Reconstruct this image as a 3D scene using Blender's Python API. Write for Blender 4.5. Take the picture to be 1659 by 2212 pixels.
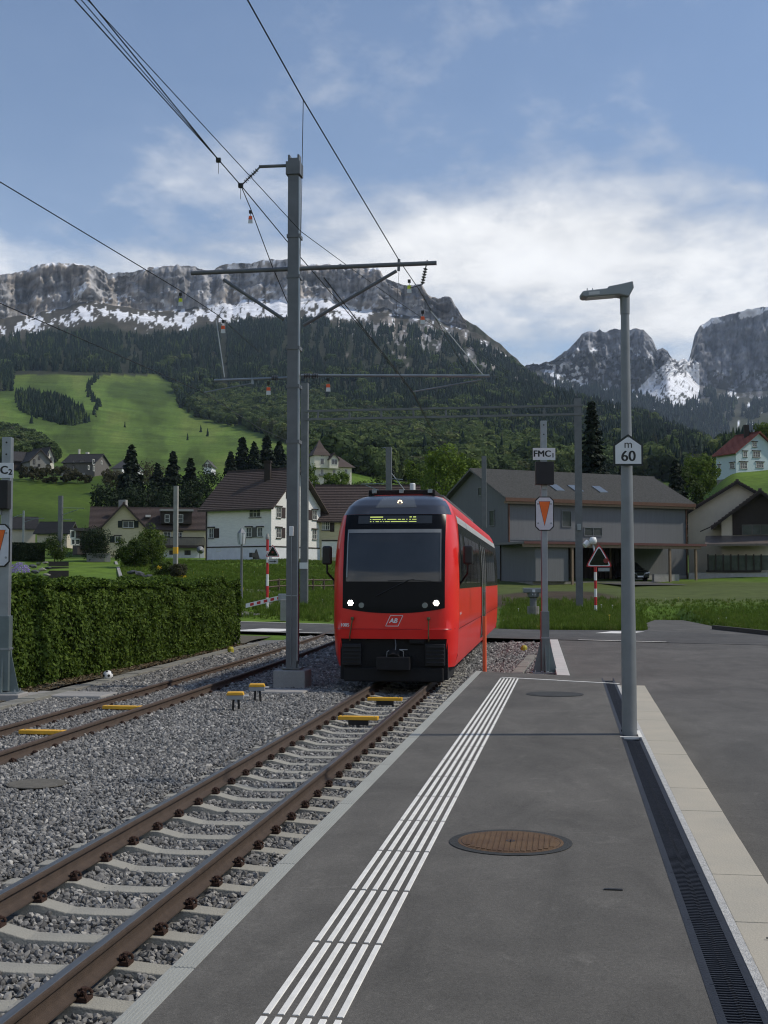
import bpy, math, random
import numpy as np
from mathutils import Vector, Matrix, Euler
S = bpy.context.scene
for o in list(bpy.data.objects): bpy.data.objects.remove(o)
R = math.radians
rng = np.random.default_rng(7)
random.seed(7)

# ------------------------------------------------------------------ camera
F, CX, CY, CZ = 2673.0, 829.5, 1106.0, 2.03          # focal length and centre in units of a 1659 x 2212 frame
PITCH, YAW = math.atan(149 / F), R(8.4874)
cam_d = bpy.data.cameras.new('camera'); cam = bpy.data.objects.new('camera', cam_d)
S.collection.objects.link(cam); S.camera = cam
cam_d.sensor_fit = 'VERTICAL'; cam_d.sensor_height = 36; cam_d.lens = 36 * F / 2212
cam_d.clip_start = 0.1; cam_d.clip_end = 20000
cam.location = (0, 0, CZ); cam.rotation_euler = (math.pi / 2 + PITCH, 0, YAW)

# ------------------------------------------------------------------ sky, sun, exposure
SUN_AZ, SUN_EL = R(80), R(47)                          # azimuth from +Y towards +X
W = bpy.data.worlds.new('World'); S.world = W; W.use_nodes = True
nt = W.node_tree; nt.nodes.clear()
def wn(t, **k):
    n = nt.nodes.new(t)
    for a, v in k.items(): setattr(n, a, v)
    return n
L = nt.links.new
out = wn('ShaderNodeOutputWorld'); bg = wn('ShaderNodeBackground')
sky = wn('ShaderNodeTexSky', sky_type='NISHITA', sun_disc=False, sun_elevation=SUN_EL, sun_rotation=SUN_AZ,
         altitude=820, air_density=1.0, dust_density=0.3, ozone_density=2.6)
tc = wn('ShaderNodeTexCoord'); sep = wn('ShaderNodeSeparateXYZ'); L(tc.outputs['Generated'], sep.inputs[0])
def mth(op, a, b=None, c=None, clamp=False):
    n = wn('ShaderNodeMath', operation=op, use_clamp=clamp)
    for i, x in enumerate((a, b, c)):
        if x is None: continue
        if isinstance(x, (int, float)): n.inputs[i].default_value = x
        else: L(x, n.inputs[i])
    return n.outputs[0]
zz = mth('ADD', mth('MAXIMUM', sep.outputs[2], 0.0), 0.16)
cmb = wn('ShaderNodeCombineXYZ')
L(mth('DIVIDE', sep.outputs[0], zz), cmb.inputs[0]); L(mth('DIVIDE', sep.outputs[1], zz), cmb.inputs[1])
def cloud(scale, off, detail, rough, dist, stretch=(1, 1, 1), rot=0):
    mp = wn('ShaderNodeMapping'); mp.inputs['Location'].default_value = off; mp.inputs['Scale'].default_value = stretch
    mp.inputs['Rotation'].default_value = (0, 0, rot)
    L(cmb.outputs[0], mp.inputs[0])
    n = wn('ShaderNodeTexNoise'); n.inputs['Scale'].default_value = scale; n.inputs['Detail'].default_value = detail
    n.inputs['Roughness'].default_value = rough; n.inputs['Distortion'].default_value = dist
    L(mp.outputs[0], n.inputs['Vector']); return n.outputs[0]
def mrange(x, a, b, c=0., d=1., smooth=True):
    n = wn('ShaderNodeMapRange', interpolation_type='SMOOTHSTEP' if smooth else 'LINEAR')
    L(x, n.inputs[0])
    for i, v in enumerate((a, b, c, d)): n.inputs[i + 1].default_value = v
    return n.outputs[0]
c1 = cloud(0.55, (6.42, -7.51, 0.13), 10, 0.58, 0.4)                    # broad cloud fields
c2 = cloud(1.5, (0.66, 7.03, 1.91), 9, 0.57, 0.2, (1.0, 0.9, 1), R(35))   # streaks and wisps
el = mrange(sep.outputs[2], 0.14, 0.42, 0.105, -0.075)       # more cloud low over the hills, thinner overhead
c3 = cloud(3.2, (1.7, 6.1, 0.7), 10, 0.60, 0.15, (1.0, 0.75, 1), R(35))
body = mth('ADD', mth('ADD', mth('ADD', mth('MULTIPLY', c1, 0.55), mth('MULTIPLY', c2, 0.25)), mth('MULTIPLY', c3, 0.20)), el)
m1 = mrange(body, 0.475, 0.615)
m2 = mth('MULTIPLY', mrange(mth('ADD', c2, mth('MULTIPLY', el, 0.6)), 0.50, 0.80), 0.36)
veil = mrange(sep.outputs[2], 0.05, 0.50, 0.22, 0.05)
mask = mth('MAXIMUM', mth('MAXIMUM', m1, m2), veil, clamp=True)
mask = mth('MULTIPLY', mask, 0.95)
shade = mrange(mth('ADD', mth('MULTIPLY', body, 0.6), mth('ADD', mth('MULTIPLY', c2, 0.25), mth('MULTIPLY', c3, 0.15))), 0.43, 0.635, 4.4, 8.5)
ccol = wn('ShaderNodeCombineColor')
L(mth('MULTIPLY', shade, 0.99), ccol.inputs[0]); L(mth('MULTIPLY', shade, 0.995), ccol.inputs[1]); L(mth('MULTIPLY', shade, 1.0), ccol.inputs[2])
mix = wn('ShaderNodeMix', data_type='RGBA')
L(mask, mix.inputs['Factor']); L(sky.outputs[0], mix.inputs['A']); L(ccol.outputs[0], mix.inputs['B'])
L(mix.outputs['Result'], bg.inputs[0]); bg.inputs[1].default_value = 0.125
L(bg.outputs[0], out.inputs[0])
sun_d = bpy.data.lights.new('sun', 'SUN'); sun_d.energy = 2.9; sun_d.angle = R(2.6); sun_d.color = (1.0, 0.92, 0.79)
sun = bpy.data.objects.new('sun', sun_d); S.collection.objects.link(sun); sun.location = (40, 10, 60)
sv = Vector((math.sin(SUN_AZ) * math.cos(SUN_EL), math.cos(SUN_AZ) * math.cos(SUN_EL), math.sin(SUN_EL)))
sun.rotation_euler = sv.to_track_quat('Z', 'Y').to_euler()
S.view_settings.view_transform = 'Standard'; S.view_settings.look = 'None'
S.view_settings.gamma = 1; S.view_settings.use_curve_mapping = False
S.view_settings.exposure = 0.06
S.render.engine = 'CYCLES'
S.cycles.max_bounces = 6; S.cycles.diffuse_bounces = 3; S.cycles.glossy_bounces = 3; S.cycles.volume_bounces = 1
S.cycles.transparent_max_bounces = 8
S.cycles.use_denoising = True; S.cycles.pixel_filter_type = 'BLACKMAN_HARRIS'; S.cycles.filter_width = 1.15
S.cycles.sample_clamp_indirect = 4

# ------------------------------------------------------------------ geometry helpers
fwv = np.array([-math.sin(YAW) * math.cos(PITCH), math.cos(YAW) * math.cos(PITCH), math.sin(PITCH)])
rtv = np.array([math.cos(YAW), math.sin(YAW), 0.]); upv = np.cross(rtv, fwv); CAM = np.array([0, 0, CZ])
def ray(u, v): return fwv + rtv * (u - CX) / F + upv * (CY - v) / F
def at(u, v, Y):                                       # point of the place at distance Y along the line
    d = ray(u, v); return CAM + d * (Y / d[1])
def atz(u, v, z):                                      # point of the place at height z
    d = ray(u, v); return CAM + d * ((z - CZ) / d[2])
def atd(u, v, D): return CAM + ray(u, v) * D           # point at axial depth D
def azim(u): return YAW + math.atan((CX - u) / F)
def proj(P):
    q = np.asarray(P) - CAM; w = q @ fwv
    return CX + F * (q @ rtv) / w, CY - F * (q @ upv) / w

ROOT = {}
def link(o): S.collection.objects.link(o); return o
def tag(o, label=None, cat=None, group=None, kind=None):
    if label: o['label'] = label
    if cat: o['category'] = cat
    if group: o['group'] = group
    if kind: o['kind'] = kind
    return o
def thing(name, label, cat, loc=(0, 0, 0), rz=0., group=None):
    o = link(bpy.data.objects.new(name, None)); o.empty_display_size = 0.2
    o.location = loc; o.rotation_euler = (0, 0, rz)
    ROOT[o] = np.array(loc, float)
    return tag(o, label, cat, group)
def root_of(p):
    while p.parent: p = p.parent
    return p

class MB:
    """collects vertices and faces; build() links them as one mesh object"""
    def __init__(s): s.V = []; s.F = []; s.UV = None
    def add(s, V, Fc):
        n = len(s.V); s.V.extend([tuple(map(float, v)) for v in V]); s.F.extend([tuple(i + n for i in f) for f in Fc]); return s
    def box(s, x0, x1, y0, y1, z0, z1):
        return s.add([(x0, y0, z0), (x1, y0, z0), (x1, y1, z0), (x0, y1, z0), (x0, y0, z1), (x1, y0, z1), (x1, y1, z1), (x0, y1, z1)],
                     [(3, 2, 1, 0), (4, 5, 6, 7), (0, 1, 5, 4), (1, 2, 6, 5), (2, 3, 7, 6), (3, 0, 4, 7)])
    def obox(s, O, D, N, a0, a1, n0, n1, z0, z1):       # a along D, n along N, z up
        O = np.array(O, float); D = np.array(D, float); N = np.array(N, float)
        P = [O + D * a + N * n + np.array([0, 0, z]) for z in (z0, z1) for a, n in ((a0, n0), (a1, n0), (a1, n1), (a0, n1))]
        f = [(3, 2, 1, 0), (4, 5, 6, 7), (0, 1, 5, 4), (1, 2, 6, 5), (2, 3, 7, 6), (3, 0, 4, 7)]
        if np.cross(D, N)[2] < 0: f = [t[::-1] for t in f]
        return s.add(P, f)
    def cyl(s, p0, p1, r0, r1=None, n=10, cap=True):
        r1 = r0 if r1 is None else r1
        p0 = np.array(p0, float); p1 = np.array(p1, float); d = p1 - p0; d /= np.linalg.norm(d) + 1e-9
        a = np.cross(d, [0, 0, 1.] if abs(d[2]) < .9 else [1., 0, 0]); a /= np.linalg.norm(a); b = np.cross(d, a)
        V = []
        for p, r in ((p0, r0), (p1, r1)):
            for i in range(n):
                t = 2 * math.pi * i / n; V.append(p + (a * math.cos(t) + b * math.sin(t)) * r)
        f = [(i, n + i, n + (i + 1) % n, (i + 1) % n) for i in range(n)]
        if cap: f += [tuple(range(n)), tuple(range(2 * n - 1, n - 1, -1))]
        f = [t[::-1] for t in f]
        return s.add(V, f)
    def tube(s, pts, r, n=6):
        for i in range(len(pts) - 1): s.cyl(pts[i], pts[i + 1], r, r, n, True)
        return s
    def lathe(s, prof, n=20, c=(0, 0, 0)):
        V = []; c = np.array(c, float)
        for r, z in prof:
            for i in range(n):
                t = 2 * math.pi * i / n; V.append(c + [r * math.cos(t), r * math.sin(t), z])
        f = []
        for k in range(len(prof) - 1):
            for i in range(n): f.append((k * n + i, k * n + (i + 1) % n, (k + 1) * n + (i + 1) % n, (k + 1) * n + i))
        f.append(tuple(range(n))[::-1]); f.append(tuple(range((len(prof) - 1) * n, len(prof) * n)))
        return s.add(V, f)
    def prism(s, poly, O, A, B, T, t0=0., t1=1.):       # 2-D poly in basis A,B extruded along T
        O, A, B, T = (np.array(q, float) for q in (O, A, B, T)); n = len(poly)
        V = [O + A * p + B * q + T * t for t in (t0, t1) for p, q in poly]
        f = [(i, (i + 1) % n, n + (i + 1) % n, n + i) for i in range(n)]
        f += [tuple(range(n))[::-1], tuple(range(n, 2 * n))]
        area = sum(poly[i][0] * poly[(i + 1) % n][1] - poly[(i + 1) % n][0] * poly[i][1] for i in range(n))
        if area * np.dot(np.cross(A, B), T) * (t1 - t0) < 0: f = [t[::-1] for t in f]
        return s.add(V, f)
    def sweep(s, poly, path):                            # poly (x,z) swept along a path in the ground plane (x offset across)
        path = [np.array(p, float) for p in path]; n = len(poly); V = []
        for i, p in enumerate(path):
            d = path[min(i + 1, len(path) - 1)] - path[max(i - 1, 0)]; d[2] = 0; d /= np.linalg.norm(d)
            nx = np.array([d[1], -d[0], 0])
            V += [p + nx * a + np.array([0, 0, b]) for a, b in poly]
        f = []
        for k in range(len(path) - 1):
            for i in range(n): f.append((k * n + i, (k + 1) * n + i, (k + 1) * n + (i + 1) % n, k * n + (i + 1) % n))
        f += [tuple(range(n)), tuple(range((len(path) - 1) * n, len(path) * n))[::-1]]
        return s.add(V, [t[::-1] for t in f])
    def grid(s, fn, us, vs):
        n = len(vs); V = [fn(u, v) for u in us for v in vs]
        return s.add(V, [(i * n + j, (i + 1) * n + j, (i + 1) * n + j + 1, i * n + j + 1) for i in range(len(us) - 1) for j in range(n - 1)])
    def mesh(s, name, mat, off=None, smooth=False):
        me = bpy.data.meshes.new(name)
        V = s.V if off is None else [(a - off[0], b - off[1], c - off[2]) for a, b, c in s.V]
        me.from_pydata(V, [], s.F); me.update()
        if mat: me.materials.append(mat)
        if smooth is True: me.shade_smooth()
        elif smooth:
            me.shade_smooth(); me.set_sharp_from_angle(angle=R(smooth))
        return me
    def build(s, name, mat, parent=None, smooth=False, bevel=0, world=True, loc=None):
        off = None
        if parent is not None and world: off = ROOT.get(root_of(parent))
        if loc is not None: off = loc
        o = bpy.data.objects.new(name, s.mesh(name, mat, off, smooth))
        if loc is not None: o.location = loc
        link(o); o.parent = parent
        if bevel:
            m = o.modifiers.new('bevel', 'BEVEL'); m.width = bevel; m.segments = 2; m.limit_method = 'ANGLE'; m.angle_limit = R(40)
        return o
def dup(o, parent=None, loc=None, rz=None):
    c = o.copy(); link(c); c.parent = parent
    if loc is not None: c.location = loc
    if rz is not None: c.rotation_euler = (0, 0, rz)
    return c
def dup_tree(o, parent=None):
    c = o.copy(); link(c); c.parent = parent
    for ch in [k for k in o.children]: dup_tree(ch, c)
    return c

def np_mesh(name, V, Fq, mat, smooth=False):             # V (n,3), Fq (m,k) numpy, fast
    me = bpy.data.meshes.new(name); V = np.asarray(V, np.float32); Fq = np.asarray(Fq, np.int32); k = Fq.shape[1]
    me.vertices.add(len(V)); me.vertices.foreach_set('co', V.ravel())
    me.loops.add(Fq.size); me.loops.foreach_set('vertex_index', Fq.ravel())
    me.polygons.add(len(Fq)); me.polygons.foreach_set('loop_start', np.arange(0, Fq.size, k, dtype=np.int32))
    me.polygons.foreach_set('loop_total', np.full(len(Fq), k, np.int32))
    if smooth: me.polygons.foreach_set('use_smooth', np.ones(len(Fq), bool))
    me.update(calc_edges=True); me.validate()
    if mat: me.materials.append(mat)
    return me
def np_obj(name, V, Fq, mat, parent=None, smooth=False):
    return_o = bpy.data.objects.new(name, np_mesh(name, V, Fq, mat, smooth)); link(return_o); return_o.parent = parent
    return return_o
def set_col(me, C, name='Col'):
    a = me.color_attributes.new(name, 'FLOAT_COLOR', 'POINT')
    C = np.asarray(C, np.float32); C4 = np.ones((len(C), 4), np.float32); C4[:, :C.shape[1]] = C
    a.data.foreach_set('color', C4.ravel())

# noise in numpy
def _h(i, j, s):
    n = (i.astype(np.int64) * 374761393 + j.astype(np.int64) * 668265263 + s * 974634777) & 0xffffffff
    n = ((n ^ (n >> 13)) * 1274126177) & 0xffffffff
    return ((n ^ (n >> 16)) & 0xffffff) / float(0xffffff)
def vnoise(x, y, s=0):
    i = np.floor(x); j = np.floor(y); fx = x - i; fy = y - j; fx = fx * fx * (3 - 2 * fx); fy = fy * fy * (3 - 2 * fy)
    a = _h(i, j, s) * (1 - fx) + _h(i + 1, j, s) * fx; b = _h(i, j + 1, s) * (1 - fx) + _h(i + 1, j + 1, s) * fx
    return a * (1 - fy) + b * fy
def fbm(x, y, s=0, o=5, g=.5):
    t = 0; a = 1; w = 0
    for k in range(o): t = t + a * vnoise(x * 2 ** k, y * 2 ** k, s + k * 17); w += a; a *= g
    return t / w
def sstep(x, a, b): t = np.clip((x - a) / (b - a), 0, 1); return t * t * (3 - 2 * t)

# ------------------------------------------------------------------ materials
def newmat(name):
    m = bpy.data.materials.new(name); m.use_nodes = True; t = m.node_tree; t.nodes.clear()
    o = t.nodes.new('ShaderNodeOutputMaterial'); b = t.nodes.new('ShaderNodeBsdfPrincipled'); t.links.new(b.outputs[0], o.inputs[0])
    return m, t, b
def sock(b, k, v):
    if k in b.inputs: b.inputs[k].default_value = v
def M(name, col, rough=.6, metal=0., var=.12, vs=3., bump=0., bs=60., col2=None, spec=.5, coat=0., vs2=None, fine=0., fs=300., stretch=None):
    """painted / stone / metal surface with uneven colour and fine relief"""
    m, t, b = newmat(name); Lk = t.links.new
    sock(b, 'Roughness', rough); sock(b, 'Metallic', metal); sock(b, 'Specular IOR Level', spec); sock(b, 'Coat Weight', coat); sock(b, 'Coat Roughness', .06)
    tcn = t.nodes.new('ShaderNodeTexCoord'); vec = tcn.outputs['Object']
    if stretch:
        mp = t.nodes.new('ShaderNodeMapping'); mp.inputs['Scale'].default_value = stretch; Lk(vec, mp.inputs[0]); vec = mp.outputs[0]
    n = t.nodes.new('ShaderNodeTexNoise'); n.inputs['Scale'].default_value = vs; n.inputs['Detail'].default_value = 6; n.inputs['Roughness'].default_value = .6
    Lk(vec, n.inputs['Vector'])
    r = t.nodes.new('ShaderNodeMapRange'); Lk(n.outputs[0], r.inputs[0]); r.inputs[1].default_value = .3; r.inputs[2].default_value = .7
    mx = t.nodes.new('ShaderNodeMix'); mx.data_type = 'RGBA'; Lk(r.outputs[0], mx.inputs['Factor'])
    c2 = col2 if col2 else tuple(c * (1 + var) for c in col); c1_ = col if col2 else tuple(c * (1 - var) for c in col)
    mx.inputs['A'].default_value = (*c1_, 1); mx.inputs['B'].default_value = (*c2, 1)
    res = mx.outputs['Result']
    if fine:
        f = t.nodes.new('ShaderNodeTexNoise'); f.inputs['Scale'].default_value = fs; f.inputs['Detail'].default_value = 3; Lk(vec, f.inputs['Vector'])
        fr = t.nodes.new('ShaderNodeMapRange'); Lk(f.outputs[0], fr.inputs[0]); fr.inputs[1].default_value = .3; fr.inputs[2].default_value = .7
        fr.inputs[3].default_value = 1 - fine; fr.inputs[4].default_value = 1 + fine
        mm = t.nodes.new('ShaderNodeMix'); mm.data_type = 'RGBA'; mm.blend_type = 'MULTIPLY'; mm.inputs['Factor'].default_value = 1
        Lk(res, mm.inputs['A']); Lk(fr.outputs[0], mm.inputs['B']); res = mm.outputs['Result']
    Lk(res, b.inputs['Base Color'])
    if bump:
        bn = t.nodes.new('ShaderNodeTexNoise'); bn.inputs['Scale'].default_value = bs; bn.inputs['Detail'].default_value = 5; Lk(vec, bn.inputs['Vector'])
        bp = t.nodes.new('ShaderNodeBump'); bp.inputs['Strength'].default_value = bump; bp.inputs['Distance'].default_value = .02
        Lk(bn.outputs[0], bp.inputs['Height']); Lk(bp.outputs[0], b.inputs['Normal'])
    return m
def MRand(name, cols, rough=.8, trans=0., bump=0., spec=.3, attr=None):
    """colour picked per object / instance / leaf from a ramp"""
    m, t, b = newmat(name); Lk = t.links.new
    if attr:
        oi = t.nodes.new('ShaderNodeAttribute'); oi.attribute_name = attr; src = oi.outputs['Fac']
    else:
        oi = t.nodes.new('ShaderNodeObjectInfo'); src = oi.outputs['Random']
    rp = t.nodes.new('ShaderNodeValToRGB'); e = rp.color_ramp.elements
    while len(e) < len(cols): e.new(.5)
    for i, (p, c) in enumerate(cols): e[i].position = p; e[i].color = (*c, 1)
    Lk(src, rp.inputs[0]); Lk(rp.outputs[0], b.inputs['Base Color'])
    sock(b, 'Roughness', rough); sock(b, 'Specular IOR Level', spec)
    if trans:
        tr = t.nodes.new('ShaderNodeBsdfTranslucent'); Lk(rp.outputs[0], tr.inputs[0]); ms = t.nodes.new('ShaderNodeMixShader'); ms.inputs[0].default_value = trans
        Lk(b.outputs[0], ms.inputs[1]); Lk(tr.outputs[0], ms.inputs[2])
        Lk(ms.outputs[0], [q for q in t.nodes if q.type == 'OUTPUT_MATERIAL'][0].inputs[0])
    if bump:
        tcn = t.nodes.new('ShaderNodeTexCoord'); bn = t.nodes.new('ShaderNodeTexNoise'); bn.inputs['Scale'].default_value = 4; bn.inputs['Detail'].default_value = 4
        Lk(tcn.outputs['Object'], bn.inputs['Vector']); bp = t.nodes.new('ShaderNodeBump'); bp.inputs['Strength'].default_value = bump
        Lk(bn.outputs[0], bp.inputs['Height']); Lk(bp.outputs[0], b.inputs['Normal'])
    return m
def MCol(name, rough=.9, ns=.05, amt=.35, bump=.3, bs=.05, ns2=None):
    """colour from the mesh's own colour attribute, broken up by noise"""
    m, t, b = newmat(name); Lk = t.links.new
    a = t.nodes.new('ShaderNodeAttribute'); a.attribute_name = 'Col'; sock(b, 'Roughness', rough); sock(b, 'Specular IOR Level', .15)
    tcn = t.nodes.new('ShaderNodeTexCoord')
    n = t.nodes.new('ShaderNodeTexNoise'); n.inputs['Scale'].default_value = ns; n.inputs['Detail'].default_value = 9; n.inputs['Roughness'].default_value = .65
    Lk(tcn.outputs['Object'], n.inputs['Vector'])
    r = t.nodes.new('ShaderNodeMapRange'); Lk(n.outputs[0], r.inputs[0]); r.inputs[1].default_value = .28; r.inputs[2].default_value = .72
    r.inputs[3].default_value = 1 - amt; r.inputs[4].default_value = 1 + amt
    mm = t.nodes.new('ShaderNodeMix'); mm.data_type = 'RGBA'; mm.blend_type = 'MULTIPLY'; mm.inputs['Factor'].default_value = 1
    Lk(a.outputs['Color'], mm.inputs['A']); Lk(r.outputs[0], mm.inputs['B']); Lk(mm.outputs['Result'], b.inputs['Base Color'])
    if bump:
        bp = t.nodes.new('ShaderNodeBump'); bp.inputs['Strength'].default_value = bump; bp.inputs['Distance'].default_value = bs
        Lk(n.outputs[0], bp.inputs['Height']); Lk(bp.outputs[0], b.inputs['Normal'])
    return m
def MAsph(name, col, sc=1.):
    m, t, b = newmat(name); Lk = t.links.new; sock(b, 'Roughness', .88); sock(b, 'Specular IOR Level', .35); tcn = t.nodes.new('ShaderNodeTexCoord'); vec = tcn.outputs['Object']; res = None
    def layer(scale, det, lo, hi, a, c, stretch=None, dist=0.):
        nonlocal res
        n = t.nodes.new('ShaderNodeTexNoise'); n.inputs['Scale'].default_value = scale * sc; n.inputs['Detail'].default_value = det; n.inputs['Roughness'].default_value = .62; n.inputs['Distortion'].default_value = dist
        v = vec
        if stretch:
            mp = t.nodes.new('ShaderNodeMapping'); mp.inputs['Scale'].default_value = stretch; Lk(vec, mp.inputs[0]); v = mp.outputs[0]
        Lk(v, n.inputs['Vector']); r = t.nodes.new('ShaderNodeMapRange'); Lk(n.outputs[0], r.inputs[0])
        for i, x in enumerate((lo, hi, a, c)): r.inputs[i + 1].default_value = x
        mm = t.nodes.new('ShaderNodeMix'); mm.data_type = 'RGBA'; mm.blend_type = 'MULTIPLY'; mm.inputs['Factor'].default_value = 1
        if res is None: mm.inputs['A'].default_value = (*col, 1)
        else: Lk(res, mm.inputs['A'])
        Lk(r.outputs[0], mm.inputs['B']); res = mm.outputs['Result']; return n
    layer(.45, 5, .3, .7, .80, 1.22, None, .6); layer(2.1, 7, .35, .75, 1.10, .74, (1, .35, 1), 1.); layer(5.5, 6, .58, .78, 1., 1.35, None, .8); layer(9., 8, .60, .72, 1., .78, None, 1.5)
    layer(70., 2, .3, .7, .86, 1.14); sp = layer(330., 1, .62, .80, 1., 2.1); g_ = layer(210., 2, .3, .7, .72, 1.28)
    Lk(res, b.inputs['Base Color']); bp = t.nodes.new('ShaderNodeBump'); bp.inputs['Strength'].default_value = .4; bp.inputs['Distance'].default_value = .006; Lk(g_.outputs[0], bp.inputs['Height']); Lk(bp.outputs[0], b.inputs['Normal'])
    return m
def MEmit(name, col, s):
    m = bpy.data.materials.new(name); m.use_nodes = True; t = m.node_tree; t.nodes.clear()
    o = t.nodes.new('ShaderNodeOutputMaterial'); e = t.nodes.new('ShaderNodeEmission'); e.inputs[0].default_value = (*col, 1); e.inputs[1].default_value = s
    t.links.new(e.outputs[0], o.inputs[0]); return m
def text(s, size, mat, name, parent, O, A, B, extr=.002, align='CENTER', world=True, bold=0., sp=1.):
    """flat lettering: A is the reading direction, B is up on the plate"""
    cu = bpy.data.curves.new(name, 'FONT'); cu.body = s; cu.size = size; cu.extrude = extr; cu.align_x = align; cu.align_y = 'CENTER'; cu.offset = bold; cu.space_character = sp
    cu.resolution_u = 4
    tmp = bpy.data.objects.new('tmp', cu); me = bpy.data.meshes.new_from_object(tmp); bpy.data.objects.remove(tmp); bpy.data.curves.remove(cu)
    A, B, O = (np.array(q, float) for q in (A, B, O)); N = np.cross(A, B)
    off = ROOT.get(root_of(parent), np.zeros(3)) if (parent is not None and world) else np.zeros(3)
    Mx = Matrix(((A[0], B[0], N[0], O[0] - off[0]), (A[1], B[1], N[1], O[1] - off[1]), (A[2], B[2], N[2], O[2] - off[2]), (0, 0, 0, 1)))
    me.transform(Mx); me.name = name; me.materials.clear(); me.materials.append(mat)
    o = link(bpy.data.objects.new(name, me)); o.parent = parent; return o
def scatter(name, P, rot, scl, idx, templates, label, cat):
    """one mass of stuff: many small pieces set on points"""
    col = bpy.data.collections.new(name + '_pieces')
    for i, me in enumerate(templates):
        o = bpy.data.objects.new('%s_piece_%02d' % (name, i), me); col.objects.link(o)
    me = bpy.data.meshes.new(name); P = np.asarray(P, np.float32); me.vertices.add(len(P)); me.vertices.foreach_set('co', P.ravel())
    for nm, ty, da, key in (('rot', 'FLOAT_VECTOR', rot, 'vector'), ('scl', 'FLOAT_VECTOR', scl, 'vector'), ('idx', 'INT', idx, 'value')):
        a = me.attributes.new(nm, ty, 'POINT'); a.data.foreach_set(key, np.asarray(da, np.int32 if ty == 'INT' else np.float32).ravel())
    o = link(bpy.data.objects.new(name, me)); tag(o, label, cat, kind='stuff')
    g = bpy.data.node_groups.new(name + '_scatter', 'GeometryNodeTree')
    g.interface.new_socket('Geometry', in_out='INPUT', socket_type='NodeSocketGeometry'); g.interface.new_socket('Geometry', in_out='OUTPUT', socket_type='NodeSocketGeometry')
    gi = g.nodes.new('NodeGroupInput'); go = g.nodes.new('NodeGroupOutput'); ip = g.nodes.new('GeometryNodeInstanceOnPoints'); ci = g.nodes.new('GeometryNodeCollectionInfo')
    ci.inputs['Collection'].default_value = col; ci.inputs['Separate Children'].default_value = True; ci.inputs['Reset Children'].default_value = True
    def na(nm, ty):
        n = g.nodes.new('GeometryNodeInputNamedAttribute'); n.data_type = ty; n.inputs['Name'].default_value = nm; return n.outputs['Attribute']
    e2r = g.nodes.new('FunctionNodeEulerToRotation'); k = g.links.new
    k(na('rot', 'FLOAT_VECTOR'), e2r.inputs[0]); k(gi.outputs[0], ip.inputs['Points']); k(ci.outputs[0], ip.inputs['Instance'])
    ip.inputs['Pick Instance'].default_value = True; k(na('idx', 'INT'), ip.inputs['Instance Index']); k(e2r.outputs[0], ip.inputs['Rotation']); k(na('scl', 'FLOAT_VECTOR'), ip.inputs['Scale'])
    k(ip.outputs[0], go.inputs[0])
    md = o.modifiers.new('scatter', 'NODES'); md.node_group = g
    return o
# ------------------------------------------------------------------ terrain
UN = np.array([-900, 0, 250, 350, 600, 715, 900, 1100, 1450, 1600, 2000, 2600], float)
RN = np.array([0, 44, 51, 62, 87, 112, 135, 170, 200, 230, 290, 320, 400], float)
ZN = np.array([
    [-.35, -.35, -.04, .30, 1.9, 3.3, 4.2, 5.2, 9., 15, 26, 30, 40],
    [-.35, -.35, -.04, .30, 1.9, 3.3, 4.2, 5.2, 9., 15, 26, 30, 39.5],
    [-.35, -.35, -.04, .30, 1.9, 3.3, 4.2, 5.2, 9., 15, 26, 30, 39.0],
    [-.35, -.35, -.04, .30, 1.9, 3.3, 4.2, 5.0, 8., 12, 20, 24, 37.],
    [-.35, -.35, -.04, .15, 1.6, 3.2, 4.2, 5.0, 7., 10, 18, 22, 36.],
    [-.35, -.35, -.04, .10, 1.3, 2.9, 4.0, 6.0, 9., 13, 23, 27, 38.],
    [-.35, -.35, -.04, .10, 1.1, 2.4, 3.0, 4.5, 6., 9., 16, 20, 34.],
    [-.35, -.35, -.04, .15, 1.2, 2.3, 2.6, 4.0, 6., 9., 15, 18, 32.],
    [-.35, -.35, -.04, .20, 1.3, 2.2, 2.6, 6.5, 10., 13, 17, 19, 30.],
    [-.35, -.35, -.04, .20, 1.4, 2.2, 4.2, 12.5, 18.5, 22, 28, 30, 36.],
    [-.35, -.35, -.04, .20, 1.4, 2.2, 5.0, 14, 21, 26, 33, 36, 42.],
    [-.35, -.35, -.04, .20, 1.4, 2.2, 5.0, 14, 21, 26, 33, 36, 42.]])
def u_of(x, y):
    a = np.clip(np.arctan2(-x, y), -R(38), R(45)) - YAW
    return CX - F * np.tan(a)
def Hz_ur(u, r):
    u = np.clip(np.asarray(u, float), UN[0], UN[-1]); r = np.clip(np.asarray(r, float), 0, 400)
    i = np.clip(np.searchsorted(UN, u) - 1, 0, len(UN) - 2); fu = (u - UN[i]) / (UN[i + 1] - UN[i]); fu = fu * fu * (3 - 2 * fu)
    j = np.clip(np.searchsorted(RN, r) - 1, 0, len(RN) - 2); fr = (r - RN[j]) / (RN[j + 1] - RN[j])
    a = ZN[i, j] * (1 - fr) + ZN[i, j + 1] * fr; b = ZN[i + 1, j] * (1 - fr) + ZN[i + 1, j + 1] * fr
    return a * (1 - fu) + b * fu
EDGE_X = [-60, -30, -1.5, 2.9, 3.3, 3.7, 4.5, 6.0, 6.5, 6.9, 7.6, 45, 60]; EDGE_Y = [86, 69.3, 52.7, 52.4, 54., 62., 67.5, 67., 59., 52., 48.4, 34., 34.]
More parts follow.
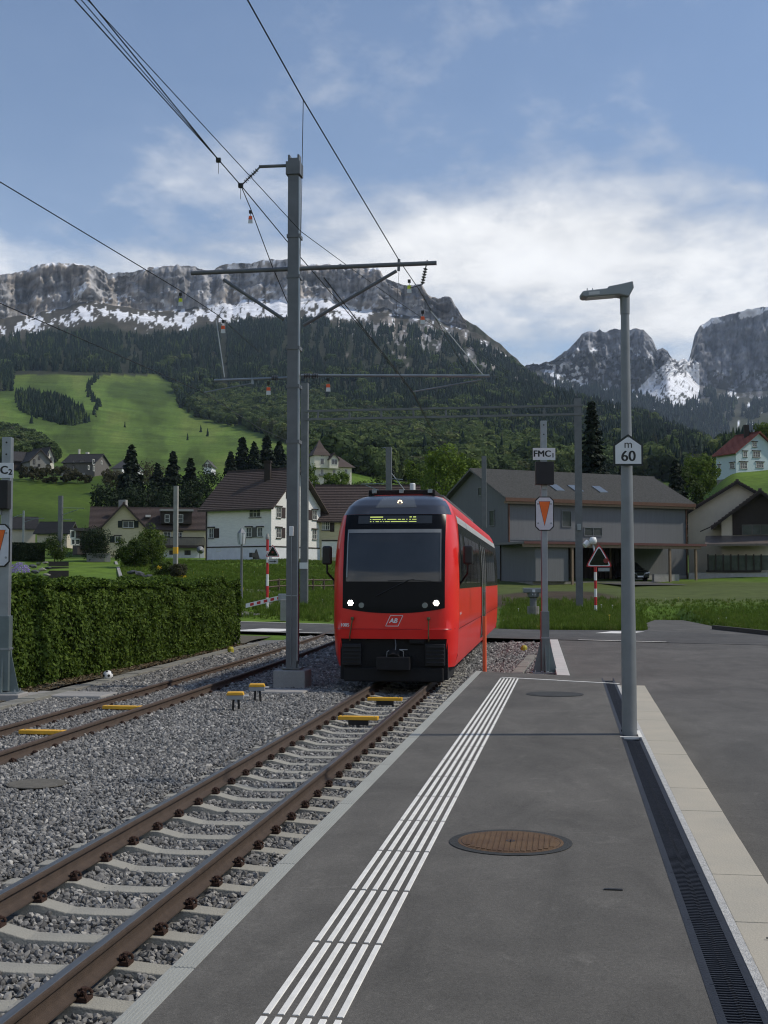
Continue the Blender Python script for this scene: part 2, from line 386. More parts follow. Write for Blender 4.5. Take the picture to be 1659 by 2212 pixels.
def Hz(x, y):
    x = np.asarray(x, float); y = np.asarray(y, float); r = np.hypot(x, y)
    z = Hz_ur(u_of(x, y), r)
    w_ = sstep(y - np.interp(x, EDGE_X, EDGE_Y), 0., 5.); z = np.where(r < 130, z * w_ + np.minimum(z, -.13) * (1 - w_), z)
    return z + (fbm(x * .08, y * .08, 3, 4) - .5) * np.clip((r - 55) / 60, 0, 1) * 1.0
angs = np.concatenate([np.linspace(-180, -40, 36), np.linspace(-38, 46, 340), np.linspace(48, 178, 34)])
rs = np.concatenate([[0.5, 10, 25, 40], np.linspace(44, 140, 90), np.linspace(142, 420, 70)])
AA, RR = np.meshgrid(np.radians(angs), rs, indexing='ij')
X = -np.sin(AA) * RR; Y = np.cos(AA) * RR; Zg = Hz(X, Y)
na_, nr_ = AA.shape; I = np.arange(na_ * nr_).reshape(na_, nr_)
In = np.roll(I, -1, 0)
Fq = np.stack([I[:, :-1], I[:, 1:], In[:, 1:], In[:, :-1]], -1).reshape(-1, 4)
ug, vg = proj(np.stack([X, Y, Zg], -1).reshape(-1, 3)); ug = ug.reshape(X.shape); vg = vg.reshape(X.shape)
n1 = fbm(X * .05, Y * .05, 11, 5); n2 = fbm(X * .4, Y * .4, 12, 3)
grass = np.array([.100, .165, .020]); grass2 = np.array([.066, .118, .014]); dry = np.array([.100, .128, .036]); soil = np.array([.060, .045, .030])
C = grass2 + (grass - grass2) * sstep(n1, .35, .65)[..., None]
C = C * (.8 + .4 * n2[..., None])
dist_r = RR; rgt = (X > -9) & (Y > 60) & (dist_r > 74) & (dist_r < 108)
kk = (sstep(dist_r + 14 * (n1 - .5), 70, 80) * (1 - sstep(dist_r, 106, 112)) * sstep(X + .10 * Y, -2, 0.5))[..., None]
C = C * (1 - kk) + (dry * .8) * kk
sx = ((X + 1.2) / 5.0) ** 2 + ((Y - 80) / 11) ** 2 + (n1 - .5) * 1.2
ks = (1 - sstep(sx, .8, 1.15))[..., None]; C = C * (1 - ks) + soil * (.7 + .6 * n2[..., None]) * ks
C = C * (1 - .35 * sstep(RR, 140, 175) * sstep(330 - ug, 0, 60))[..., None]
ground_mat = MCol('ground_grass', .95, .9, .30, .5, .05)
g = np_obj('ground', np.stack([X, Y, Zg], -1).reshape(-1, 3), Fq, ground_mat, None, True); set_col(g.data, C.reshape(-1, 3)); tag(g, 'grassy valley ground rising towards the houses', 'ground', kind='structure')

# ---- the big cliff mountain and the forested slopes below it
RIDGE = np.array([(-900, 640), (-500, 600), (-200, 610), (0, 592), (60, 578), (120, 568), (180, 572), (215, 579), (228, 589), (300, 581), (340, 576), (405, 575), (450, 584), (480, 572), (500, 566), (560, 563), (612, 560), (650, 573), (720, 578), (780, 578), (815, 583), (830, 600), (870, 614), (912, 621), (926, 640), (950, 646), (975, 647), (990, 665), (1000, 686), (1030, 702), (1060, 726), (1090, 750), (1120, 775), (1145, 800), (1200, 836), (1300, 868), (1400, 892), (1470, 920), (1540, 955), (1600, 985), (1700, 1000), (2600, 1000)], float)
CBASE = np.array([(-900, 720), (-100, 700), (0, 692), (60, 680), (130, 664), (200, 652), (240, 662), (300, 672), (380, 670), (450, 662), (520, 650), (620, 650), (700, 648), (780, 668), (850, 672), (900, 682), (990, 700), (1010, 706), (1060, 735), (1120, 785), (1200, 844), (1400, 900), (1600, 991), (2600, 1006)], float)
UC = np.array([-900, -100, 200, 400, 620, 800, 990, 1100, 1200, 1400, 1600, 2000, 2600], float)
RK = np.array([[390, 700, 1000, 1350, 1650, 2300, 2720, 2790]] * 4 + [[390, 700, 1000, 1350, 1650, 2250, 2600, 2670]] * 2 + [[390, 700, 1000, 1350, 1650, 2200, 2420, 2480], [390, 700, 1000, 1350, 1650, 2100, 2300, 2340], [390, 690, 950, 1250, 1550, 1950, 2150, 2180], [390, 650, 880, 1150, 1400, 1700, 1800, 1830], [390, 560, 700, 850, 950, 1050, 1100, 1120], [390, 560, 700, 850, 950, 1050, 1100, 1120], [390, 560, 700, 850, 950, 1050, 1100, 1120]], float)
VK = np.array([[985, 940, 890, 850, 780], [960, 900, 835, 800, 737], [955, 900, 832, 802, 724], [965, 925, 862, 810, 716], [970, 920, 855, 795, 705], [975, 925, 858, 800, 712], [975, 925, 868, 818, 742], [980, 938, 892, 852, 795], [985, 952, 915, 880, 838], [992, 968, 942, 918, 890], [1005, 1000, 996, 992, 988], [1010, 1009, 1008, 1007, 1006.5], [1010, 1009, 1008, 1007, 1006.5]], float)
def colint(T, u):
    return np.stack([np.interp(u, UC, T[:, k]) for k in range(T.shape[1])], -1)
def z_from_v(u, v, r):
    a = (u - CX) / F; b = (CY - v) / F
    dx = fwv[0] + rtv[0] * a + upv[0] * b; dy = fwv[1] + rtv[1] * a + upv[1] * b; dz = fwv[2] + upv[2] * b
    return CZ + r * dz / np.hypot(dx, dy)
def mount(u, t):
    """u, t arrays -> x, y, z, v ; t in 0..8 (6 foot of the cliff, 7 rim)"""
    rk = colint(RK, u); vk = colint(VK, u)
    z0 = Hz_ur(u, np.full_like(u, 390.))
    zk = [z0] + [z_from_v(u, vk[..., k], rk[..., k + 1]) for k in range(5)]
    jag = (fbm(u * .06, u * 0, 5, 4) - .5)
    vr = np.interp(u, RIDGE[:, 0], RIDGE[:, 1]) + jag * np.where(u < 1010, 10, 7); vb = np.interp(u, CBASE[:, 0], CBASE[:, 1]) + (fbm(u * .03, u * 0 + 3, 6, 4) - .5) * 16
    vb = np.maximum(vb, vr + 4)
    zk.append(z_from_v(u, vb, rk[..., 6])); zk.append(z_from_v(u, vr, rk[..., 7]))
    zk.append(zk[-1] - 60); rr = [rk[..., k] for k in range(8)] + [rk[..., 7] + 500]
    zk = np.stack(zk, -1); rr = np.stack(rr, -1)
    i = np.clip(np.floor(t).astype(int), 0, 7); f = t - i
    tk = lambda A, j: np.take_along_axis(A, j[..., None], -1)[..., 0]
    r = tk(rr, i) * (1 - f) + tk(rr, i + 1) * f; z = tk(zk, i) * (1 - f) + tk(zk, i + 1) * f
    a = (CX - u) / F; az = YAW + np.arctan(a)
    xx = -np.sin(az) * r; yy = np.cos(az) * r
    amp = np.clip(t / 2, 0, 1) * (1 - sstep(t, 5.6, 6.)) * 26
    z = z + (fbm(xx * .006, yy * .006, 21, 5) - .5) * amp
    cl = sstep(t, 5.9, 6.1) * (1 - sstep(t, 6.97, 7.03)) * (u < 1010)
    s = np.clip(t - 6, 0, 1)
    rel = (fbm(u * .022, s * .9, 31, 3) - .5) * 190 + (np.abs(fbm(u * .07, s * 2.2, 32, 4) - .5) - .2) * 80 + (fbm(u * .012, s * 7, 33, 4) - .5) * 70 + (fbm(u * .3, s * 8, 34, 3) - .5) * 22
    r = r + cl * rel * (0.35 + .65 * np.sin(np.clip(s, 0, 1) * math.pi) ** .5)
    xx = -np.sin(az) * r; yy = np.cos(az) * r
    return xx, yy, z
def rows(*seg):
    return np.concatenate([np.linspace(a, b, n, endpoint=False) for a, b, n in seg] + [[seg[-1][1]]])
us = np.concatenate([np.linspace(-900, -60, 40), np.linspace(-50, 1720, 620), np.linspace(1740, 2600, 24)])
ts = rows((0, 4, 50), (4, 5, 24), (5, 6, 44), (6, 7, 44), (7, 8, 6))
UU, TT = np.meshgrid(us, ts, indexing='ij'); X, Y, Z = mount(UU, TT)
P = np.stack([X, Y, Z], -1).reshape(-1, 3); um, vm = proj(P); um = UU; vm = vm.reshape(UU.shape)
n1 = fbm(UU * .03, vm * .03, 41, 5); n2 = fbm(UU * .12, vm * .10, 42, 5); n3 = fbm(UU * .15, vm * .035, 43, 5)
s = np.clip(TT - 6, 0, 1)
strata = fbm(UU * .006, s * 9 + fbm(UU * .01, UU * 0, 48, 3) * 3, 45, 4); rock = np.array([.225, .222, .222]) * (.68 + .60 * sstep(n3, .25, .75)[..., None]) * (.86 + .28 * n2[..., None]) * (.78 + .44 * sstep(strata, .3, .7)[..., None])
crack = sstep(np.abs(fbm(UU * .10, vm * .012, 49, 4) - .5), .0, .035) * .5 + .5; ledg = sstep(np.abs(fbm(UU * .008, s * 6 + 7, 50, 4) - .5), .0, .03) * .35 + .65
rock = rock * (crack * ledg)[..., None] * 1.25
rock = rock * np.where((n1 > .55)[..., None], np.array([1.08, 1., .90]), 1.)
talus = np.array([.072, .066, .050]) * (.6 + .8 * n2[..., None]); forest_floor = np.array([.030, .034, .019]) * (.6 + .8 * n2[..., None])
meadow = np.array([.092, .148, .027]) * (.72 + .56 * n1[..., None]); meadow = meadow * (1 + .25 * sstep(vm, 840, 800)[..., None] * np.array([1.0, .2, .4]))
mdn = fbm(UU * .012, vm * .02, 44, 4); meadow = meadow * (1 - .35 * sstep(mdn, .5, .62)[..., None]); meadow = meadow + .03 * sstep(mdn, .45, .30)[..., None] * np.array([1, .75, .3])
meadow = meadow * (.86 + .28 * fbm(UU * .006, vm * .35, 46, 4))[..., None] * (.85 + .3 * fbm(UU * .25, vm * .5, 51, 4))[..., None]
MEAD_LO = np.interp(UU, [-900, 380, 400, 420, 560, 620, 700], [800, 812, 850, 900, 925, 960, 990])
is_mead = (vm > MEAD_LO) & (UU < 640)
right_pasture = (UU > 1420) & (vm > 940) & (n1 > .46)
C = np.where(is_mead[..., None] | right_pasture[..., None], meadow, forest_floor)
vbase = np.interp(UU, CBASE[:, 0], CBASE[:, 1])
up_t = sstep(vbase + 48 + 30 * (n1 - .5) - vm, 0, 10)[..., None] * (TT < 6.02)[..., None]
C = C * (1 - up_t) + talus * up_t
mr = (UU > 1000) & (TT > 5.2) & (n2 > .45); C = np.where(mr[..., None], talus * .9, C)
rk = (UU > 760) & (UU < 1130) & (TT > 4.6) & (TT < 6) & (n2 > .50); C = np.where(rk[..., None], rock * .75, C)
C = np.where(((TT >= 6) & (UU < 1010))[..., None], rock, C)
outc = (n2 > .66) & (n1 > .52) & (TT > 4.2) & (TT < 6) & (UU > 700); C = np.where(outc[..., None], rock * .8, C)
# snow lying below the cliff and on its rim
dv = vm - vbase
band = np.interp(UU, [-900, 0, 130, 215, 240, 330, 450, 620, 780, 800, 1000], [20, 34, 44, 34, 26, 34, 44, 46, 36, 14, 6])
cen = np.interp(UU, [-900, 0, 150, 215, 300, 450, 780], [30, 22, 22, 15, 18, 14, 8])
sn = 1 - np.abs(dv - cen) / (band * .62)
thr = np.interp(UU, [-900, 0, 180, 225, 260, 420, 480, 790, 810, 1100], [.62, .62, .58, .70, .56, .50, .42, .50, .70, .74])
n4 = fbm(UU * .30, vm * .16, 47, 4); snow = sstep(sn * .42 + (n2 - .5) * 1.35 + (n1 - .5) * .7 + (n4 - .5) * .75, thr - .245, thr - .20) * (TT < 6.05)
rim = sstep(n1 + (n2 - .5) * .8, .62, .65) * sstep(s, .86, .93) * (TT < 7.2) * (UU < 900)
ledge = sstep(n2 + .3 * (n1 - .5), .69, .72) * (s > .02) * (s < .4) * (UU < 980)
patch = sstep(n2, .70, .73) * (UU > 700) * (TT < 6) * (dv < 60) * (dv > -5)
snow = np.clip(np.maximum(np.maximum(snow, rim), np.maximum(ledge * .9, patch)), 0, 1)[..., None]
C = C * (1 - snow) + np.array([.80, .82, .86]) * snow
na_, nr_ = UU.shape; I = np.arange(na_ * nr_).reshape(na_, nr_)
Fq = np.stack([I[:-1, :-1], I[1:, :-1], I[1:, 1:], I[:-1, 1:]], -1).reshape(-1, 4)
mt_mat = MCol('mountain_rock', .95, .03, .30, .8, 6.)
g = np_obj('mountain', P, Fq, mt_mat, None, False); set_col(g.data, C.reshape(-1, 3)); tag(g, 'long grey limestone cliff mountain with snow band above forest', 'mountain', kind='structure')
SNOW_A = snow[..., 0]

# ---- the two rocky peaks further back
RIDGE2 = np.array([(900, 860), (1050, 830), (1120, 800), (1140, 793), (1170, 786), (1200, 776), (1240, 746), (1260, 722), (1275, 716), (1300, 714), (1315, 718), (1330, 711), (1395, 711), (1414, 730), (1425, 757), (1437, 751), (1447, 756), (1456, 772), (1470, 781), (1482, 775), (1492, 782), (1499, 760), (1507, 722), (1520, 701), (1545, 687), (1600, 676), (1640, 664), (1659, 662), (1750, 650), (1900, 690), (2600, 760)], float)
BASE2 = np.array([(900, 870), (1050, 838), (1140, 803), (1200, 796), (1250, 832), (1300, 838), (1400, 852), (1425, 840), (1450, 815), (1490, 805), (1512, 830), (1600, 846), (1659, 842), (2600, 870)], float)
def mount2(u, t):
    far = sstep(u, 1440, 1510)
    rr = np.stack([np.full_like(u, 2300), np.full_like(u, 2900), np.full_like(u, 3400), 3750 + 350 * far, 3830 + 360 * far, 4500 + 300 * far], -1)
    vr = np.interp(u, RIDGE2[:, 0], RIDGE2[:, 1]) + (fbm(u * .09, u * 0, 55, 4) - .5) * 8; vb = np.maximum(np.interp(u, BASE2[:, 0], BASE2[:, 1]), vr + 4)
    vs = [np.full_like(u, 1010.), np.interp(u, [900, 1300, 1600, 2600], [930, 935, 960, 960]), np.interp(u, [900, 1300, 1600, 2600], [880, 880, 900, 905]), vb, vr]
    zz_ = np.stack([z_from_v(u, v, rr[..., k]) for k, v in enumerate(vs)] + [z_from_v(u, vr, rr[..., 4]) - 160], -1)
    i = np.clip(np.floor(t).astype(int), 0, 4); f = t - i
    tk = lambda A, j: np.take_along_axis(A, j[..., None], -1)[..., 0]
    r = tk(rr, i) * (1 - f) + tk(rr, i + 1) * f; z = tk(zz_, i) * (1 - f) + tk(zz_, i + 1) * f
    s = np.clip(t - 3, 0, 1); cl = sstep(t, 2.9, 3.1) * (1 - sstep(t, 3.97, 4.02))
    r = r + cl * ((fbm(u * .035, s * 2.2, 61, 3) - .5) * 200 + (np.abs(fbm(u * .10, s * 7, 62, 4) - .5) - .2) * 130 + (fbm(u * .02, s * 10, 63, 4) - .5) * 60) * np.sin(s * math.pi) ** .5
    az = YAW + np.arctan((CX - u) / F); xx = -np.sin(az) * r; yy = np.cos(az) * r
    z = z + (fbm(xx * .004, yy * .004, 64, 5) - .5) * np.clip(t, 0, 1) * (1 - sstep(t, 2.7, 3.)) * 60
    return xx, yy, z
us2 = np.concatenate([np.linspace(900, 1060, 20), np.linspace(1065, 1720, 330), np.linspace(1740, 2600, 24)]); ts2 = rows((0, 2, 20), (2, 3, 40), (3, 4, 60), (4, 5, 4))
UU, TT = np.meshgrid(us2, ts2, indexing='ij'); X, Y, Z = mount2(UU, TT); P = np.stack([X, Y, Z], -1).reshape(-1, 3); vm = proj(P)[1].reshape(UU.shape)
n1 = fbm(UU * .04, vm * .04, 71, 5); n2 = fbm(UU * .14, vm * .12, 72, 5); n3 = fbm(UU * .10, vm * .07, 73, 5); s = np.clip(TT - 3, 0, 1)
strata = fbm(UU * .01, s * 8 + UU * .004, 75, 4); rock = np.array([.165, .168, .178]) * (.55 + .8 * sstep(n3, .25, .75)[..., None]) * (.65 + .7 * n2[..., None]) * (.75 + .5 * sstep(strata, .3, .7)[..., None])
low = np.array([.06, .062, .045]) * (.6 + .8 * n2[..., None]); past = np.array([.085, .095, .040]) * (.7 + .6 * n1[..., None])
C = np.where((TT > 2.55)[..., None], rock * .8 + low * .2, low); cr2 = sstep(np.abs(fbm(UU * .12, vm * .02, 79, 4) - .5), .0, .04) * .45 + .55; rock = rock * cr2[..., None] * 1.2
C = np.where((TT > 3)[..., None], rock, C)
veg = ((vm > 768 + 40 * (n1 - .5)) & (UU < 1440) & (n2 < .56)) | ((vm > 800) & (UU > 1500) & (n2 < .5)); C = np.where(veg[..., None], low * .8, C)
pw = (sstep(UU + 90 * (n1 - .5), 1565, 1625) * sstep(vm + 40 * (n2 - .5), 890, 912))[..., None]; C = C * (1 - pw) + past * .6 * pw
ds = np.where(UU < 1440, (UU - (1440 - .55 * (vm - 770))) / 30., (1512 - UU) / 30.)
gul = (vm > 772) & (vm < 885) & (UU > 1385) & (UU < 1515) & (vm > 752 + .9 * np.abs(UU - 1478))
n5 = fbm(UU * .28, vm * .2, 78, 4); sn = sstep(n2 * .5 + n5 * .5 + .135 * gul + .10 * (1 - np.abs(vm - 820) / 70) * gul, .61, .65) * gul
band2 = ((UU > 1180) & (UU < 1275) & (vm > 785) & (vm < 836)) | ((UU > 1280) & (UU < 1420) & (vm > 840) & (vm < 872))
sn = np.maximum(sn, sstep(n2 + .1 * np.sin(vm * .5 + UU * .05), .54, .58) * band2)
sn = np.maximum(sn, sstep(n1 * .6 + n2 * .4, .635, .655) * (UU > 1560) * (vm > 890) * (vm < 945))
sn = np.maximum(sn, sstep(n1 * .5 + n2 * .5, .62, .64) * (UU > 1540) * (vm > 835) * (vm < 880))
sn = np.maximum(sn, sstep(n1 + .5 * (n2 - .5), .56, .6) * (s > .92) * (UU > 1500)); sn = np.maximum(sn, sstep(n2, .64, .67) * (s > .1) * (s < .75) * (np.abs(vm - 762) < 12) * (UU < 1420))
C = C * (1 - sn[..., None]) + np.array([.80, .82, .86]) * sn[..., None]
na_, nr_ = UU.shape; I = np.arange(na_ * nr_).reshape(na_, nr_)
Fq = np.stack([I[:-1, :-1], I[1:, :-1], I[1:, 1:], I[:-1, 1:]], -1).reshape(-1, 4)
g = np_obj('rocky_peaks', P, Fq, mt_mat, None, False); set_col(g.data, C.reshape(-1, 3)); tag(g, 'rock dome and sheer peak with a snow gully between them', 'mountain', kind='structure')

# ------------------------------------------------------------------ far forest (one mass each)
def far_conifer(seed, h=1., mat=None):
    q = random.Random(seed); b = MB(); n = 7; lev = 6
    for k in range(lev):
        z0 = .06 + .80 * k / lev; r = .165 * (1 - k / lev) ** .8 + .025; z1 = z0 + .30 * (1 - .35 * k / lev)
        V = [(0, 0, min(z1, 1.0) if k < lev - 1 else 1.0)]; ph = q.random() * 6
        for i in range(n):
            a = ph + 2 * math.pi * i / n; rr = r * (.55 + .8 * q.random()); V.append((rr * math.cos(a), rr * math.sin(a), z0 - .03 * q.random()))
        b.add(V, [(0, i + 1, (i + 1) % n + 1) for i in range(n)])
    return b.mesh('spruce', mat)
def far_broadleaf(seed, mat=None):
    q = random.Random(seed); nq = np.random.default_rng(seed); V = []; Fc = []
    blobs = [(0, 0, .6, .30)] + [(q.uniform(-.22, .22), q.uniform(-.22, .22), q.uniform(.38, .82), q.uniform(.14, .22)) for _ in range(7)]
    for bx, by, bz, br in blobs:
        m = int(90 * (br / .2) ** 2)
        d = nq.normal(size=(m, 3)); d /= np.linalg.norm(d, axis=1)[:, None]; p = np.array([bx, by, bz]) + d * br * nq.uniform(.75, 1.08, (m, 1))
        for i in range(m):
            t1 = np.cross(d[i], nq.normal(size=3)); t1 /= np.linalg.norm(t1) + 1e-6; t2 = np.cross(d[i] + .7 * nq.normal(size=3), t1); t2 /= np.linalg.norm(t2) + 1e-6; sz = .055 * nq.uniform(.7, 1.3); k = len(V)
            V += [p[i] - t1 * sz - t2 * sz, p[i] + t1 * sz - t2 * sz, p[i] + t1 * sz + t2 * sz, p[i] - t1 * sz + t2 * sz]; Fc.append((k, k + 1, k + 2, k + 3))
    b = MB(); b.add(V, Fc); b.cyl((0, 0, 0), (0, 0, .5), .03, .02, 5); return b.mesh('broadleaf', mat)
con_mat = MRand('far_conifer_needles', [(0, (.008, .017, .015)), (.5, (.012, .024, .018)), (.80, (.018, .032, .021)), (.96, (.032, .046, .027)), (1, (.05, .05, .035))], .95, 0, 0, .1)
brd_mat = MRand('far_broadleaf_leaves', [(0, (.038, .056, .030)), (.3, (.072, .105, .044)), (.7, (.108, .150, .056)), (.92, (.150, .185, .068)), (1, (.08, .082, .055))], .9, .35, 0, .1)
con_lt = MRand('far_larch_needles', [(0, (.030, .048, .022)), (.5, (.045, .068, .026)), (.85, (.06, .085, .03)), (1, (.075, .07, .04))], .95, 0, 0, .1)
con_t = [far_conifer(i, 1, con_mat) for i in range(5)] + [far_conifer(i + 9, 1, con_lt) for i in range(3)]; brd_t = [far_broadleaf(20 + i, brd_mat) for i in range(4)]
def in_poly(u, v, poly):
    c = np.zeros(u.shape, bool); n = len(poly)
    for i in range(n):
        (x0, y0), (x1, y1) = poly[i], poly[(i + 1) % n]
        c ^= ((y0 > v) != (y1 > v)) & (u < (x1 - x0) * (v - y0) / (y1 - y0 + 1e-9) + x0)
    return c
COPSE = [(28, 852), (50, 848), (95, 856), (140, 868), (178, 888), (190, 912), (150, 921), (105, 912), (60, 900), (30, 880)]
n = 210000
u = rng.uniform(-420, 1900, n); t = rng.uniform(0, 6.0, n); x, y, z = mount(u, t); v = proj(np.stack([x, y, z], -1))[1]
nn = fbm(u * .02, v * .03, 81, 4); nb = fbm(u * .05, v * .06, 82, 4); rdist = np.hypot(x, y)
ftop = np.interp(u, CBASE[:, 0], CBASE[:, 1]) + np.interp(u, [-400, 0, 200, 300, 480, 780, 900, 1000, 1100, 2000], [34, 34, 62, 58, 46, 38, 22, 30, 6, 4])
flow = np.interp(u, [-400, 0, 330, 375, 385, 420, 470, 560, 640, 680, 2000], [788, 800, 808, 830, 880, 902, 915, 935, 962, 1040, 1040])
reg = (v > ftop + 26 * (nb - .5)) & (v < flow)
gap = (fbm(u * .06, v * .05, 84, 5) > .58) & (v < 810) & (u > 760) & (u < 1120); gap |= (fbm(u * .07, v * .03, 83, 5) > .645) & (v > 700) & (u < 1000)
gap |= (np.abs(u - (478 + .03 * (v - 700))) < 7) & (v > 690) & (v < 850)
gap |= (u > 1420) & (v > 940) & (nn > .46)
broad_p = sstep(v + 60 * (nn - .5) + 40 * (nb - .5), np.interp(u, [-400, 380, 450, 700, 900, 1100, 1250, 1600], [1300, 850, 835, 855, 885, 925, 990, 1010]), np.interp(u, [-400, 380, 450, 700, 900, 1100, 1250, 1600], [1350, 890, 880, 905, 940, 985, 1040, 1050]))
isb = rng.random(n) < np.maximum(broad_p * .92, .35 * sstep(nb, .55, .7) * (v > 780))
cop = in_poly(u, v, COPSE)
line = (np.abs(u - (197 + 12 * np.sin(v * .08))) < 6) & (v > 815) & (v < 905) & (rng.random(n) < .5)
lone = (u < 520) & (v > 830) & (v < 985) & (rng.random(n) < .0005)
leftwood = (u < 22) & (v > 800) & (v < 845); lowleft = in_poly(u, v, [(-400, 900), (0, 925), (60, 945), (110, 985), (140, 1060), (-400, 1060)])
keep_c = ((reg & ~gap & ~isb) | cop | line | lone | leftwood); keep_c &= ~((v > 700) & (rng.random(n) > np.clip(1.25 - .0 * v, .2, 1)))
thin = rng.random(n) < np.where(rdist < 900, .35, np.where(rdist < 1500, .55, 1.)) * np.where((u > 720) & (u < 1150) & (v < 850), .35 + .5 * sstep(nb, .45, .6), 1.) * np.clip(.25 + (v - ftop) / 22., .1, 1.)
kc = keep_c & thin
kb = (reg & ~gap & isb | lowleft) & (rng.random(n) < np.where(lowleft, .5, np.where(rdist < 700, .35, np.where(rdist < 1200, .6, .8))))
def put(mask, name, tmpl, hmin, hmax, wd, label, cat, hs=None):
    k = mask.sum(); hh = hmin + (hmax - hmin) * rng.beta(1.6, 1.6, k); hh = hh if hs is None else hh * hs[mask]; ww = hh * rng.uniform(wd[0], wd[1], k)
    scatter(name, np.stack([x[mask], y[mask], z[mask] - 1.], -1), np.stack([np.zeros(k), np.zeros(k), rng.uniform(0, 6.28, k)], -1), np.stack([ww, ww, hh], -1), (rng.integers(0, len(tmpl), k) if len(tmpl) < 8 else np.where(rng.random(k) < .03 + .25 * sstep(nb[mask], .52, .66), rng.integers(5, 8, k), rng.integers(0, 5, k))), tmpl, label, cat)
hs = np.where(cop | line | lone, .62, np.where(lowleft, .5, np.where(rdist < 1100, .9, 1.))) * (.75 + .5 * nb)
put(kc, 'conifer_forest', con_t, 6, 17, (.8, 1.3), 'dark spruce forest covering the slopes under the cliff', 'forest', hs)
put(kb, 'broadleaf_forest', brd_t, 6, 14, (.85, 1.35), 'light green spring woodland on the lower slopes', 'forest', hs)
# forest below the far peaks
n = 9000; u = rng.uniform(1040, 1900, n); t = rng.uniform(.3, 3.1, n); x, y, z = mount2(u, t); v = proj(np.stack([x, y, z], -1))[1]; nb = fbm(u * .05, v * .06, 92, 4)
reg = (v > np.interp(u, [1040, 1140, 1250, 1400, 1440, 1480, 1520, 1650, 1900], [800, 812, 838, 858, 880, 885, 852, 868, 870]) + 30 * (nb - .5)) & ~((u > 1570) & (v > 892) & (nb > .46)) & (nb < .64)
put(reg, 'far_conifer_forest', con_t, 18, 30, (.9, 1.2), 'distant dark spruce wood under the rocky peaks', 'forest')
# ------------------------------------------------------------------ common materials
asph = MAsph('platform_asphalt', (.105, .098, .086))
asph_lot = MAsph('lot_asphalt', (.100, .095, .086), .7)
asph_road = MAsph('road_asphalt', (.078, .075, .070), .7)
kerb_m = M('kerb_concrete', (.33, .335, .305), .85, 0, .10, 2, .3, 90, fine=.10, fs=200)
slab_m = M('edging_concrete', (.46, .41, .32), .85, 0, .12, 1.6, .25, 80, col2=(.38, .35, .285), fine=.08, fs=220)
conc_m = M('concrete', (.30, .29, .275), .9, 0, .15, 2.5, .3, 60, fine=.12, fs=120)
conc_dark = M('weathered_concrete', (.20, .195, .17), .92, 0, .25, 2.5, .4, 50, fine=.15, fs=120)
white_p = M('white_road_paint', (.84, .82, .76), .7, 0, .12, 9, .15, 150, col2=(.68, .66, .61), fine=.07, fs=200)
steel_galv = M('galvanised_steel', (.30, .33, .35), .5, .75, .12, 4, .05, 60)
steel_grey = M('grey_painted_steel', (.145, .153, .162), .5, .35, .15, 3, .04, 60)
steel_light = M('light_grey_post', (.21, .225, .235), .5, .3, .12, 3, .04, 60)
black_m = M('black_rubber', (.012, .012, .013), .6, 0, .2, 5, .1, 80)
black_gl = M('black_gloss', (.010, .011, .013), .12, 0, .1, 3)
iron_m = M('cast_iron', (.030, .032, .040), .55, .6, .2, 6, .2, 80)
rust_m = M('rail_rust', (.052, .036, .027), .85, .1, .2, 9, .4, 120, col2=(.080, .055, .040), fine=.15, fs=150)
rust_dk = M('clip_rust', (.045, .020, .012), .85, .1, .3, 30, .5, 150)
rail_top = M('rail_running_band', (.20, .19, .18), .35, .85, .15, 4, .05, 80, stretch=(12, .3, 12))
sleeper_m = M('sleeper_concrete', (.36, .345, .29), .9, 0, .14, 3, .4, 70, col2=(.29, .28, .245), fine=.12, fs=140)
wood_m = M('old_wood', (.10, .075, .05), .85, 0, .25, 4, .4, 40, stretch=(1, 6, 6))
yellow_m = M('yellow_plastic', (.74, .40, .03), .5, 0, .12, 4, .1, 60)
orange_m = M('orange_pole', (.75, .10, .03), .5, 0, .08, 4)
white_m = M('white_plate', (.74, .75, .75), .5, 0, .05, 4)
black_pl = M('black_paint', (.012, .013, .013), .5, 0, .1, 4)
red_m = M('red_sign_paint', (.50, .02, .025), .45, 0, .1, 4)
glass_dk = M('dark_glass', (.018, .021, .025), .06, 0, .1, 1, spec=.7)

# ------------------------------------------------------------------ platform
PZ = .35
END = [(-1.73, 23.2), (.62, 22.15), (.84, 21.95)]
def end_y(x): return float(np.interp(x, [p[0] for p in END], [p[1] for p in END]))
pf = MB().prism([(-1.62, -3), (.545, -3), (.545, end_y(.545)), (-1.62, end_y(-1.62))], (0, 0, 0), (1, 0, 0), (0, 1, 0), (0, 0, 1), -.4, PZ).build('platform', asph)
tag(pf, 'grey asphalt station platform with white guidance lines', 'platform', kind='structure')
k = MB().box(0, .108, 0, 1.992, -.3, 0)
for g_ in range(5): k.box(.012 + g_ * .019, .021 + g_ * .019, .004, 1.988, 0, .0022)
st = k.build('kerb_stone', kerb_m, pf, bevel=.004); st.location = (-1.73, -2.7, PZ + .001)
for i in range(1, 13): dup(st, pf, (-1.73, -2.7 + 2 * i, PZ + .001))
# six rows of raised white guidance bars
bar = MB().prism([(-.0145, 0), (.0145, 0), (.012, .004), (-.012, .004)], (0, 0, PZ), (1, 0, 0), (0, 0, 1), (0, 1, 0), 0, .955).build('guidance_bar', white_p, pf)
first = True
for i in range(21):
    y0 = 21.55 - (i + 1) * .987
    for j in range(6):
        o = bar if first else dup(bar, pf); first = False
        o.location = (-1.178 + j * .0585, y0 + .016, 0)
bar2 = MB()
b2 = bar2.prism([(0, 0), (.98, -.50), (1.02, -.44), (.04, .06)], (0, 0, PZ), (1, 0, 0), (0, 1, 0), (0, 0, 1), 0, .004).build('cross_bar', white_p, pf); b2.location = (-1.20, 21.76, 0)
p3_ = dup(b2, pf, (-.21, 21.22, 0))
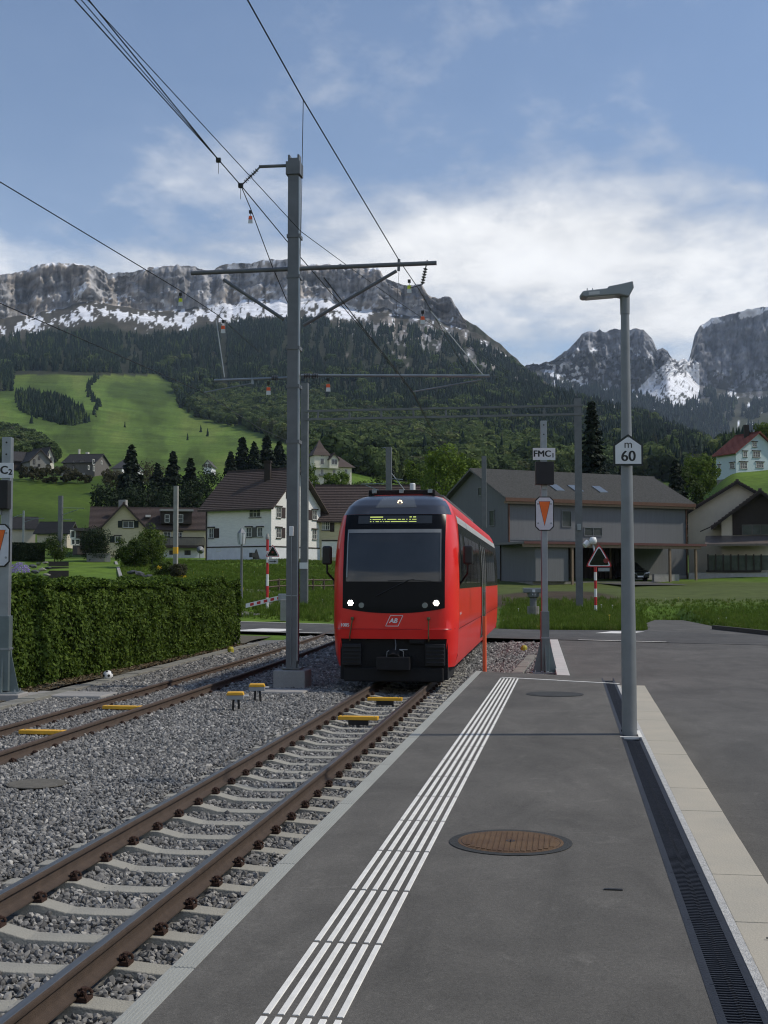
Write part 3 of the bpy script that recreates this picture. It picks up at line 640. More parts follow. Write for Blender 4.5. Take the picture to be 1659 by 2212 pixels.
# drain channel
frm = MB().box(.545, .565, -3, 21.9, -.1, PZ + .002); frm.box(.735, .752, -3, 21.9, -.1, PZ + .002); frm.box(.545, .752, -3, 21.9, -.1, PZ - .09)
dr = frm.build('drain_channel', iron_m, pf)
gm = MB(); gm.box(0, .018, 0, .996, -.02, .002); gm.box(.152, .170, 0, .996, -.02, .002)
for i in range(33):
    y0 = i * .0302
    gm.box(.018, .078, y0, y0 + .011, -.02, 0); gm.box(.092, .152, y0 + .008, y0 + .019, -.02, 0)
    gm.prism([(.074, y0), (.096, y0 + .012), (.096, y0 + .020), (.074, y0 + .010)], (0, 0, 0), (1, 0, 0), (0, 1, 0), (0, 0, 1), -.02, .0015)
g0 = gm.build('grate', iron_m, dr); g0.location = (.565, 12.40, PZ)
for i in range(1, 16): dup(g0, dr, (.565, 12.40 - i, PZ))
for i in range(7): dup(g0, dr, (.565, 14.35 + i, PZ))
# pale edging slabs beside the drain and their mortar strip
def slab_x(y): return 1.075 + .0085 * (y - 7)
ed = MB().prism([(.754, -3), (.792, -3), (.80, 20.4), (.754, 20.4)], (0, 0, 0), (1, 0, 0), (0, 1, 0), (0, 0, 1), -.3, PZ + .004).build('edging', M('mortar', (.52, .51, .48), .95, 0, .25, 30, .8, 120), None)
tag(ed, 'pale concrete edging between drain and parking area', 'edging', kind='structure')
for i in range(24):
    y0 = -2.6 + i; y1 = min(y0 + .994, 20.38)
    if y0 > 20.2: break
    if y0 < 13.5 < y0 + 1: pass
    m_ = MB().prism([(.796, y0), (slab_x(y0), y0), (slab_x(y1), y1), (.796, y1)], (0, 0, 0), (1, 0, 0), (0, 1, 0), (0, 0, 1), -.3, PZ + .003 + .002 * math.sin(i * 2.1))
    m_.build('edging_slab', slab_m, ed, bevel=.004)
# manhole covers
def manhole(x, y, z, r, label, mat, ringm, ribs=True, coll=.06):
    t = thing('manhole_cover', label, 'manhole', (x, y, z)); q = MB(); nn_ = 40
    q.lathe([(r + coll * (1 + .25 * math.sin(3.3 * 1)), .0), (r + coll, .003), (r + .006, .004)], nn_)
    if coll > 0: q.build('asphalt_collar', ringm, t, world=False)
    MB().lathe([(r + .004, 0), (r + .004, .005), (r - .016, .005), (r - .016, 0)], nn_).build('frame', mat, t, world=False)
    lid = MB().lathe([(r - .020, 0), (r - .020, .006)], nn_).build('lid', mat, t, world=False)
    if ribs:
        w = r * 2 / 19
        for i in range(18):
            xx = -r + w * (i + 1); h = math.sqrt(max(0, (r - .035) ** 2 - xx ** 2))
            if h > .03: MB().box(xx - w * .36, xx + w * .36, -h, h, .006, .0095).build('rib', mat, lid, world=False)
        MB().lathe([(.03, .0), (.03, .0105), (.018, .0105), (.018, .007)], 14).build('lifting_eye', iron_m, lid, world=False)
    return t
rust_lid = M('rusty_iron', (.085, .044, .022), .8, .2, .3, 5, .4, 90, col2=(.15, .088, .040))
dk_ring = M('tar', (.030, .031, .030), .85, 0, .3, 8, .5, 80)
manhole(-.385, 8.10, PZ + .002, .335, 'rusty ribbed round manhole cover near the middle of the platform', rust_lid, dk_ring)
manhole(-.22, 18.66, PZ + .002, .365, 'dark round cover near the far end of the platform', M('dark_lid', (.040, .042, .040), .85, .1, .2, 9, .3, 80), dk_ring, False)
manhole(-5.62, 12.62, -.125, .31, 'brownish round shaft cover lying in the gravel between the tracks', M('brown_lid', (.115, .105, .085), .9, 0, .25, 9, .4, 60), dk_ring, False, 0)
lit = MB().box(-.05, .05, -.012, .012, 0, .006).build('litter_scrap', black_m, None, loc=(.075, 0, 0)); lit.location = (.30, 6.95, PZ + .001); tag(lit, 'small dark scrap lying on the platform asphalt', 'litter')
lit2 = MB().box(-.03, .03, -.005, .005, 0, .004).build('twig', black_m, None); lit2.location = (.93, 6.1, PZ + .008); tag(lit2, 'tiny dark twig on the pale edging slab', 'twig')

# ------------------------------------------------------------------ parking lot, road, crossing
lot = MB().prism([(1.0, -6), (45, -6), (45, 34), (7.6, 48.2), (6.85, 51.8), (6.45, 58.8), (5.95, 66.8), (4.5, 67.3), (3.7, 61.8), (3.3, 53.8), (2.9, 52.2), (2.9, 47.), (-.45, 47), (-.36, 43.2), (0.12, 22.0), (0.12, 21.5), (1.0, 21.5)], (0, 0, 0), (1, 0, 0), (0, 1, 0), (0, 0, 1), -.4, -.03).build('parking_lot', asph_lot)
tag(lot, 'grey asphalt parking area beside the platform', 'parking lot', kind='structure')
NEAR = lambda x: 43.6 - .40 * x if x < 3 else 42.4 - .33 * (x - 3); FAR = lambda x: 51.6 - .58 * x if x < -1.5 else 52.4
rd = MB(); xs = np.linspace(-26, 3.3, 24)
rd.grid(lambda x, s_: (x, NEAR(x) + (FAR(x) - NEAR(x)) * s_, -.012 + .25 * max(0, (-x - 17)) * .05), xs, (0, .5, 1))
rd.add([(3.3, NEAR(3.3), -.024), (45, NEAR(3.3) - .36 * 41.7, -.024), (45, 34, -.024), (7.6, 48.1, -.024), (3.3, 52.2, -.024)], [(0, 1, 2, 3, 4)])
o = rd.build('road', asph_road); tag(o, 'asphalt road crossing the tracks', 'road', kind='structure')
def strip(name, pts, w, z, mat, label, cat, kind='structure'):
    q = MB()
    for (a, b) in zip(pts[:-1], pts[1:]):
        a = np.array(a, float); b = np.array(b, float); d = (b - a) / np.linalg.norm(b - a); n_ = np.array([-d[1], d[0]]) * w / 2
        q.add([(*(a - n_), z), (*(b - n_), z), (*(b + n_), z), (*(a + n_), z)], [(0, 1, 2, 3)])
    o = q.build(name, mat); tag(o, label, cat, kind=kind); return o
strip('road_line', [(x, NEAR(x) + .35) for x in np.linspace(-18, -9.6, 8)], .22, -.002, white_p, 'white line along the near road edge left of the tracks', 'road marking')
strip('road_line', [(x, FAR(x) - .35) for x in np.linspace(-17.5, -9.8, 8)], .22, -.002, white_p, 'white line along the far road edge behind the mast', 'road marking')
strip('road_line', [(x, NEAR(x) + .1) for x in np.linspace(0.3, 3.2, 5)], .20, -.002, white_p, 'thin white line on the road right of the signal post', 'road marking')
MB().add([(1.0, 49.3, -.004), (2.3, 49.1, -.004), (3.0, 51.0, -.004), (1.7, 51.2, -.004)], [(0, 1, 2, 3)]).build('stop_bar', white_p); tag(bpy.data.objects['stop_bar'], 'white painted block on the road before the warning triangle', 'road marking', kind='structure')
MB().add([(-13.7, 49.6, -.001), (-11.6, 49.0, -.001), (-11.1, 51.3, -.001), (-13.0, 51.9, -.001)], [(0, 1, 2, 3)]).build('stop_bar', white_p); tag(bpy.data.objects['stop_bar.001'], 'white painted block on the road by the hedge end', 'road marking', kind='structure')
strip('asphalt_seam', [(3.3, NEAR(3.3)), (12, NEAR(3.3) - .36 * 8.7), (30, NEAR(3.3) - .36 * 26.7)], .07, -.018, black_m, 'dark joint line between road and parking area', 'seam')
# white kerb beside the signal post, its stones
wk = thing('white_kerb', 'row of pale kerb stones between gravel and parking area', 'kerb', (0, 22, -.1)); wk['kind'] = 'structure'
a0, a1 = np.array([-.03, 22.6]), np.array([-.53, 43.2]); dk = (a1 - a0) / np.linalg.norm(a1 - a0); nk = np.array([dk[1], -dk[0]])
for i in range(20):
    p = a0 + dk * i * 1.03; MB().prism([(p[0] - .14 * nk[0], p[1] - .14 * nk[1]), (p[0] + .14 * nk[0], p[1] + .14 * nk[1]), (p[0] + .14 * nk[0] + dk[0] * 1.015, p[1] + .14 * nk[1] + dk[1] * 1.015), (p[0] - .14 * nk[0] + dk[0] * 1.015, p[1] - .14 * nk[1] + dk[1] * 1.015)], (0, 0, 0), (1, 0, 0), (0, 1, 0), (0, 0, 1), -.25, .02).build('kerb_stone', M('pale_kerb', (.50, .50, .48), .85, 0, .1, 3, .2, 60) if i == 0 else bpy.data.materials['pale_kerb'], wk, bevel=.008)
# dark timber-look kerb along the lawn at the right edge
kp = [(6.1, 54.6), (6.85, 51.7), (7.6, 48.4), (14, 46.0), (30, 40.1)]
q = MB()
for a, b in zip(kp[:-1], kp[1:]):
    a = np.array(a); b = np.array(b); d = (b - a) / np.linalg.norm(b - a); n_ = np.array([-d[1], d[0]]) * .08
    q.prism([tuple(a - n_), tuple(b - n_), tuple(b + n_), tuple(a + n_)], (0, 0, 0), (1, 0, 0), (0, 1, 0), (0, 0, 1), -.1, .14)
tag(q.build('lawn_kerb', M('dark_kerb', (.055, .05, .04), .9, 0, .2, 4, .4, 40)), 'low dark kerb along the lawn at the right edge', 'kerb', kind='structure')

# ------------------------------------------------------------------ tracks
def xc1(y): return -3.15 - .0005 * max(0, y - 6) ** 2
def xc2(y): return -7.2 - .0008 * max(0, y - 8) ** 2 - .012 * (y - 12)
RAILP = [(-.0625, -.145), (.0625, -.145), (.0625, -.135), (.018, -.120), (.0085, -.105), (.0085, -.050), (.030, -.038), (.0335, -.012), (.026, -.002), (-.026, -.002), (-.0335, -.012), (-.030, -.038), (-.0085, -.050), (-.0085, -.105), (-.018, -.120), (-.0625, -.135)]
def track(xc, y0, y1, label, sl_y0, sl_n, sp, z_s, topm, buried):
    t = thing('railway_track', label, 'track', (xc(y0), y0, 0)); ys = np.arange(y0, y1 + .1, 1.5)
    for sgn in (-1, 1):
        path = [(xc(y) + sgn * .535, y, 0) for y in ys]
        r_ = MB().sweep(RAILP, path).build('rail', rust_m, t, smooth=45)
        MB().sweep([(-.026, -.0035), (.026, -.0035), (.022, .0), (-.022, .0)], path).build('running_band', topm, r_)
    xs_ = [-.98, -.80, -.62, -.42, -.22, 0, .22, .42, .62, .80, .98]; zt = [-.185, -.175, -.160, -.158, -.205, -.208, -.205, -.158, -.160, -.175, -.185]
    q = MB(); V = []
    for a, z_ in zip(xs_, zt):
        V += [(a, -.115, -.33), (a, -.085, z_), (a, .085, z_), (a, .115, -.33)]
    f = []
    for i in range(len(xs_) - 1):
        for j in range(4): f.append((i * 4 + j, i * 4 + (j + 1) % 4, (i + 1) * 4 + (j + 1) % 4, (i + 1) * 4 + j)[::-1])
    f += [(0, 1, 2, 3), tuple(len(xs_) * 4 - 4 + j for j in (3, 2, 1, 0))]
    q.add(V, f); sl = q.build('sleeper', sleeper_m, t, world=False, bevel=.006)
    cm = MB()                                            # spring clip on its shoulder
    cm.box(-.05, .035, -.055, .055, -.162, -.135); cm.tube([(-.045, -.05, -.128), (-.03, -.045, -.095), (.0, -.02, -.088), (.025, -.035, -.11), (.035, .0, -.092), (.025, .035, -.11), (.0, .02, -.088), (-.03, .045, -.095), (-.045, .05, -.128)], .0125, 6)
    cm.cyl((-.005, 0, -.14), (-.005, 0, -.07), .016, .016, 6); cm.cyl((-.005, 0, -.085), (-.005, 0, -.068), .026, .026, 6)
    cme = cm.mesh('rail_clip', rust_dk)
    for i in range(sl_n):
        y = sl_y0 + i * sp; o = sl if i == 0 else dup(sl, t)
        sk = math.atan2(xc(y - .5) - xc(y + .5), 1.)
        o.location = (xc(y) - xc(y0), y - y0, z_s); o.rotation_euler = (0, 0, sk + random.uniform(-.006, .006))
        if y > 34: continue
        for k_, (sx_, fl) in enumerate(((-.535 - .085, 1), (-.535 + .085, -1), (.535 - .085, 1), (.535 + .085, -1))):
            c = link(bpy.data.objects.new('rail_clip', cme)); c.parent = o; c.location = (sx_, 0, -.045 - z_s); c.scale = (.72, .80, .70)
            c.rotation_euler = (0, 0, 0 if fl > 0 else math.pi)
    return t
rail_top2 = M('rail_rusty_top', (.12, .075, .05), .6, .5, .25, 4, .2, 80, stretch=(8, .4, 8))
TR1 = track(xc1, 1.5, 52, 'main track with concrete sleepers beside the platform, under the train', 3.2, 44, .62, 0, rail_top, False)
TR2 = track(xc2, 8, 52, 'rusty siding track running between hedge and mast', 12.2, 36, .66, -.012, rail_top2, True)
SLY1 = np.array([3.2 + i * .62 for i in range(44)]); SLY2 = np.array([12.2 + i * .66 for i in range(36)])
# yellow boards lying between the rails
def yboard(xc, y, w, label, z=-.09):
    t = thing('track_board', label, 'board', (xc(y), y, z), random.uniform(-.02, .02), 'yellow boards between the rails')
    MB().box(-w, w, -.075, .075, -.02, .035).build('plate', yellow_m, t, world=False, bevel=.006)
    MB().box(-w * .5, w * .5, -.03, .03, -.10, -.02).build('bracket', black_m, t, world=False)
    for sx_ in (-.8, .8): MB().cyl((sx_ * w, 0, .035), (sx_ * w, 0, .041), .012, n=8).build('bolt', steel_galv, t, world=False)
yboard(xc2, 16.6, .33, 'yellow board on the rusty siding, the one nearest the left edge')
yboard(xc2, 20.0, .33, 'yellow board on the rusty siding, further from the left edge')
yboard(xc1, 19.0, .31, 'yellow board between the main rails, the nearer one')
yboard(xc1, 22.1, .31, 'yellow board between the main rails, just before the train')

# ------------------------------------------------------------------ ballast
def ballast_z(x, y):
    d1 = np.abs(x - (-3.15 - .0005 * np.maximum(0, y - 6) ** 2)); d2 = np.abs(x - (-7.2 - .0008 * np.maximum(0, y - 8) ** 2 - .012 * (y - 12)))
    z = np.full_like(x, -.150)
    z = np.where(d1 < 1.15, -.150 - .045 * sstep(1.15 - d1, 0, .25), z); z = np.where(d1 < .5, -.232 + .025 * sstep(d1, .2, .5), z)
    z = np.where((d1 < 1.8) & (x > -3.6) & (d1 >= .9), -.215, z)
    z = np.where(d2 < .5, -.142, z)
    z = z + (fbm(x * .9, y * .9, 5, 3) - .5) * .035
    return z - .035 * sstep(x, -9.9, -10.4)
bx_ = np.arange(-12.5, .3, .12); by_ = np.concatenate([np.arange(1, 30, .2), np.arange(30, 62, .8)])
XX, YY = np.meshgrid(bx_, by_, indexing='ij'); ZZ = ballast_z(XX, YY) - .022
cut = (XX > -.1) & (YY < 22); 
I = np.arange(XX.size).reshape(XX.shape); Fq = np.stack([I[:-1, :-1], I[1:, :-1], I[1:, 1:], I[:-1, 1:]], -1).reshape(-1, 4)
ballast_m = M('ballast_bed', (.15, .147, .14), .95, 0, .35, 14, 1., 22, fine=.45, fs=26)
o = np_obj('ballast_bed', np.stack([XX, YY, ZZ], -1).reshape(-1, 3), Fq, ballast_m); tag(o, 'grey ballast bed under the tracks', 'ballast', kind='structure')
stone_m = MRand('ballast_stone', [(0, (.095, .094, .092)), (.35, (.16, .157, .152)), (.7, (.23, .226, .216)), (.93, (.31, .30, .28)), (1, (.50, .48, .44))], .9, 0, .25)
def stone(seed):
    q = np.random.default_rng(seed); import bmesh
    bm = bmesh.new(); bmesh.ops.create_icosphere(bm, subdivisions=1, radius=.5)
    pl = [(n_ / np.linalg.norm(n_), q.uniform(.26, .42)) for n_ in q.normal(size=(7, 3))]
    for v_ in bm.verts:
        p = np.array(v_.co)
        for n_, d_ in pl:
            e_ = p @ n_ - d_
            if e_ > 0: p = p - n_ * e_
        v_.co = p * np.array([1.25, .95, .75])
    me = bpy.data.meshes.new('stone'); bm.to_mesh(me); bm.free(); me.materials.append(stone_m); return me
stones = [stone(100 + i) for i in range(9)]
def jit(x0, x1, y0, y1, s_):
    gx, gy = np.meshgrid(np.arange(x0, x1, s_), np.arange(y0, y1, s_), indexing='ij'); gx = gx.ravel(); gy = gy.ravel()
    return gx + rng.uniform(-.5, .5, gx.size) * s_, gy + rng.uniform(-.5, .5, gx.size) * s_
PX = []; PY = []; SZ = []
for x0, x1, y0, y1, s_ in ((-7.6, -1.74, 3.6, 14, .037), (-9.9, -1.76, 14, 24, .044), (-10.0, -.15, 24, 33, .062), (-10.3, -.3, 33, 48, .095), (-1.78, -.2, 22.3, 24, .05)):
    a, b = jit(x0, x1, y0, y1, s_); PX.append(a); PY.append(b); SZ.append(np.full(a.size, s_))
px = np.concatenate(PX); py = np.concatenate(PY); sz = np.concatenate(SZ)
lx = -px / np.maximum(py, .1); keep = (lx < .60) & ((px < -1.76) | (py > end_y(-1.7) - .45 * (px + 1.73) + .1))
c1_ = -3.15 - .0005 * np.maximum(0, py - 6) ** 2; c2_ = -7.2 - .0008 * np.maximum(0, py - 8) ** 2 - .012 * (py - 12)
i1 = np.abs((py - 3.2 + .31) % .62 - .31) < .10; keep &= ~((np.abs(px - c1_) < 1.0) & i1 & (py < 30) & (rng.random(px.size) > .035))
keep &= np.abs(np.abs(px - c1_) - .535) > .05; keep &= np.abs(np.abs(px - c2_) - .535) > .05
keep &= ((px + 5.62) ** 2 + (py - 12.62) ** 2 > .32 ** 2) | (rng.random(px.size) < .01)
keep &= py < 43.6 - .40 * px - .2
px, py, sz = px[keep], py[keep], sz[keep]; n = px.size
pz = ballast_z(px, py) + rng.uniform(-.014, .012, n)
big = rng.uniform(.85, 1.75, n) * np.where(rng.random(n) < .06, 1.35, 1.); sc = np.stack([sz * big * rng.uniform(.8, 1.2, n), sz * big * rng.uniform(.8, 1.2, n), sz * big * rng.uniform(.7, 1.1, n)], -1)
scatter('ballast_gravel', np.stack([px, py, pz], -1), rng.uniform(-3.1, 3.1, (n, 3)) * np.array([.35, .35, 1]), sc, rng.integers(0, 9, n), stones, 'loose grey ballast stones around both tracks', 'gravel')
# verge of earth under the hedge and the concrete cable trough in front of it
vg = MB().grid(lambda x, y: (x + xc2(y) + 7.4, y, -.115 - .03 * math.sin(x * 2 + y)), np.linspace(-26, -10.05, 12), np.linspace(4, 47.5, 30)).build('verge', M('leaf_litter_soil', (.075, .058, .038), .95, 0, .4, 9, .8, 30, col2=(.11, .10, .065)))
tag(vg, 'strip of earth and dry leaves along the foot of the hedge', 'verge', kind='structure')
tro = thing('cable_trough', 'weathered concrete cable trough lids along the hedge', 'cable trough', (xc2(13) - 2.25, 13, -.1)); tro['kind'] = 'structure'
for i in range(29):
    y = 12.2 + i * 1.01; a = math.atan2(xc2(y + 1) - xc2(y), 1.)
    MB().prism([(xc2(y) - 2.42, y), (xc2(y) - 2.08, y), (xc2(y + 1) - 2.08, y + .99), (xc2(y + 1) - 2.42, y + .99)], (0, 0, 0), (1, 0, 0), (0, 1, 0), (0, 0, 1), -.2, -.088 + .006 * math.sin(i * 3)).build('lid', conc_dark, tro, bevel=.008)
tr2 = thing('cable_trough', 'short concrete trough in the gravel beside the signal post', 'cable trough', (-1.2, 26, -.1)); tr2['kind'] = 'structure'
for i in range(12):
    y = 24.0 + i; x = -1.30 + .02 * i; MB().prism([(x - .13, y), (x + .13, y), (x + .15, y + .985), (x - .11, y + .985)], (0, 0, 0), (1, 0, 0), (0, 1, 0), (0, 0, 1), -.25, -.085 + .005 * math.sin(i * 2)).build('lid', conc_dark, tr2, bevel=.006)
# ------------------------------------------------------------------ train
tr_red = M('train_red', (.78, .022, .018), .32, 0, .05, 1.5, spec=.4, coat=.15)
tr_black = M('train_black_panel', (.008, .009, .011), .25, 0, .1, 2, spec=.10, coat=.0)
tr_dome = M('train_dome_paint', (.045, .05, .065), .30, .3, .1, 2, coat=.4)
tr_glass = M('train_windscreen', (.036, .041, .047), .10, 0, .25, .8, spec=.55)
tr_swin = M('train_side_glass', (.012, .014, .016), .08, 0, .1, 1, spec=.35)
tr_stripe = M('train_grey_stripe', (.42, .43, .43), .4, 0, .06, 2)
tr_under = M('train_underframe', (.0045, .0045, .005), .8, 0, .3, 6, .3, 40)
tr_step = M('train_step_plate', (.008, .009, .012), .6, .1, .2, 6, .1, 40)
tr_roof = M('train_roof_grey', (.09, .095, .10), .6, .2, .15, 2)
lamp_on = MEmit('headlight_lit', (1., .90, .78), 14.); lamp_top = MEmit('toplight_lit', (1., .74, .45), 3.2); led = MEmit('led_yellow', (.75, .9, .25), .75)
lens_m = M('lamp_lens', (.30, .31, .33), .15, .3, .1, 8)
HEAD = math.atan(.020)
T = thing('train', 'red railcar with black front arriving at the platform', 'train', (xc1(24) - .095, 24.0, 0), HEAD)
PW = [(.32, 1.13), (.55, 1.19), (.95, 1.215), (1.09, 1.215), (1.10, 1.225), (2.2, 1.225), (2.75, 1.20), (3.1, 1.16), (3.35, 1.11), (3.55, 1.03), (3.68, .94), (3.76, .84), (3.82, .66), (3.85, .30)]
YF = [(.32, .10), (.9, .03), (1.085, .0), (1.10, .02), (1.5, .03), (2.2, .08), (2.8, .20), (3.1, .30), (3.35, .42), (3.55, .62), (3.68, .86), (3.76, 1.12), (3.82, 1.5), (3.85, 1.9)]
wz = lambda z: 1.025 * float(np.interp(z, [p[0] for p in PW], [p[1] for p in PW])); yfz = lambda z: float(np.interp(z, [p[0] for p in YF], [p[1] for p in YF]))
def fy(x, z):
    t_ = min(1., abs(x) / wz(z)); return yfz(z) + .07 * t_ ** 2 + .45 * t_ ** 12
TL = 21.2
def front_patch(xl, xr, z0, z1, nx, nz, off, name, mat, parent, smooth=50):
    q = MB(); zs = np.linspace(z0, z1, nz)
    def fn(a, zi):
        z = zi if not callable(z0) else zi
        return None
    V = []; n_ = nx + 1
    for z in zs:
        l = xl(z) if callable(xl) else xl; r_ = xr(z) if callable(xr) else xr
        for i in range(n_):
            x = l + (r_ - l) * i / nx; V.append((x, fy(x, z) - off, z))
    f = [(j * n_ + i, j * n_ + i + 1, (j + 1) * n_ + i + 1, (j + 1) * n_ + i) for j in range(nz - 1) for i in range(nx)]
    return q.add(V, f).build(name, mat, parent, smooth=smooth, world=False)
# body shell: front, sides, roof
q = MB(); ts_ = np.concatenate([np.linspace(-1, -.80, 14), np.linspace(-.77, .77, 24), np.linspace(.80, 1, 14)]); zrows = [.90, 1.0, 1.085, 1.10, 1.3, 1.5, 1.8, 2.2, 2.5, 2.75, 2.95, 3.1, 3.25, 3.35, 3.45, 3.55, 3.62, 3.68, 3.72, 3.76, 3.79, 3.82, 3.85]
q.grid(lambda t_, z: (t_ * wz(z), fy(t_ * wz(z), z), z), ts_, zrows)
for sg in (-1, 1):
    zs_ = [.34, .55] + zrows if True else zrows
    ys_ = [0, .3, 1.0, 2.5, 5, 8, 11, 14, 17, TL]
    def sd(yy, z, sg=sg):
        y_s = yfz(z) + .52; return (sg * wz(z), y_s if yy == 0 else max(y_s, y_s + (TL - y_s) * yy / TL), z)
    g2 = MB().grid(sd, ys_ if sg < 0 else ys_, zs_)
    if sg > 0: q.add(g2.V, g2.F)
    else: q.add(g2.V, [f[::-1] for f in g2.F])
    # lower corner below the front edge
    zl = [.34, .45, .6, .75, .90]
    tl = np.linspace(.84, 1, 10)
    g3 = MB().grid(lambda t_, z: (sg * t_ * wz(z), fy(t_ * wz(z), z), z), tl, zl); q.add(g3.V, g3.F if sg > 0 else [f[::-1] for f in g3.F])
q.add([(-.30, 1.9, 3.85), (.30, 1.9, 3.85), (.30, TL, 3.85), (-.30, TL, 3.85)], [(0, 1, 2, 3)])
q.add([(-1.2, TL - .01, .34), (1.2, TL - .01, .34), (1.2, TL - .01, 2.9), (.8, TL - .01, 3.7), (-.8, TL - .01, 3.7), (-1.2, TL - .01, 2.9)], [(0, 1, 2, 3, 4, 5)])
body = q.build('body', tr_red, T, smooth=38, world=False)
# black front mask (curved lower edge), dome, windscreen
def mask_patch():
    n_ = 30; V = []; rows_ = 26
    for j in range(rows_ + 1):
        s_ = j / rows_
        for i in range(n_ + 1):
            a = -1 + 2 * i / n_; zb = 1.40 + .10 * abs(a) ** 2.2; zt = 3.36; z = zb + (zt - zb) * s_
            xm = min(1.01, wz(z) * .95) if z > 2.9 else 1.01
            x = a * xm; V.append((x, fy(x, z) - .016, z))
    f = [(j * (n_ + 1) + i, j * (n_ + 1) + i + 1, (j + 1) * (n_ + 1) + i + 1, (j + 1) * (n_ + 1) + i) for j in range(rows_) for i in range(n_)]
    return MB().add(V, f).build('front_mask', tr_black, T, smooth=50, world=False)
fm = mask_patch()
front_patch(lambda z: -wz(z) * .97, lambda z: wz(z) * .97, 3.362, 3.849, 40, 22, .016, 'roof_dome', tr_dome, T)
tl_ = front_patch(lambda z: -.42 + (z - 3.5) * .45, lambda z: .42 - (z - 3.5) * .45, 3.50, 3.74, 8, 8, .024, 'top_light_panel', M('top_panel', (.10, .11, .12), .25, .2, .1, 3), T)
ws = front_patch(-.945, .945, 2.02, 3.06, 20, 14, .024, 'windscreen', tr_glass, T)
front_patch(-.925, .925, 2.985, 3.055, 20, 3, .030, 'sun_blind', M('blind_grey', (.22, .23, .24), .5), ws)
front_patch(-.935, -.915, 2.10, 3.05, 1, 12, .029, 'trim', steel_galv, ws); front_patch(.915, .93, 2.06, 3.05, 1, 12, .029, 'trim', M('trim_dk', (.12, .12, .13), .5), ws)
dsp = front_patch(-.74, .74, 3.17, 3.33, 16, 4, .024, 'destination_display', M('display_glass', (.030, .034, .038), .2, 0, .1, 2), T)
def ledrow(z, segs, h=.018):
    for a, b in segs:
        if b - a < .012: continue
        V = [(x, fy(x, zq) - .030, zq) for zq in (z, z + h) for x in (a, b)]; MB().add(V, [(0, 1, 3, 2)]).build('led_text', led, dsp, world=False)
ledrow(3.292, [(-.50, -.24), (.29, .335), (.36, .42)], .02)
ledrow(3.247, [(-.50, -.475), (-.45, -.28), (-.26, -.235), (-.21, -.185), (-.15, .03), (.06, .12), (.14, .20), (.23, .25), (.29, .32), (.345, .43)], .014)
ledrow(3.203, [(-.50, -.47), (-.44, -.42), (-.385, -.315), (-.29, -.265), (-.24, -.22), (-.20, -.10), (-.08, .25), (.28, .43)], .014)
# lamps
def lamp(x, z, r, mat, name, lit=False):
    y = fy(x, z) - .022; o = MB().cyl((x, y + .02, z), (x, y - .012, z), r, r * .92, 18).build(name, lens_m, T, world=False)
    if lit:
        for k_ in range(7):
            a = k_ * math.pi / 3; rr_ = 0 if k_ == 6 else r * .58
            MB().cyl((x + rr_ * math.cos(a), y - .012, z + rr_ * math.sin(a)), (x + rr_ * math.cos(a), y - .016, z + rr_ * math.sin(a)), r * .27, n=10).build('led_cell', mat, o, world=False)
    return o
for sg in (-1, 1): lamp(sg * .845, 1.60, .068, lamp_on, 'headlight', True); lamp(sg * .625, 1.555, .058, None, 'marker_lamp')
yt = fy(.06, 3.62) - .035
o = MB().cyl((.06, yt + .03, 3.60), (.06, yt - .01, 3.61), .065, n=16).build('top_headlight', lens_m, T, world=False)
for k_ in range(8):
    a = k_ * math.pi / 4; MB().cyl((.06 + .042 * math.cos(a), yt - .010, 3.61 + .042 * math.sin(a)), (.06 + .042 * math.cos(a), yt - .016, 3.61 + .042 * math.sin(a)), .013, n=8).build('led_cell', lamp_top, o, world=False)
# wiper, handrails, panel joint
pts = [(-.33, 1.74), (.05, 1.93), (.30, 2.045), (.42, 2.06)]
MB().tube([(x, fy(x, z) - .045, z) for x, z in pts], .010, 6).build('wiper_arm', black_pl, T, world=False)
MB().tube([(x, fy(x, z) - .040, z) for x, z in ((-.1, 2.035), (.30, 2.05), (.75, 2.03))], .007, 6).build('wiper_blade', black_pl, T, world=False)
for sg in (-1, 1):
    x = -.80 if sg < 0 else .70
    MB().tube([(x, fy(x, 1.27) - .02, 1.30), (x, fy(x, 1.27) - .06, 1.27), (x - .05 * (sg < 0), fy(x, 1.0) - .06, .95), (x - .05 * (sg < 0), .02, .86)], .014, 6).build('handrail', M('rail_brass', (.12, .10, .05), .4, .7) if sg < 0 else bpy.data.materials['rail_brass'], T, world=False)
    MB().lathe([(.0, -.03), (.03, -.03), (.034, 0), (.03, .03), (0, .03)], 10, (x, fy(x, 1.29) - .05, 1.295)).build('handrail_knob', bpy.data.materials['rail_brass'], T, world=False)
front_patch(-1.2, 1.2, 1.086, 1.098, 30, 2, .012, 'front_ledge', M('train_red_edge', (.42, .02, .02), .35), T)
# emblem, number
def fpt(x, z, off=.012): return (x, fy(x, z) - off, z)
LG = [(-.145, 1.15), (.10, 1.15), (.195, 1.355), (-.05, 1.355)]
pw_ = M('white_lettering', (.80, .80, .80), .5)
em = MB()
for (a, b) in zip(LG, LG[1:] + LG[:1]):
    em.tube([fpt(*a, .006), fpt(*b, .006)], .006, 4)
em.build('emblem_outline', pw_, T, world=False)
text('AB', .125, pw_, 'emblem_letters', T, (.015, fy(0, 1.25) - .011, 1.252), (1, 0, 0), (.25, 0, .97), .001, bold=.004, world=False)
for dx_ in (-.003, .003): text('1005', .094, pw_, 'fleet_number', T, (-.955 + dx_, fy(-.90, 1.17) - .030 - dx_ * .2, 1.165), (.99, -.12, 0), (0, 0, 1), .001, world=False)
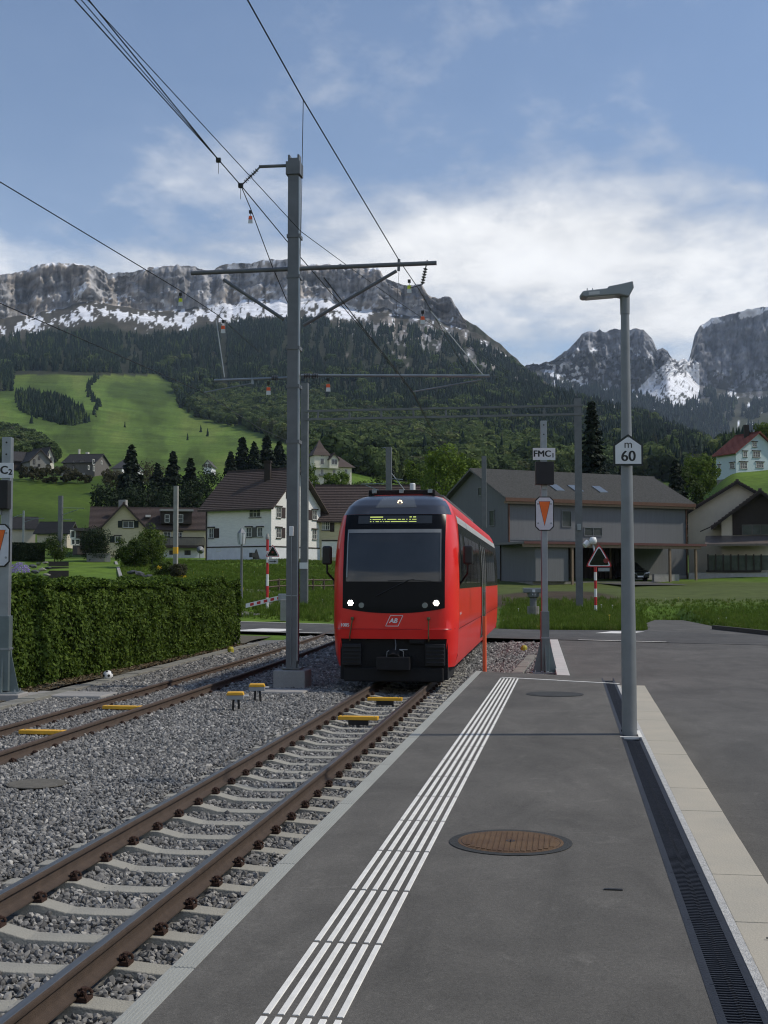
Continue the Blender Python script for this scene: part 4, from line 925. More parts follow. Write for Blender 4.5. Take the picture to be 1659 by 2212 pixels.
# coupler recess and steps below the front
MB().box(-1.06, 1.06, .16, 1.9, -.02 + .12, .93).build('front_recess', tr_under, T, world=False)
MB().box(-.98, .98, .08, .5, .06, .34).build('obstacle_deflector', tr_under, T, world=False, bevel=.03)
for sg in (-1, 1):
    o = MB().box(sg * .82 - .19, sg * .82 + .19, .04, .2, .38, .80).build('step_block', tr_step, T, world=False, bevel=.015)
    for i in range(5): MB().box(sg * .82 - .175, sg * .82 + .175, .0, .045, .43 + i * .075, .455 + i * .075).build('step_tread', tr_step, o, world=False, bevel=.006)
MB().box(.30, .62, .06, .25, .80, 1.0).build('jumper_box', tr_under, T, world=False, bevel=.03)
MB().cyl((-.58, .05, .95), (-.58, .25, .95), .075, n=14).build('hose_coupling', tr_under, T, world=False)
cp = MB().box(-.31, .35, -.18, .25, .30, .56).build('coupler_head', M('coupler_steel', (.013, .013, .015), .6, .5, .3, 5, .2, 40), T, world=False, bevel=.02)
MB().cyl((.02, -.05, .52), (.02, .1, .66), .13, .10, 14).build('coupler_cone', tr_under, cp, world=False)
MB().tube([(-.11, -.1, .55), (-.10, -.12, .66), (-.06, -.12, .68)], .008, 5).build('coupler_rod', steel_galv, cp, world=False); MB().tube([(.22, -.1, .56), (.22, -.12, .67), (.14, -.12, .70), (.30, -.12, .70)], .008, 5).build('coupler_rod', steel_galv, cp, world=False)
MB().tube([(.05, -.02, .66), (.06, 0, .78), (.03, .1, .92)], .008, 5).build('hose', steel_light, cp, world=False)
for y_ in (1.8, 15.6):                                   # bogies
    bg_ = MB().box(-.85, .85, y_ - 1.2, y_ + 1.2, .25, .55).build('bogie_frame', tr_under, T, world=False)
    for wy in (y_ - .75, y_ + .75):
        for sg in (-1, 1): MB().cyl((sg * .50, wy, .365), (sg * .60, wy, .365), .365, n=24).build('wheel', M('wheel_steel', (.08, .075, .07), .5, .7) if 'wheel_steel' not in bpy.data.materials else bpy.data.materials['wheel_steel'], bg_, world=False)
MB().box(-1.05, 1.05, 3.6, 13.8, .28, .8).build('underfloor_box', tr_under, T, world=False)
# sides: stripe, glass band, windows, doors
def side_patch(sg, y0, y1, z0, z1, off, name, mat, parent, ny=2, nz=5, cut=None):
    V = []; n_ = ny + 1
    for z in np.linspace(z0, z1, nz):
        for i in range(n_):
            y = y0 + (y1 - y0) * i / ny
            if cut and i == 0: y = cut(z)
            V.append((sg * (wz(z) + off), y, z))
    f = [(j * n_ + i, j * n_ + i + 1, (j + 1) * n_ + i + 1, (j + 1) * n_ + i) for j in range(nz - 1) for i in range(ny)]
    if sg < 0: f = [t_[::-1] for t_ in f]
    return MB().add(V, f).build(name, mat, parent, smooth=40, world=False)
for sg in (1, -1):
    cutf = lambda z: .72 + .75 * max(0, (z - 1.85) / 1.4) ** 2.2
    side_patch(sg, 1.45, TL - .1, 3.22, 3.38, .006, 'roof_stripe', tr_stripe, T, 3, 4)
    gb = side_patch(sg, .8, TL - .15, 1.88, 3.215, .007, 'window_band', tr_black, T, 6, 12, cut=cutf)
    for (a, b) in ((.95, 2.05), (2.75, 4.15), (4.25, 5.65), (5.75, 7.15), (7.25, 8.65), (12.5, 13.9), (14, 15.4), (15.5, 16.9), (17, 18.4)):
        side_patch(sg, a + (.35 if a < 1 else 0), b, 1.98, 3.0, .012, 'side_window', tr_swin, gb, 1, 6)
    for (a, b) in ((9.6, 11.6),):
        d_ = side_patch(sg, a, b, .48, 3.15, .014, 'door', tr_black, T, 1, 14)
        for e_ in (a - .05, a + .93, b): side_patch(sg, e_, e_ + .10, .48, 3.0, .022, 'door_edge', tr_stripe, d_, 1, 12)
        for e_ in (a + .12, a + 1.12): side_patch(sg, e_, e_ + .72, 1.1, 2.85, .020, 'door_pane', tr_swin, d_, 1, 8)
    side_patch(sg, .55, TL - .1, 1.083, 1.097, .010, 'waist_seam', M('seam_dark', (.16, .012, .012), .5) if 'seam_dark' not in bpy.data.materials else bpy.data.materials['seam_dark'], T, 6, 2)
    # mirror housing on its arm
    mx = sg * (wz(2.5) + .19)
    mo = MB().box(mx - .095, mx + .095, .66, .80, 2.36, 2.74).build('mirror', black_pl, T, world=False, bevel=.04)
    MB().tube([(mx, .72, 2.38), (mx, .74, 2.2), (sg * (wz(2.1) - .02), .95, 1.95)], .022, 6).build('mirror_arm', black_pl, mo, world=False)
text('Appenzell', .075, pw_, 'side_name', T, (wz(1.35) + .010, .95, 1.38), (0, 1, 0), (0, 0, 1), .001, world=False)
# roof gear
rg = MB().box(-.70, .70, 1.55, 3.6, 3.80, 3.93).build('roof_box', tr_under, T, world=False, bevel=.02)
for x in (-.62, -.05, .55): MB().box(x, x + .09, 1.50, 1.62, 3.86, 3.94).build('roof_clip', steel_galv, rg, world=False)
MB().lathe([(.055, 3.9), (.06, 3.93), (.06, 4.09), (.05, 4.11), (0, 4.112)], 16, (.17, 2.1, 0)).build('roof_antenna', white_m, T, world=False)
MB().box(-.62, .62, 5, 17, 3.84, 4.05).build('roof_equipment', tr_roof, T, world=False, bevel=.03)
# ------------------------------------------------------------------ lamp post with the m 60 sign
UX = np.array([1., 0, 0]); UY = np.array([0, 1., 0]); UZ = np.array([0, 0, 1.])
CR = rtv.copy()                                            # across the view, level
CB = np.array([math.sin(YAW), -math.cos(YAW), 0])           # towards the viewer's side of the station
lp = np.array([.645, 13.95, PZ])
t = thing('lamp_post', 'tall grey tapered lamp post standing at the drain on the platform', 'lamp post', lp)
MB().cyl(lp + [0, 0, -.2], lp + [0, 0, 1.0], .083, .080, 24).cyl(lp + [0, 0, 1.0], lp + [0, 0, 4.72], .080, .046, 24).build('pole', steel_light, t, smooth=40)
MB().cyl(lp + [0, 0, 4.66], lp + [0, 0, 4.95], .052, .056, 20).build('neck', steel_light, t, smooth=40)
hz = 5.26
hp = [(.085, .03), (.075, .105), (-.05, .075), (-.20, .045), (-.205, .025), (-.47, -.005), (-.495, -.02), (-.49, -.062), (-.46, -.075), (-.08, -.045), (.03, -.07)]
hd = MB().prism([(a, b) for a, b in hp], lp + [0, 0, hz - PZ + .0], CR, UZ, -CB, -.10, .10).build('lamp_head', M('lamp_head_grey', (.26, .28, .29), .5, .3, .1, 3), t, bevel=.012)
MB().prism([(-.43, -.062), (-.43, -.080), (-.12, -.054), (-.12, -.036)], lp + [0, 0, hz - PZ], CR, UZ, -CB, -.075, .075).build('diffuser', M('lamp_glass', (.5, .5, .5), .2), hd)
MB().prism([(-.42, -.02), (-.42, -.055), (-.30, -.045), (-.30, -.01)], lp + [0, 0, hz - PZ], CR, UZ, -CB, -.104, -.098).build('label_plate', M('plate_grey', (.5, .5, .5), .5), hd)
for a in (-.42, -.36): MB().cyl(lp + CR * a + [0, 0, hz - PZ + .0], lp + CR * a + [0, 0, hz - PZ + .045], .006, n=6).build('sensor_pin', steel_galv, hd)
wb = MB().box(.53, .77, 13.66, 13.70, PZ - .02, PZ + .006).box(.73, .77, 13.70, 14.28, PZ - .02, PZ + .006).build('post_opening_frame', white_p, t)
# sign
so = lp - [0, 0, 0] + CB * .085; so[2] = 3.30
t = thing('platform_sign', 'white house-shaped sign reading m 60 on the lamp post', 'sign', so)
w_, h_ = .165, .235
PENT = [(-w_, 0), (w_, 0), (w_, h_), (0, h_ + .115), (-w_, h_)]; w2 = .143
MB().prism(PENT, so, CR, UZ, CB, 0, .012).build('border', M('sign_border', (.014, .020, .018), .5), t)
MB().prism([(-w2, .021), (w2, .021), (w2, h_ - .012), (0, h_ + .088), (-w2, h_ - .012)], so, CR, UZ, CB, .012, .015).build('plate', white_m, t)
[text('60', .165, black_pl, 'lettering', t, so + CB * .016 + UZ * .102 + CR * dx_ + CB * dx_ * .1, CR, UZ) for dx_ in (-.004, .004)]; text('m', .125, black_pl, 'lettering', t, so + CB * .016 + UZ * .235, CR, UZ)
MB().cyl(so + CB * .013 + UZ * .315, so + CB * .018 + UZ * .315, .006, n=8).build('bolt', steel_galv, t)
MB().obox(so, CR, CB, -.06, .06, -.09, 0, .10, .14).build('clamp', steel_galv, t)

# ------------------------------------------------------------------ signal posts with FMC plates and triangle boards
def signal_post(base, top, pw, sign_z, n, lab, du=0., foot=True):
    b = np.array(base, float); t = thing('signal_post', lab[0], 'signal post', b)
    MB().obox(b, CR, CB, -pw / 2, pw / 2, -pw / 2, pw / 2, 1.35, top).build('pole', steel_galv, t, bevel=.008)
    MB().obox(b, CR, CB, -pw * .66, pw * .66, -pw * .66, pw * .66, .05, 1.42).build('pole_sleeve', M('sleeve_steel', (.16, .20, .205), .5, .5, .12, 4) if 'sleeve_steel' not in bpy.data.materials else bpy.data.materials['sleeve_steel'], t, bevel=.008)
    MB().obox(b, CR, CB, -pw * .74, pw * .74, -pw * .74, pw * .74, .80, .835).build('collar', steel_galv, t)
    fl = MB().obox(b, CR, CB, -.30, .30, -.22, .22, 0, .03).build('base_plate', steel_galv, t)
    for sg in (-1, 1):
        MB().prism([(sg * pw * .66, .03), (sg * .28, .03), (sg * pw * .66, .80)], b, CR, UZ, CB, -.012, .012).build('gusset', bpy.data.materials['sleeve_steel'], t)
        MB().prism([(sg * pw * .66, .03), (sg * .20, .03), (sg * pw * .66, .70)], b, CB, UZ, CR, -.012, .012).build('gusset', bpy.data.materials['sleeve_steel'], t)
        for s2 in (-1, 1): MB().cyl(b + CR * sg * .25 + CB * s2 * .17 + UZ * .03, b + CR * sg * .25 + CB * s2 * .17 + UZ * .08, .016, n=6).build('bolt', steel_galv, t)
    for z_ in (top - .10, top - .32): MB().cyl(b + CB * (pw / 2) + UZ * z_, b + CB * (pw / 2 + .004) + UZ * z_, .018, n=8).build('hole', black_pl, t)
    so = b + CB * (pw / 2 + .02) + CR * du; so[2] = 0
    # plate
    p0 = so + UZ * sign_z; tp = thing('signal_plate', lab[1], 'sign', p0)
    MB().obox(p0, CR, CB, -.26, .26, 0, .01, 0, .28).build('plate', white_m, tp)
    for dx_, dz_ in ((-.009, 0), (0, .004), (0, -.004), (.009, 0)):
        text('FMC', .205, black_pl, 'lettering', tp, p0 + CB * .0115 + UZ * (.14 + dz_) + CR * (dx_ - .045) + CB * (dx_ * .05 + dz_ * .1), CR, UZ, sp=1.04); text(n, .145, black_pl, 'lettering', tp, p0 + CB * .0115 + UZ * (.105 + dz_) + CR * (.205 + dx_ * .6), CR, UZ)
    # black lamp box
    p1 = so + UZ * (sign_z - .58); tb = thing('signal_box', lab[2], 'signal', p1)
    MB().obox(p1, CR, CB, -.21, .21, -.05, .16, 0, .53).build('housing', black_pl, tb, bevel=.01)
    MB().obox(p1, CR, CB, -.195, .195, .16, .166, .015, .515).build('front_panel', black_m, tb)
    MB().obox(p1, CR, CB, -.05, .05, -.06, .02, -.1, 0).build('bracket', steel_galv, tb)
    # triangle board
    p2 = so + UZ * (sign_z - 1.64); t2 = thing('signal_board', lab[3], 'sign', p2)
    def octo(w, h, c): return [(-w + c, 0), (w - c, 0), (w, c), (w, h - c), (w - c, h), (-w + c, h), (-w, h - c), (-w, c)]
    MB().prism(octo(.22, .79, .09), p2, CR, UZ, CB, 0, .012).build('border', black_pl, t2)
    MB().prism([(a, c + .022) for a, c in octo(.195, .745, .08)], p2, CR, UZ, CB, .012, .015).build('plate', M('board_white', (.62, .64, .66), .5) if 'board_white' not in bpy.data.materials else bpy.data.materials['board_white'], t2)
    tri = MB().prism([(-.135, .68), (0, .105), (.135, .68)], p2, CR, UZ, CB, .015, .018).build('triangle_edge', black_pl, t2)
    MB().prism([(-.125, .674), (0, .132), (.125, .674)], p2, CR, UZ, CB, .018, .021).build('orange_triangle', M('orange_reflective', (.85, .16, .015), .5) if 'orange_reflective' not in bpy.data.materials else bpy.data.materials['orange_reflective'], t2)
    for sx in (-.15, .15):
        for sz_ in (.17, .62): MB().cyl(p2 + CR * sx + UZ * sz_ + CB * .015, p2 + CR * sx + UZ * sz_ + CB * .020, .022, n=10).build('screw', steel_galv, t2)
signal_post((-.56, 28.9, -.09), 5.84, .14, 4.83, '1', ('galvanised signal post standing in the gravel beyond the platform end', 'white plate reading FMC1 high on the signal post', 'black signal box on the post under the FMC1 plate', 'white board with orange triangle on the post beyond the platform end'))
fb = at(8, 1493, 21.6); fb[2] = -.02
bl = MB().obox((fb[0] - .0, fb[1], -.16), CR, CB, -.40, .36, -.35, .30, 0, .13).build('concrete_footing', conc_m, None, bevel=.015); tag(bl, 'low concrete footing under the signal post at the left edge', 'footing')
signal_post((fb[0], fb[1], -.03), 4.72, .17, 3.93, '2', ('galvanised signal post cut by the left picture edge', 'white plate reading FMC2 at the left edge', 'black signal box under the FMC2 plate', 'white board with orange triangle at the left edge'), du=-.115)

# ------------------------------------------------------------------ catenary mast
mb = np.array([-5.62, 24.95, 0.]); MY = 24.95
fd = MB().box(mb[0] - .33, mb[0] + .33, mb[1] - .33, mb[1] + .33, -.4, .22).build('mast_footing', conc_m, None, bevel=.02); tag(fd, 'square concrete footing under the tall catenary mast', 'footing')
t = thing('catenary_mast', 'tall grey steel catenary mast on a concrete footing between the tracks', 'mast', mb + [0, 0, .22])
ZT = 10.85
MB().box(mb[0] - .11, mb[0] + .11, mb[1] - .13, mb[1] - .115, .26, ZT).box(mb[0] - .11, mb[0] + .11, mb[1] + .115, mb[1] + .13, .26, ZT).box(mb[0] - .008, mb[0] + .008, mb[1] - .115, mb[1] + .115, .26, ZT).build('mast_column', steel_grey, t)
MB().box(mb[0] + .112, mb[0] + .135, mb[1] - .128, mb[1] - .02, .4, ZT - .4).build('lit_flange_strip', steel_galv, t)  # paler strip added to paint the mast's right flange as sunlit
MB().box(mb[0] - .20, mb[0] + .20, mb[1] - .22, mb[1] + .22, .235, .262).build('base_plate', steel_grey, t)
for sx in (-.16, .16):
    for sy in (-.18, .18): MB().cyl((mb[0] + sx, mb[1] + sy, .22), (mb[0] + sx, mb[1] + sy, .34), .014, n=6).build('anchor_bolt', steel_galv, t)
MB().cyl((mb[0] + .0, mb[1] - .145, .3), (mb[0] + .0, mb[1] - .145, 2.95), .008, n=6).build('earth_cable', steel_galv, t)
MB().obox((mb[0], mb[1] - .15, 2.95), UX, UY, -.045, .045, -.03, 0, 0, .20).build('terminal_box', white_m, t, bevel=.008)
MB().obox((mb[0], mb[1], 1.72), UX, UY, -.12, .12, -.145, .14, 0, .02).build('band', steel_galv, t)
for z_ in (8.35, 6.85, 6.05, 4.9, 9.2): MB().obox((mb[0], mb[1], z_), UX, UY, -.13, .15, -.145, .145, -.035, .035).build('clamp_band', steel_grey, t)
tp = MB().box(mb[0] - .15, mb[0] + .15, mb[1] - .17, mb[1] + .17, ZT - .35, ZT - .08).build('head_bracket', steel_grey, t)
MB().box(mb[0] - .12, mb[0] - .08, mb[1] - .1, mb[1] + .1, ZT - .08, ZT + .08).box(mb[0] + .08, mb[0] + .12, mb[1] - .1, mb[1] + .1, ZT - .08, ZT + .08).build('head_lug', steel_grey, tp)
tube = lambda name, pts, r, mat, par=None, n=8: MB().tube(pts, r, n).build(name, mat, par)
tube('head_arm', [at(638, 357, MY), at(560, 360, MY)], .035, steel_grey, t)
tube('insulator', [at(560, 362, MY), at(545, 378, MY)], .022, steel_galv, t); ins = MB()
a, b = at(558, 364, MY), at(524, 398, MY)
for s_ in np.linspace(.1, .8, 7): c = a + (b - a) * s_; ins.cyl(c, c + (b - a) * .035, .055, .03, 10)
ins.tube([a, b], .014, 6).build('insulator_string', M('insulator_brown', (.05, .045, .045), .3), t)
arm1 = tube('cross_arm', [at(413, 590, MY), at(943, 568, MY)], .047, steel_grey, t, 12)
tube('brace', [at(483, 604, MY), at(613, 690, MY)], .036, steel_grey, t); tube('brace', [at(655, 703, MY), at(857, 585, MY)], .036, steel_grey, t)
tube('registration_arm', [at(463, 822, MY), at(622, 816, MY)], .028, steel_galv, t); tube('registration_arm', [at(650, 811, MY), at(1057, 812, MY)], .028, steel_galv, t)
tube('steady_arm', [at(440, 848, MY), at(545, 828, MY)], .014, steel_galv, t, 6); tube('steady_arm', [at(892, 846, MY), at(1040, 820, MY)], .014, steel_galv, t, 6)
tube('drop_bracket', [at(545, 818, MY), at(545, 830, MY)], .03, steel_galv, t)
tube('stay_rod', [at(467, 692, MY), at(485, 815, MY)], .012, steel_galv, t, 6); tube('stay_rod', [at(930, 672, MY), at(1045, 812, MY)], .012, steel_galv, t, 6)
tube('arm_hook', [at(862, 560, MY), at(861, 585, MY)], .03, steel_grey, t)
a, b = at(923, 562, MY), at(912, 615, MY); ins = MB().tube([a, b], .013, 6)
for s_ in np.linspace(.35, .9, 6): c = a + (b - a) * s_; ins.cyl(c, c + (b - a) * .05, .05, .03, 10)
ins.build('insulator_string', bpy.data.materials['insulator_brown'], t); tube('pull_rod', [at(912, 615, MY), at(886, 622, MY)], .012, steel_grey, t, 6)
tube('conduit', [at(655, 220, 17.5), at(650, 505, MY - .2)], .006, black_pl, t, 5)
for u_, v_ in ((593, 816), (632, 815), (663, 812), (680, 812)):
    c = at(u_, v_, MY); ins = MB()
    for k_ in range(4): ins.cyl(c + UX * (k_ * .035 - .05), c + UX * (k_ * .035 - .035), .055, .055, 10)
    ins.build('insulator', bpy.data.materials['insulator_brown'], t)
# ------------------------------------------------------------------ overhead wires
wire_m = M('wire', (.022, .022, .024), .5, .6)
def wire(pts, r, label, name='overhead_wire'):
    pts = [np.array(p, float) for p in pts]
    o = MB().tube(pts, r, 5).build(name, wire_m); tag(o, label, 'wire', 'overhead wires'); return o
def ext(a, b, k): return a + (b - a) * k                   # carry a wire on past the edge of the frame
zw = at(862, 562, MY)[2]
A = at(862, 562, MY); B = atz(655, 215, zw + .35); B2 = atz(535, 0, zw + .6)
wire([ext(B, B2, 3), B2, B, A, at(905, 625, 30), at(1000, 790, 44), at(1050, 860, 60)], .010, 'upper wire rising over the main track to the right arm end')
wire([B, at(650, 505, MY - .25), at(648, 560, MY)], .006, 'thin vertical dropper wire running down beside the mast', 'dropper')
zf = at(520, 400, MY)[2]; A = at(520, 400, MY)
for dv_, nm in ((0, 'lower'), (30, 'upper')):
    P1 = atz(472, 345, zf + .1); P2 = atz(162 + dv_, 0, zf + .5)
    wire([ext(P1, P2, 2.), P2, P1, A], .011, 'feeder wire crossing the upper left sky, %s of the twin pair' % nm)
P2 = atz(176, 0, zf + .45); wire([ext(A, P2, 2.), P2, A], .008, 'thin feeder wire close under the twin pair in the upper left sky')
wire([A, at(640, 545, 29.5), at(790, 720, 36), at(892, 850, 44), at(945, 955, 56)], .012, 'feeder wire passing the mast and falling to the lower right')
A2 = at(650, 500, MY - .2); P2 = atz(245, 60, A2[2] + 1.6); wire([ext(A2, P2, 2.2), P2, A2, at(745, 570, 30), at(860, 652, 37), at(985, 735, 46), at(1100, 806, 60)], .008, 'earth wire clamped halfway up the mast')
wire([at(520, 400, MY), at(542, 452, MY), at(588, 575, MY + .8), at(622, 655, MY + 1.8)], .010, 'short jumper wire hanging left of the mast')
A3 = at(390, 628, MY); P2 = atz(0, 393, A3[2] + .25); wire([ext(A3, P2, 2.), P2, A3, at(470, 680, 28), at(560, 760, 36)], .010, 'wire over the siding crossing in front of the left cliff')
A4 = at(440, 848, MY); P2 = atz(0, 655, A4[2] + .05); wire([ext(A4, P2, 2.), P2, A4, at(560, 925, 34), at(640, 960, 50)], .008, 'lower contact wire over the rusty siding')
A5 = at(892, 846, MY); wire([atz(700, 600, A5[2] + .2), A5, at(945, 950, 36), at(985, 1010, 48)], .008, 'contact wire over the main track right of the mast')
wire([at(862, 585, MY), at(858, 640, MY), at(850, 760, MY + 4)], .004, 'thin dropper under the right arm', 'dropper')
for u_, v_ in ((472, 345), (520, 400)):
    c = at(u_, v_, MY); o = MB().obox(c, CR, CB, -.05, .05, -.05, .05, -.05, .03).cyl(c, c - UZ * .3, .006, n=5).build('wire_clamp', black_pl, None); tag(o, 'dark wire clamp on the feeder pair, %s' % ('at the tip of the insulator' if u_ > 500 else 'left of the insulator string'), 'clamp', 'wire clamps')
# hanging tags
def htag(u_, v_, Yd, col, label):
    c = at(u_, v_, Yd); t = thing('warning_tag', label, 'tag', c, 0, 'warning tags hanging on the overhead line'); m_ = bpy.data.materials[col]
    MB().prism([(-.048, -.085), (.048, -.085), (.036, .075), (-.036, .075)], c, CR, UZ, CB, 0, .006).build('plate', bpy.data.materials['tag_white'], t)
    MB().prism([(-.042, .0), (.042, .0), (.035, .072), (-.035, .072)], c, CR, UZ, CB, .006, .009).build('colour_patch', m_, t)
    MB().obox(c, CR, CB, -.03, .03, -.03, .03, .13, .19).cyl(c + UZ * .07, c + UZ * .15, .006, n=5).build('clip', black_pl, t)
M('tag_white', (.62, .64, .64), .5); M('tag_yellow', (.65, .75, .03), .5); M('tag_orange', (.85, .12, .03), .5)
htag(390, 652, MY, 'tag_yellow', 'yellow and white tag hanging from the wire before the left cliff'); htag(884, 624, MY, 'tag_yellow', 'yellow and white tag hanging under the right arm end')
htag(541, 474, MY, 'tag_orange', 'orange and white tag hanging high up, upper left of the mast'); htag(482, 711, MY, 'tag_orange', 'orange and white tag hanging over the snow band left of the mast')
htag(913, 691, MY, 'tag_orange', 'orange and white tag hanging low on the line right of the right arm end'); htag(580, 844, MY, 'tag_orange', 'orange and white tag under the lower arm left of the mast'); htag(709, 837, MY, 'tag_orange', 'orange and white tag under the lower arm right of the mast')

# ------------------------------------------------------------------ portal and further masts
def gz_(x, y): return float(Hz(x, y))
PY_ = 70.
pl_ = at(657, 1335, PY_); pr_ = at(1252, 1325, PY_); bz0 = at(900, 903, PY_)[2]; bz1 = at(900, 882, PY_)[2]
t = thing('catenary_portal', 'wide steel catenary portal spanning the tracks behind the train', 'portal', (pl_[0], PY_, 0))
MB().box(pl_[0] - .2, pl_[0] + .2, PY_ - .2, PY_ + .2, -.5, bz1 + 1.6).build('post', steel_grey, t); MB().box(pr_[0] - .2, pr_[0] + .2, PY_ - .2, PY_ + .2, -.5, bz1 + .35).build('post', steel_grey, t)
MB().box(pl_[0], pr_[0] + .3, PY_ - .25, PY_ - .08, bz1 - .12, bz1).build('beam_chord', steel_grey, t); MB().box(pl_[0], pr_[0] + .3, PY_ - .25, PY_ - .08, bz0 - .05, bz0 + .07).build('beam_chord', steel_grey, t)
for x in np.linspace(pl_[0] + .8, pr_[0], 9): MB().box(x - .05, x + .05, PY_ - .22, PY_ - .12, bz0 + .07, bz1 - .12).build('beam_strut', steel_grey, t)
MB().obox((pr_[0], PY_ - .22, at(1252, 1140, PY_)[2]), UX, UY, -.09, .12, -.12, 0, -.15, .2).build('switch_box', steel_galv, t)
MB().obox((pl_[0], PY_ - .22, at(656, 1222, PY_)[2]), UX, UY, -.25, .25, -.03, 0, -.18, .18).build('number_plate', white_m, t)
def small_mast(u_, v0, v1, Yd, w, label, mat, arms=(), extra=None):
    b = at(u_, v0, Yd); tp_ = at(u_, v1, Yd); t = thing('catenary_mast', label, 'mast', b)
    MB().box(b[0] - w, b[0] + w, Yd - w, Yd + w, b[2] - 1., tp_[2]).build('mast_column', mat, t)
    for (ua, va, ub, vb) in arms: MB().tube([at(ua, va, Yd), at(ub, vb, Yd)], .035, 6).build('arm', steel_galv, t)
    return t, b
gm_ = bpy.data.materials['grey_painted_steel']
small_mast(840, 1060, 966, 88, .20, 'grey steel mast rising behind the train roof', gm_, [(780, 1046, 836, 1044), (790, 1048, 820, 1060), (826, 968, 845, 966), (840, 1015, 875, 1060), (845, 1034, 870, 1036)])
small_mast(1046, 1110, 985, 90, .16, 'grey mast in front of the grey barn gable', gm_)
t, b = small_mast(379, 1222, 1050, 100, .17, 'old grey concrete mast with yellow band in front of the yellow house', conc_m)
zb = at(379, 1189, 100)[2]; MB().box(b[0] - .18, b[0] + .18, b[1] - .19, b[1] + .18, zb - .28, zb + .28).build('yellow_band', yellow_m, t)
small_mast(130, 1170, 1071, 118, .19, 'dark steel mast with side arms in the garden left', gm_, [(135, 1097, 182, 1098), (135, 1112, 168, 1101), (135, 1122, 155, 1122)])
small_mast(50, 1180, 1103, 120, .08, 'thin pole before the small houses at the left edge', steel_galv, [(50, 1119, 95, 1120), (52, 1128, 78, 1120), (50, 1110, 28, 1118)])

# ------------------------------------------------------------------ level crossing
def post_rw(b, z0, z1, label, r=.075):
    t = thing('crossing_post', label, 'post', b); n_ = 6; h_ = (z1 - z0) / n_
    for i in range(n_): MB().cyl((b[0], b[1], z0 + i * h_), (b[0], b[1], z0 + (i + 1) * h_), r, n=12).build('stripe', (white_m, red_m)[i % 2], t, smooth=40)
    return t
def tri_sign(b, w, label, face=1):
    t = thing('warning_triangle', label, 'sign', b); h_ = w * .87 * 2
    def tr(k, dz=0): return [(-w * k, dz + h_ * .33 * (1 - k)), (w * k, dz + h_ * .33 * (1 - k)), (0, h_ * .33 * (1 - k) + h_ * k)]
    def rnd(k, c=.14):
        P_ = [np.array(p) for p in tr(k)]; o_ = []
        for i in range(3):
            p, q_, r_ = P_[i - 1], P_[i], P_[(i + 1) % 3]; o_ += [tuple(q_ + (p - q_) * c), tuple(q_ + ((p - q_) + (r_ - q_)) * c * .22), tuple(q_ + (r_ - q_) * c)]
        return o_
    MB().prism(rnd(1.), b, CR, UZ, CB * face, 0, .03).build('red_border', red_m, t); MB().prism(rnd(.88), b, CR, UZ, CB * face, .03, .035).build('white_border', white_m, t); MB().prism(rnd(.76), b, CR, UZ, CB * face, .035, .04).build('black_panel', black_gl, t)
    return t, h_
rp = at(1287, 1340, 66.); rp[2] = gz_(rp[0], rp[1]); ztop = at(1287, 1218, 66)[2]
post_rw(rp, rp[2], ztop, 'red and white striped post under the warning triangle right of the tracks')
tb = at(1294, 1225, 65.7); t, h_ = tri_sign(tb, .72, 'black warning triangle with red rim beside the grey lamp post')
o = MB().cyl(tb + CR * .35 + UZ * .33 + CB * .04, tb + CR * .35 + UZ * .33 + CB * .09, .13, n=16).build('lamp', M('lamp_red_off', (.20, .012, .012), .3), t); MB().cyl(tb - CR * .22 + UZ * .33 + CB * .04, tb - CR * .22 + UZ * .33 + CB * .07, .12, n=16).build('lamp', black_gl, t)
MB().obox(tb, CR, CB, -.05, .55, -.02, .02, -.22, -.04).build('plate', steel_galv, t)
lb = at(1277, 1168, 66.2); t = thing('crossing_bell', 'pair of pale round warning lamps above the striped post', 'lamp', lb)
MB().lathe([(.0, -.2), (.16, -.18), (.2, 0), (.15, .17), (0, .2)], 14, lb + UX * .1).build('bell', white_m, t, smooth=True); MB().cyl(lb - UX * .35 - UZ * .25, lb - UX * .15 + UY * .1 - UZ * .1, .15, .19, 12).build('hood', white_m, t, smooth=40); MB().tube([lb + UX * .1 - UZ * .2, (rp[0], 66.1, lb[2] - .8), (rp[0], 66.1, ztop - .2)], .05, 6).build('bracket', steel_galv, t)
lpz = at(577, 1335, 66.); lpz[2] = gz_(lpz[0], lpz[1]); zt2 = at(577, 1165, 66)[2]
post_rw(lpz, lpz[2], zt2, 'red and white striped post left of the mast behind the barrier'); MB().lathe([(.0, .32), (.06, .3), (.11, .1), (.11, 0)][::-1], 12, (lpz[0], lpz[1], zt2)).build('bell_cap', conc_m, None); tag(bpy.data.objects['bell_cap'], 'pale bell cap on top of the striped post left of the mast', 'bell')
tb = at(589, 1203, 65.7); t, h_ = tri_sign(tb, .40, 'small black warning triangle with red light left of the mast'); MB().cyl(tb + UZ * .25 + CB * .04, tb + UZ * .25 + CB * .07, .06, n=12).build('lamp', bpy.data.materials['lamp_red_off'], t)
ap = at(590, 1208, 65.6); t = thing('arrow_plate', 'grey plate with black arrow under the small warning triangle', 'sign', ap)
MB().obox(ap, CR, CB, -.27, .27, 0, .02, -.24, .0).build('plate', M('grey_plate', (.42, .43, .43), .5), t); MB().prism([(-.2, -.14), (.06, -.14), (.06, -.18), (.2, -.12), (.06, -.06), (.06, -.10), (-.2, -.10)], ap, CR, UZ, CB, .02, .026).build('arrow', black_pl, t)
tb = at(553, 1208, 66.5); t, h_ = tri_sign(tb, .34, 'black warning triangle turned away beside the striped post', 1); 
for ch in t.children: ch.data.materials[0] = black_pl
t.rotation_euler = (0, 0, R(60)); t.location = tb; MB().obox(tb, CR, CB, -.5, -.1, -.1, .1, .1, .35).build('hood', black_pl, t)
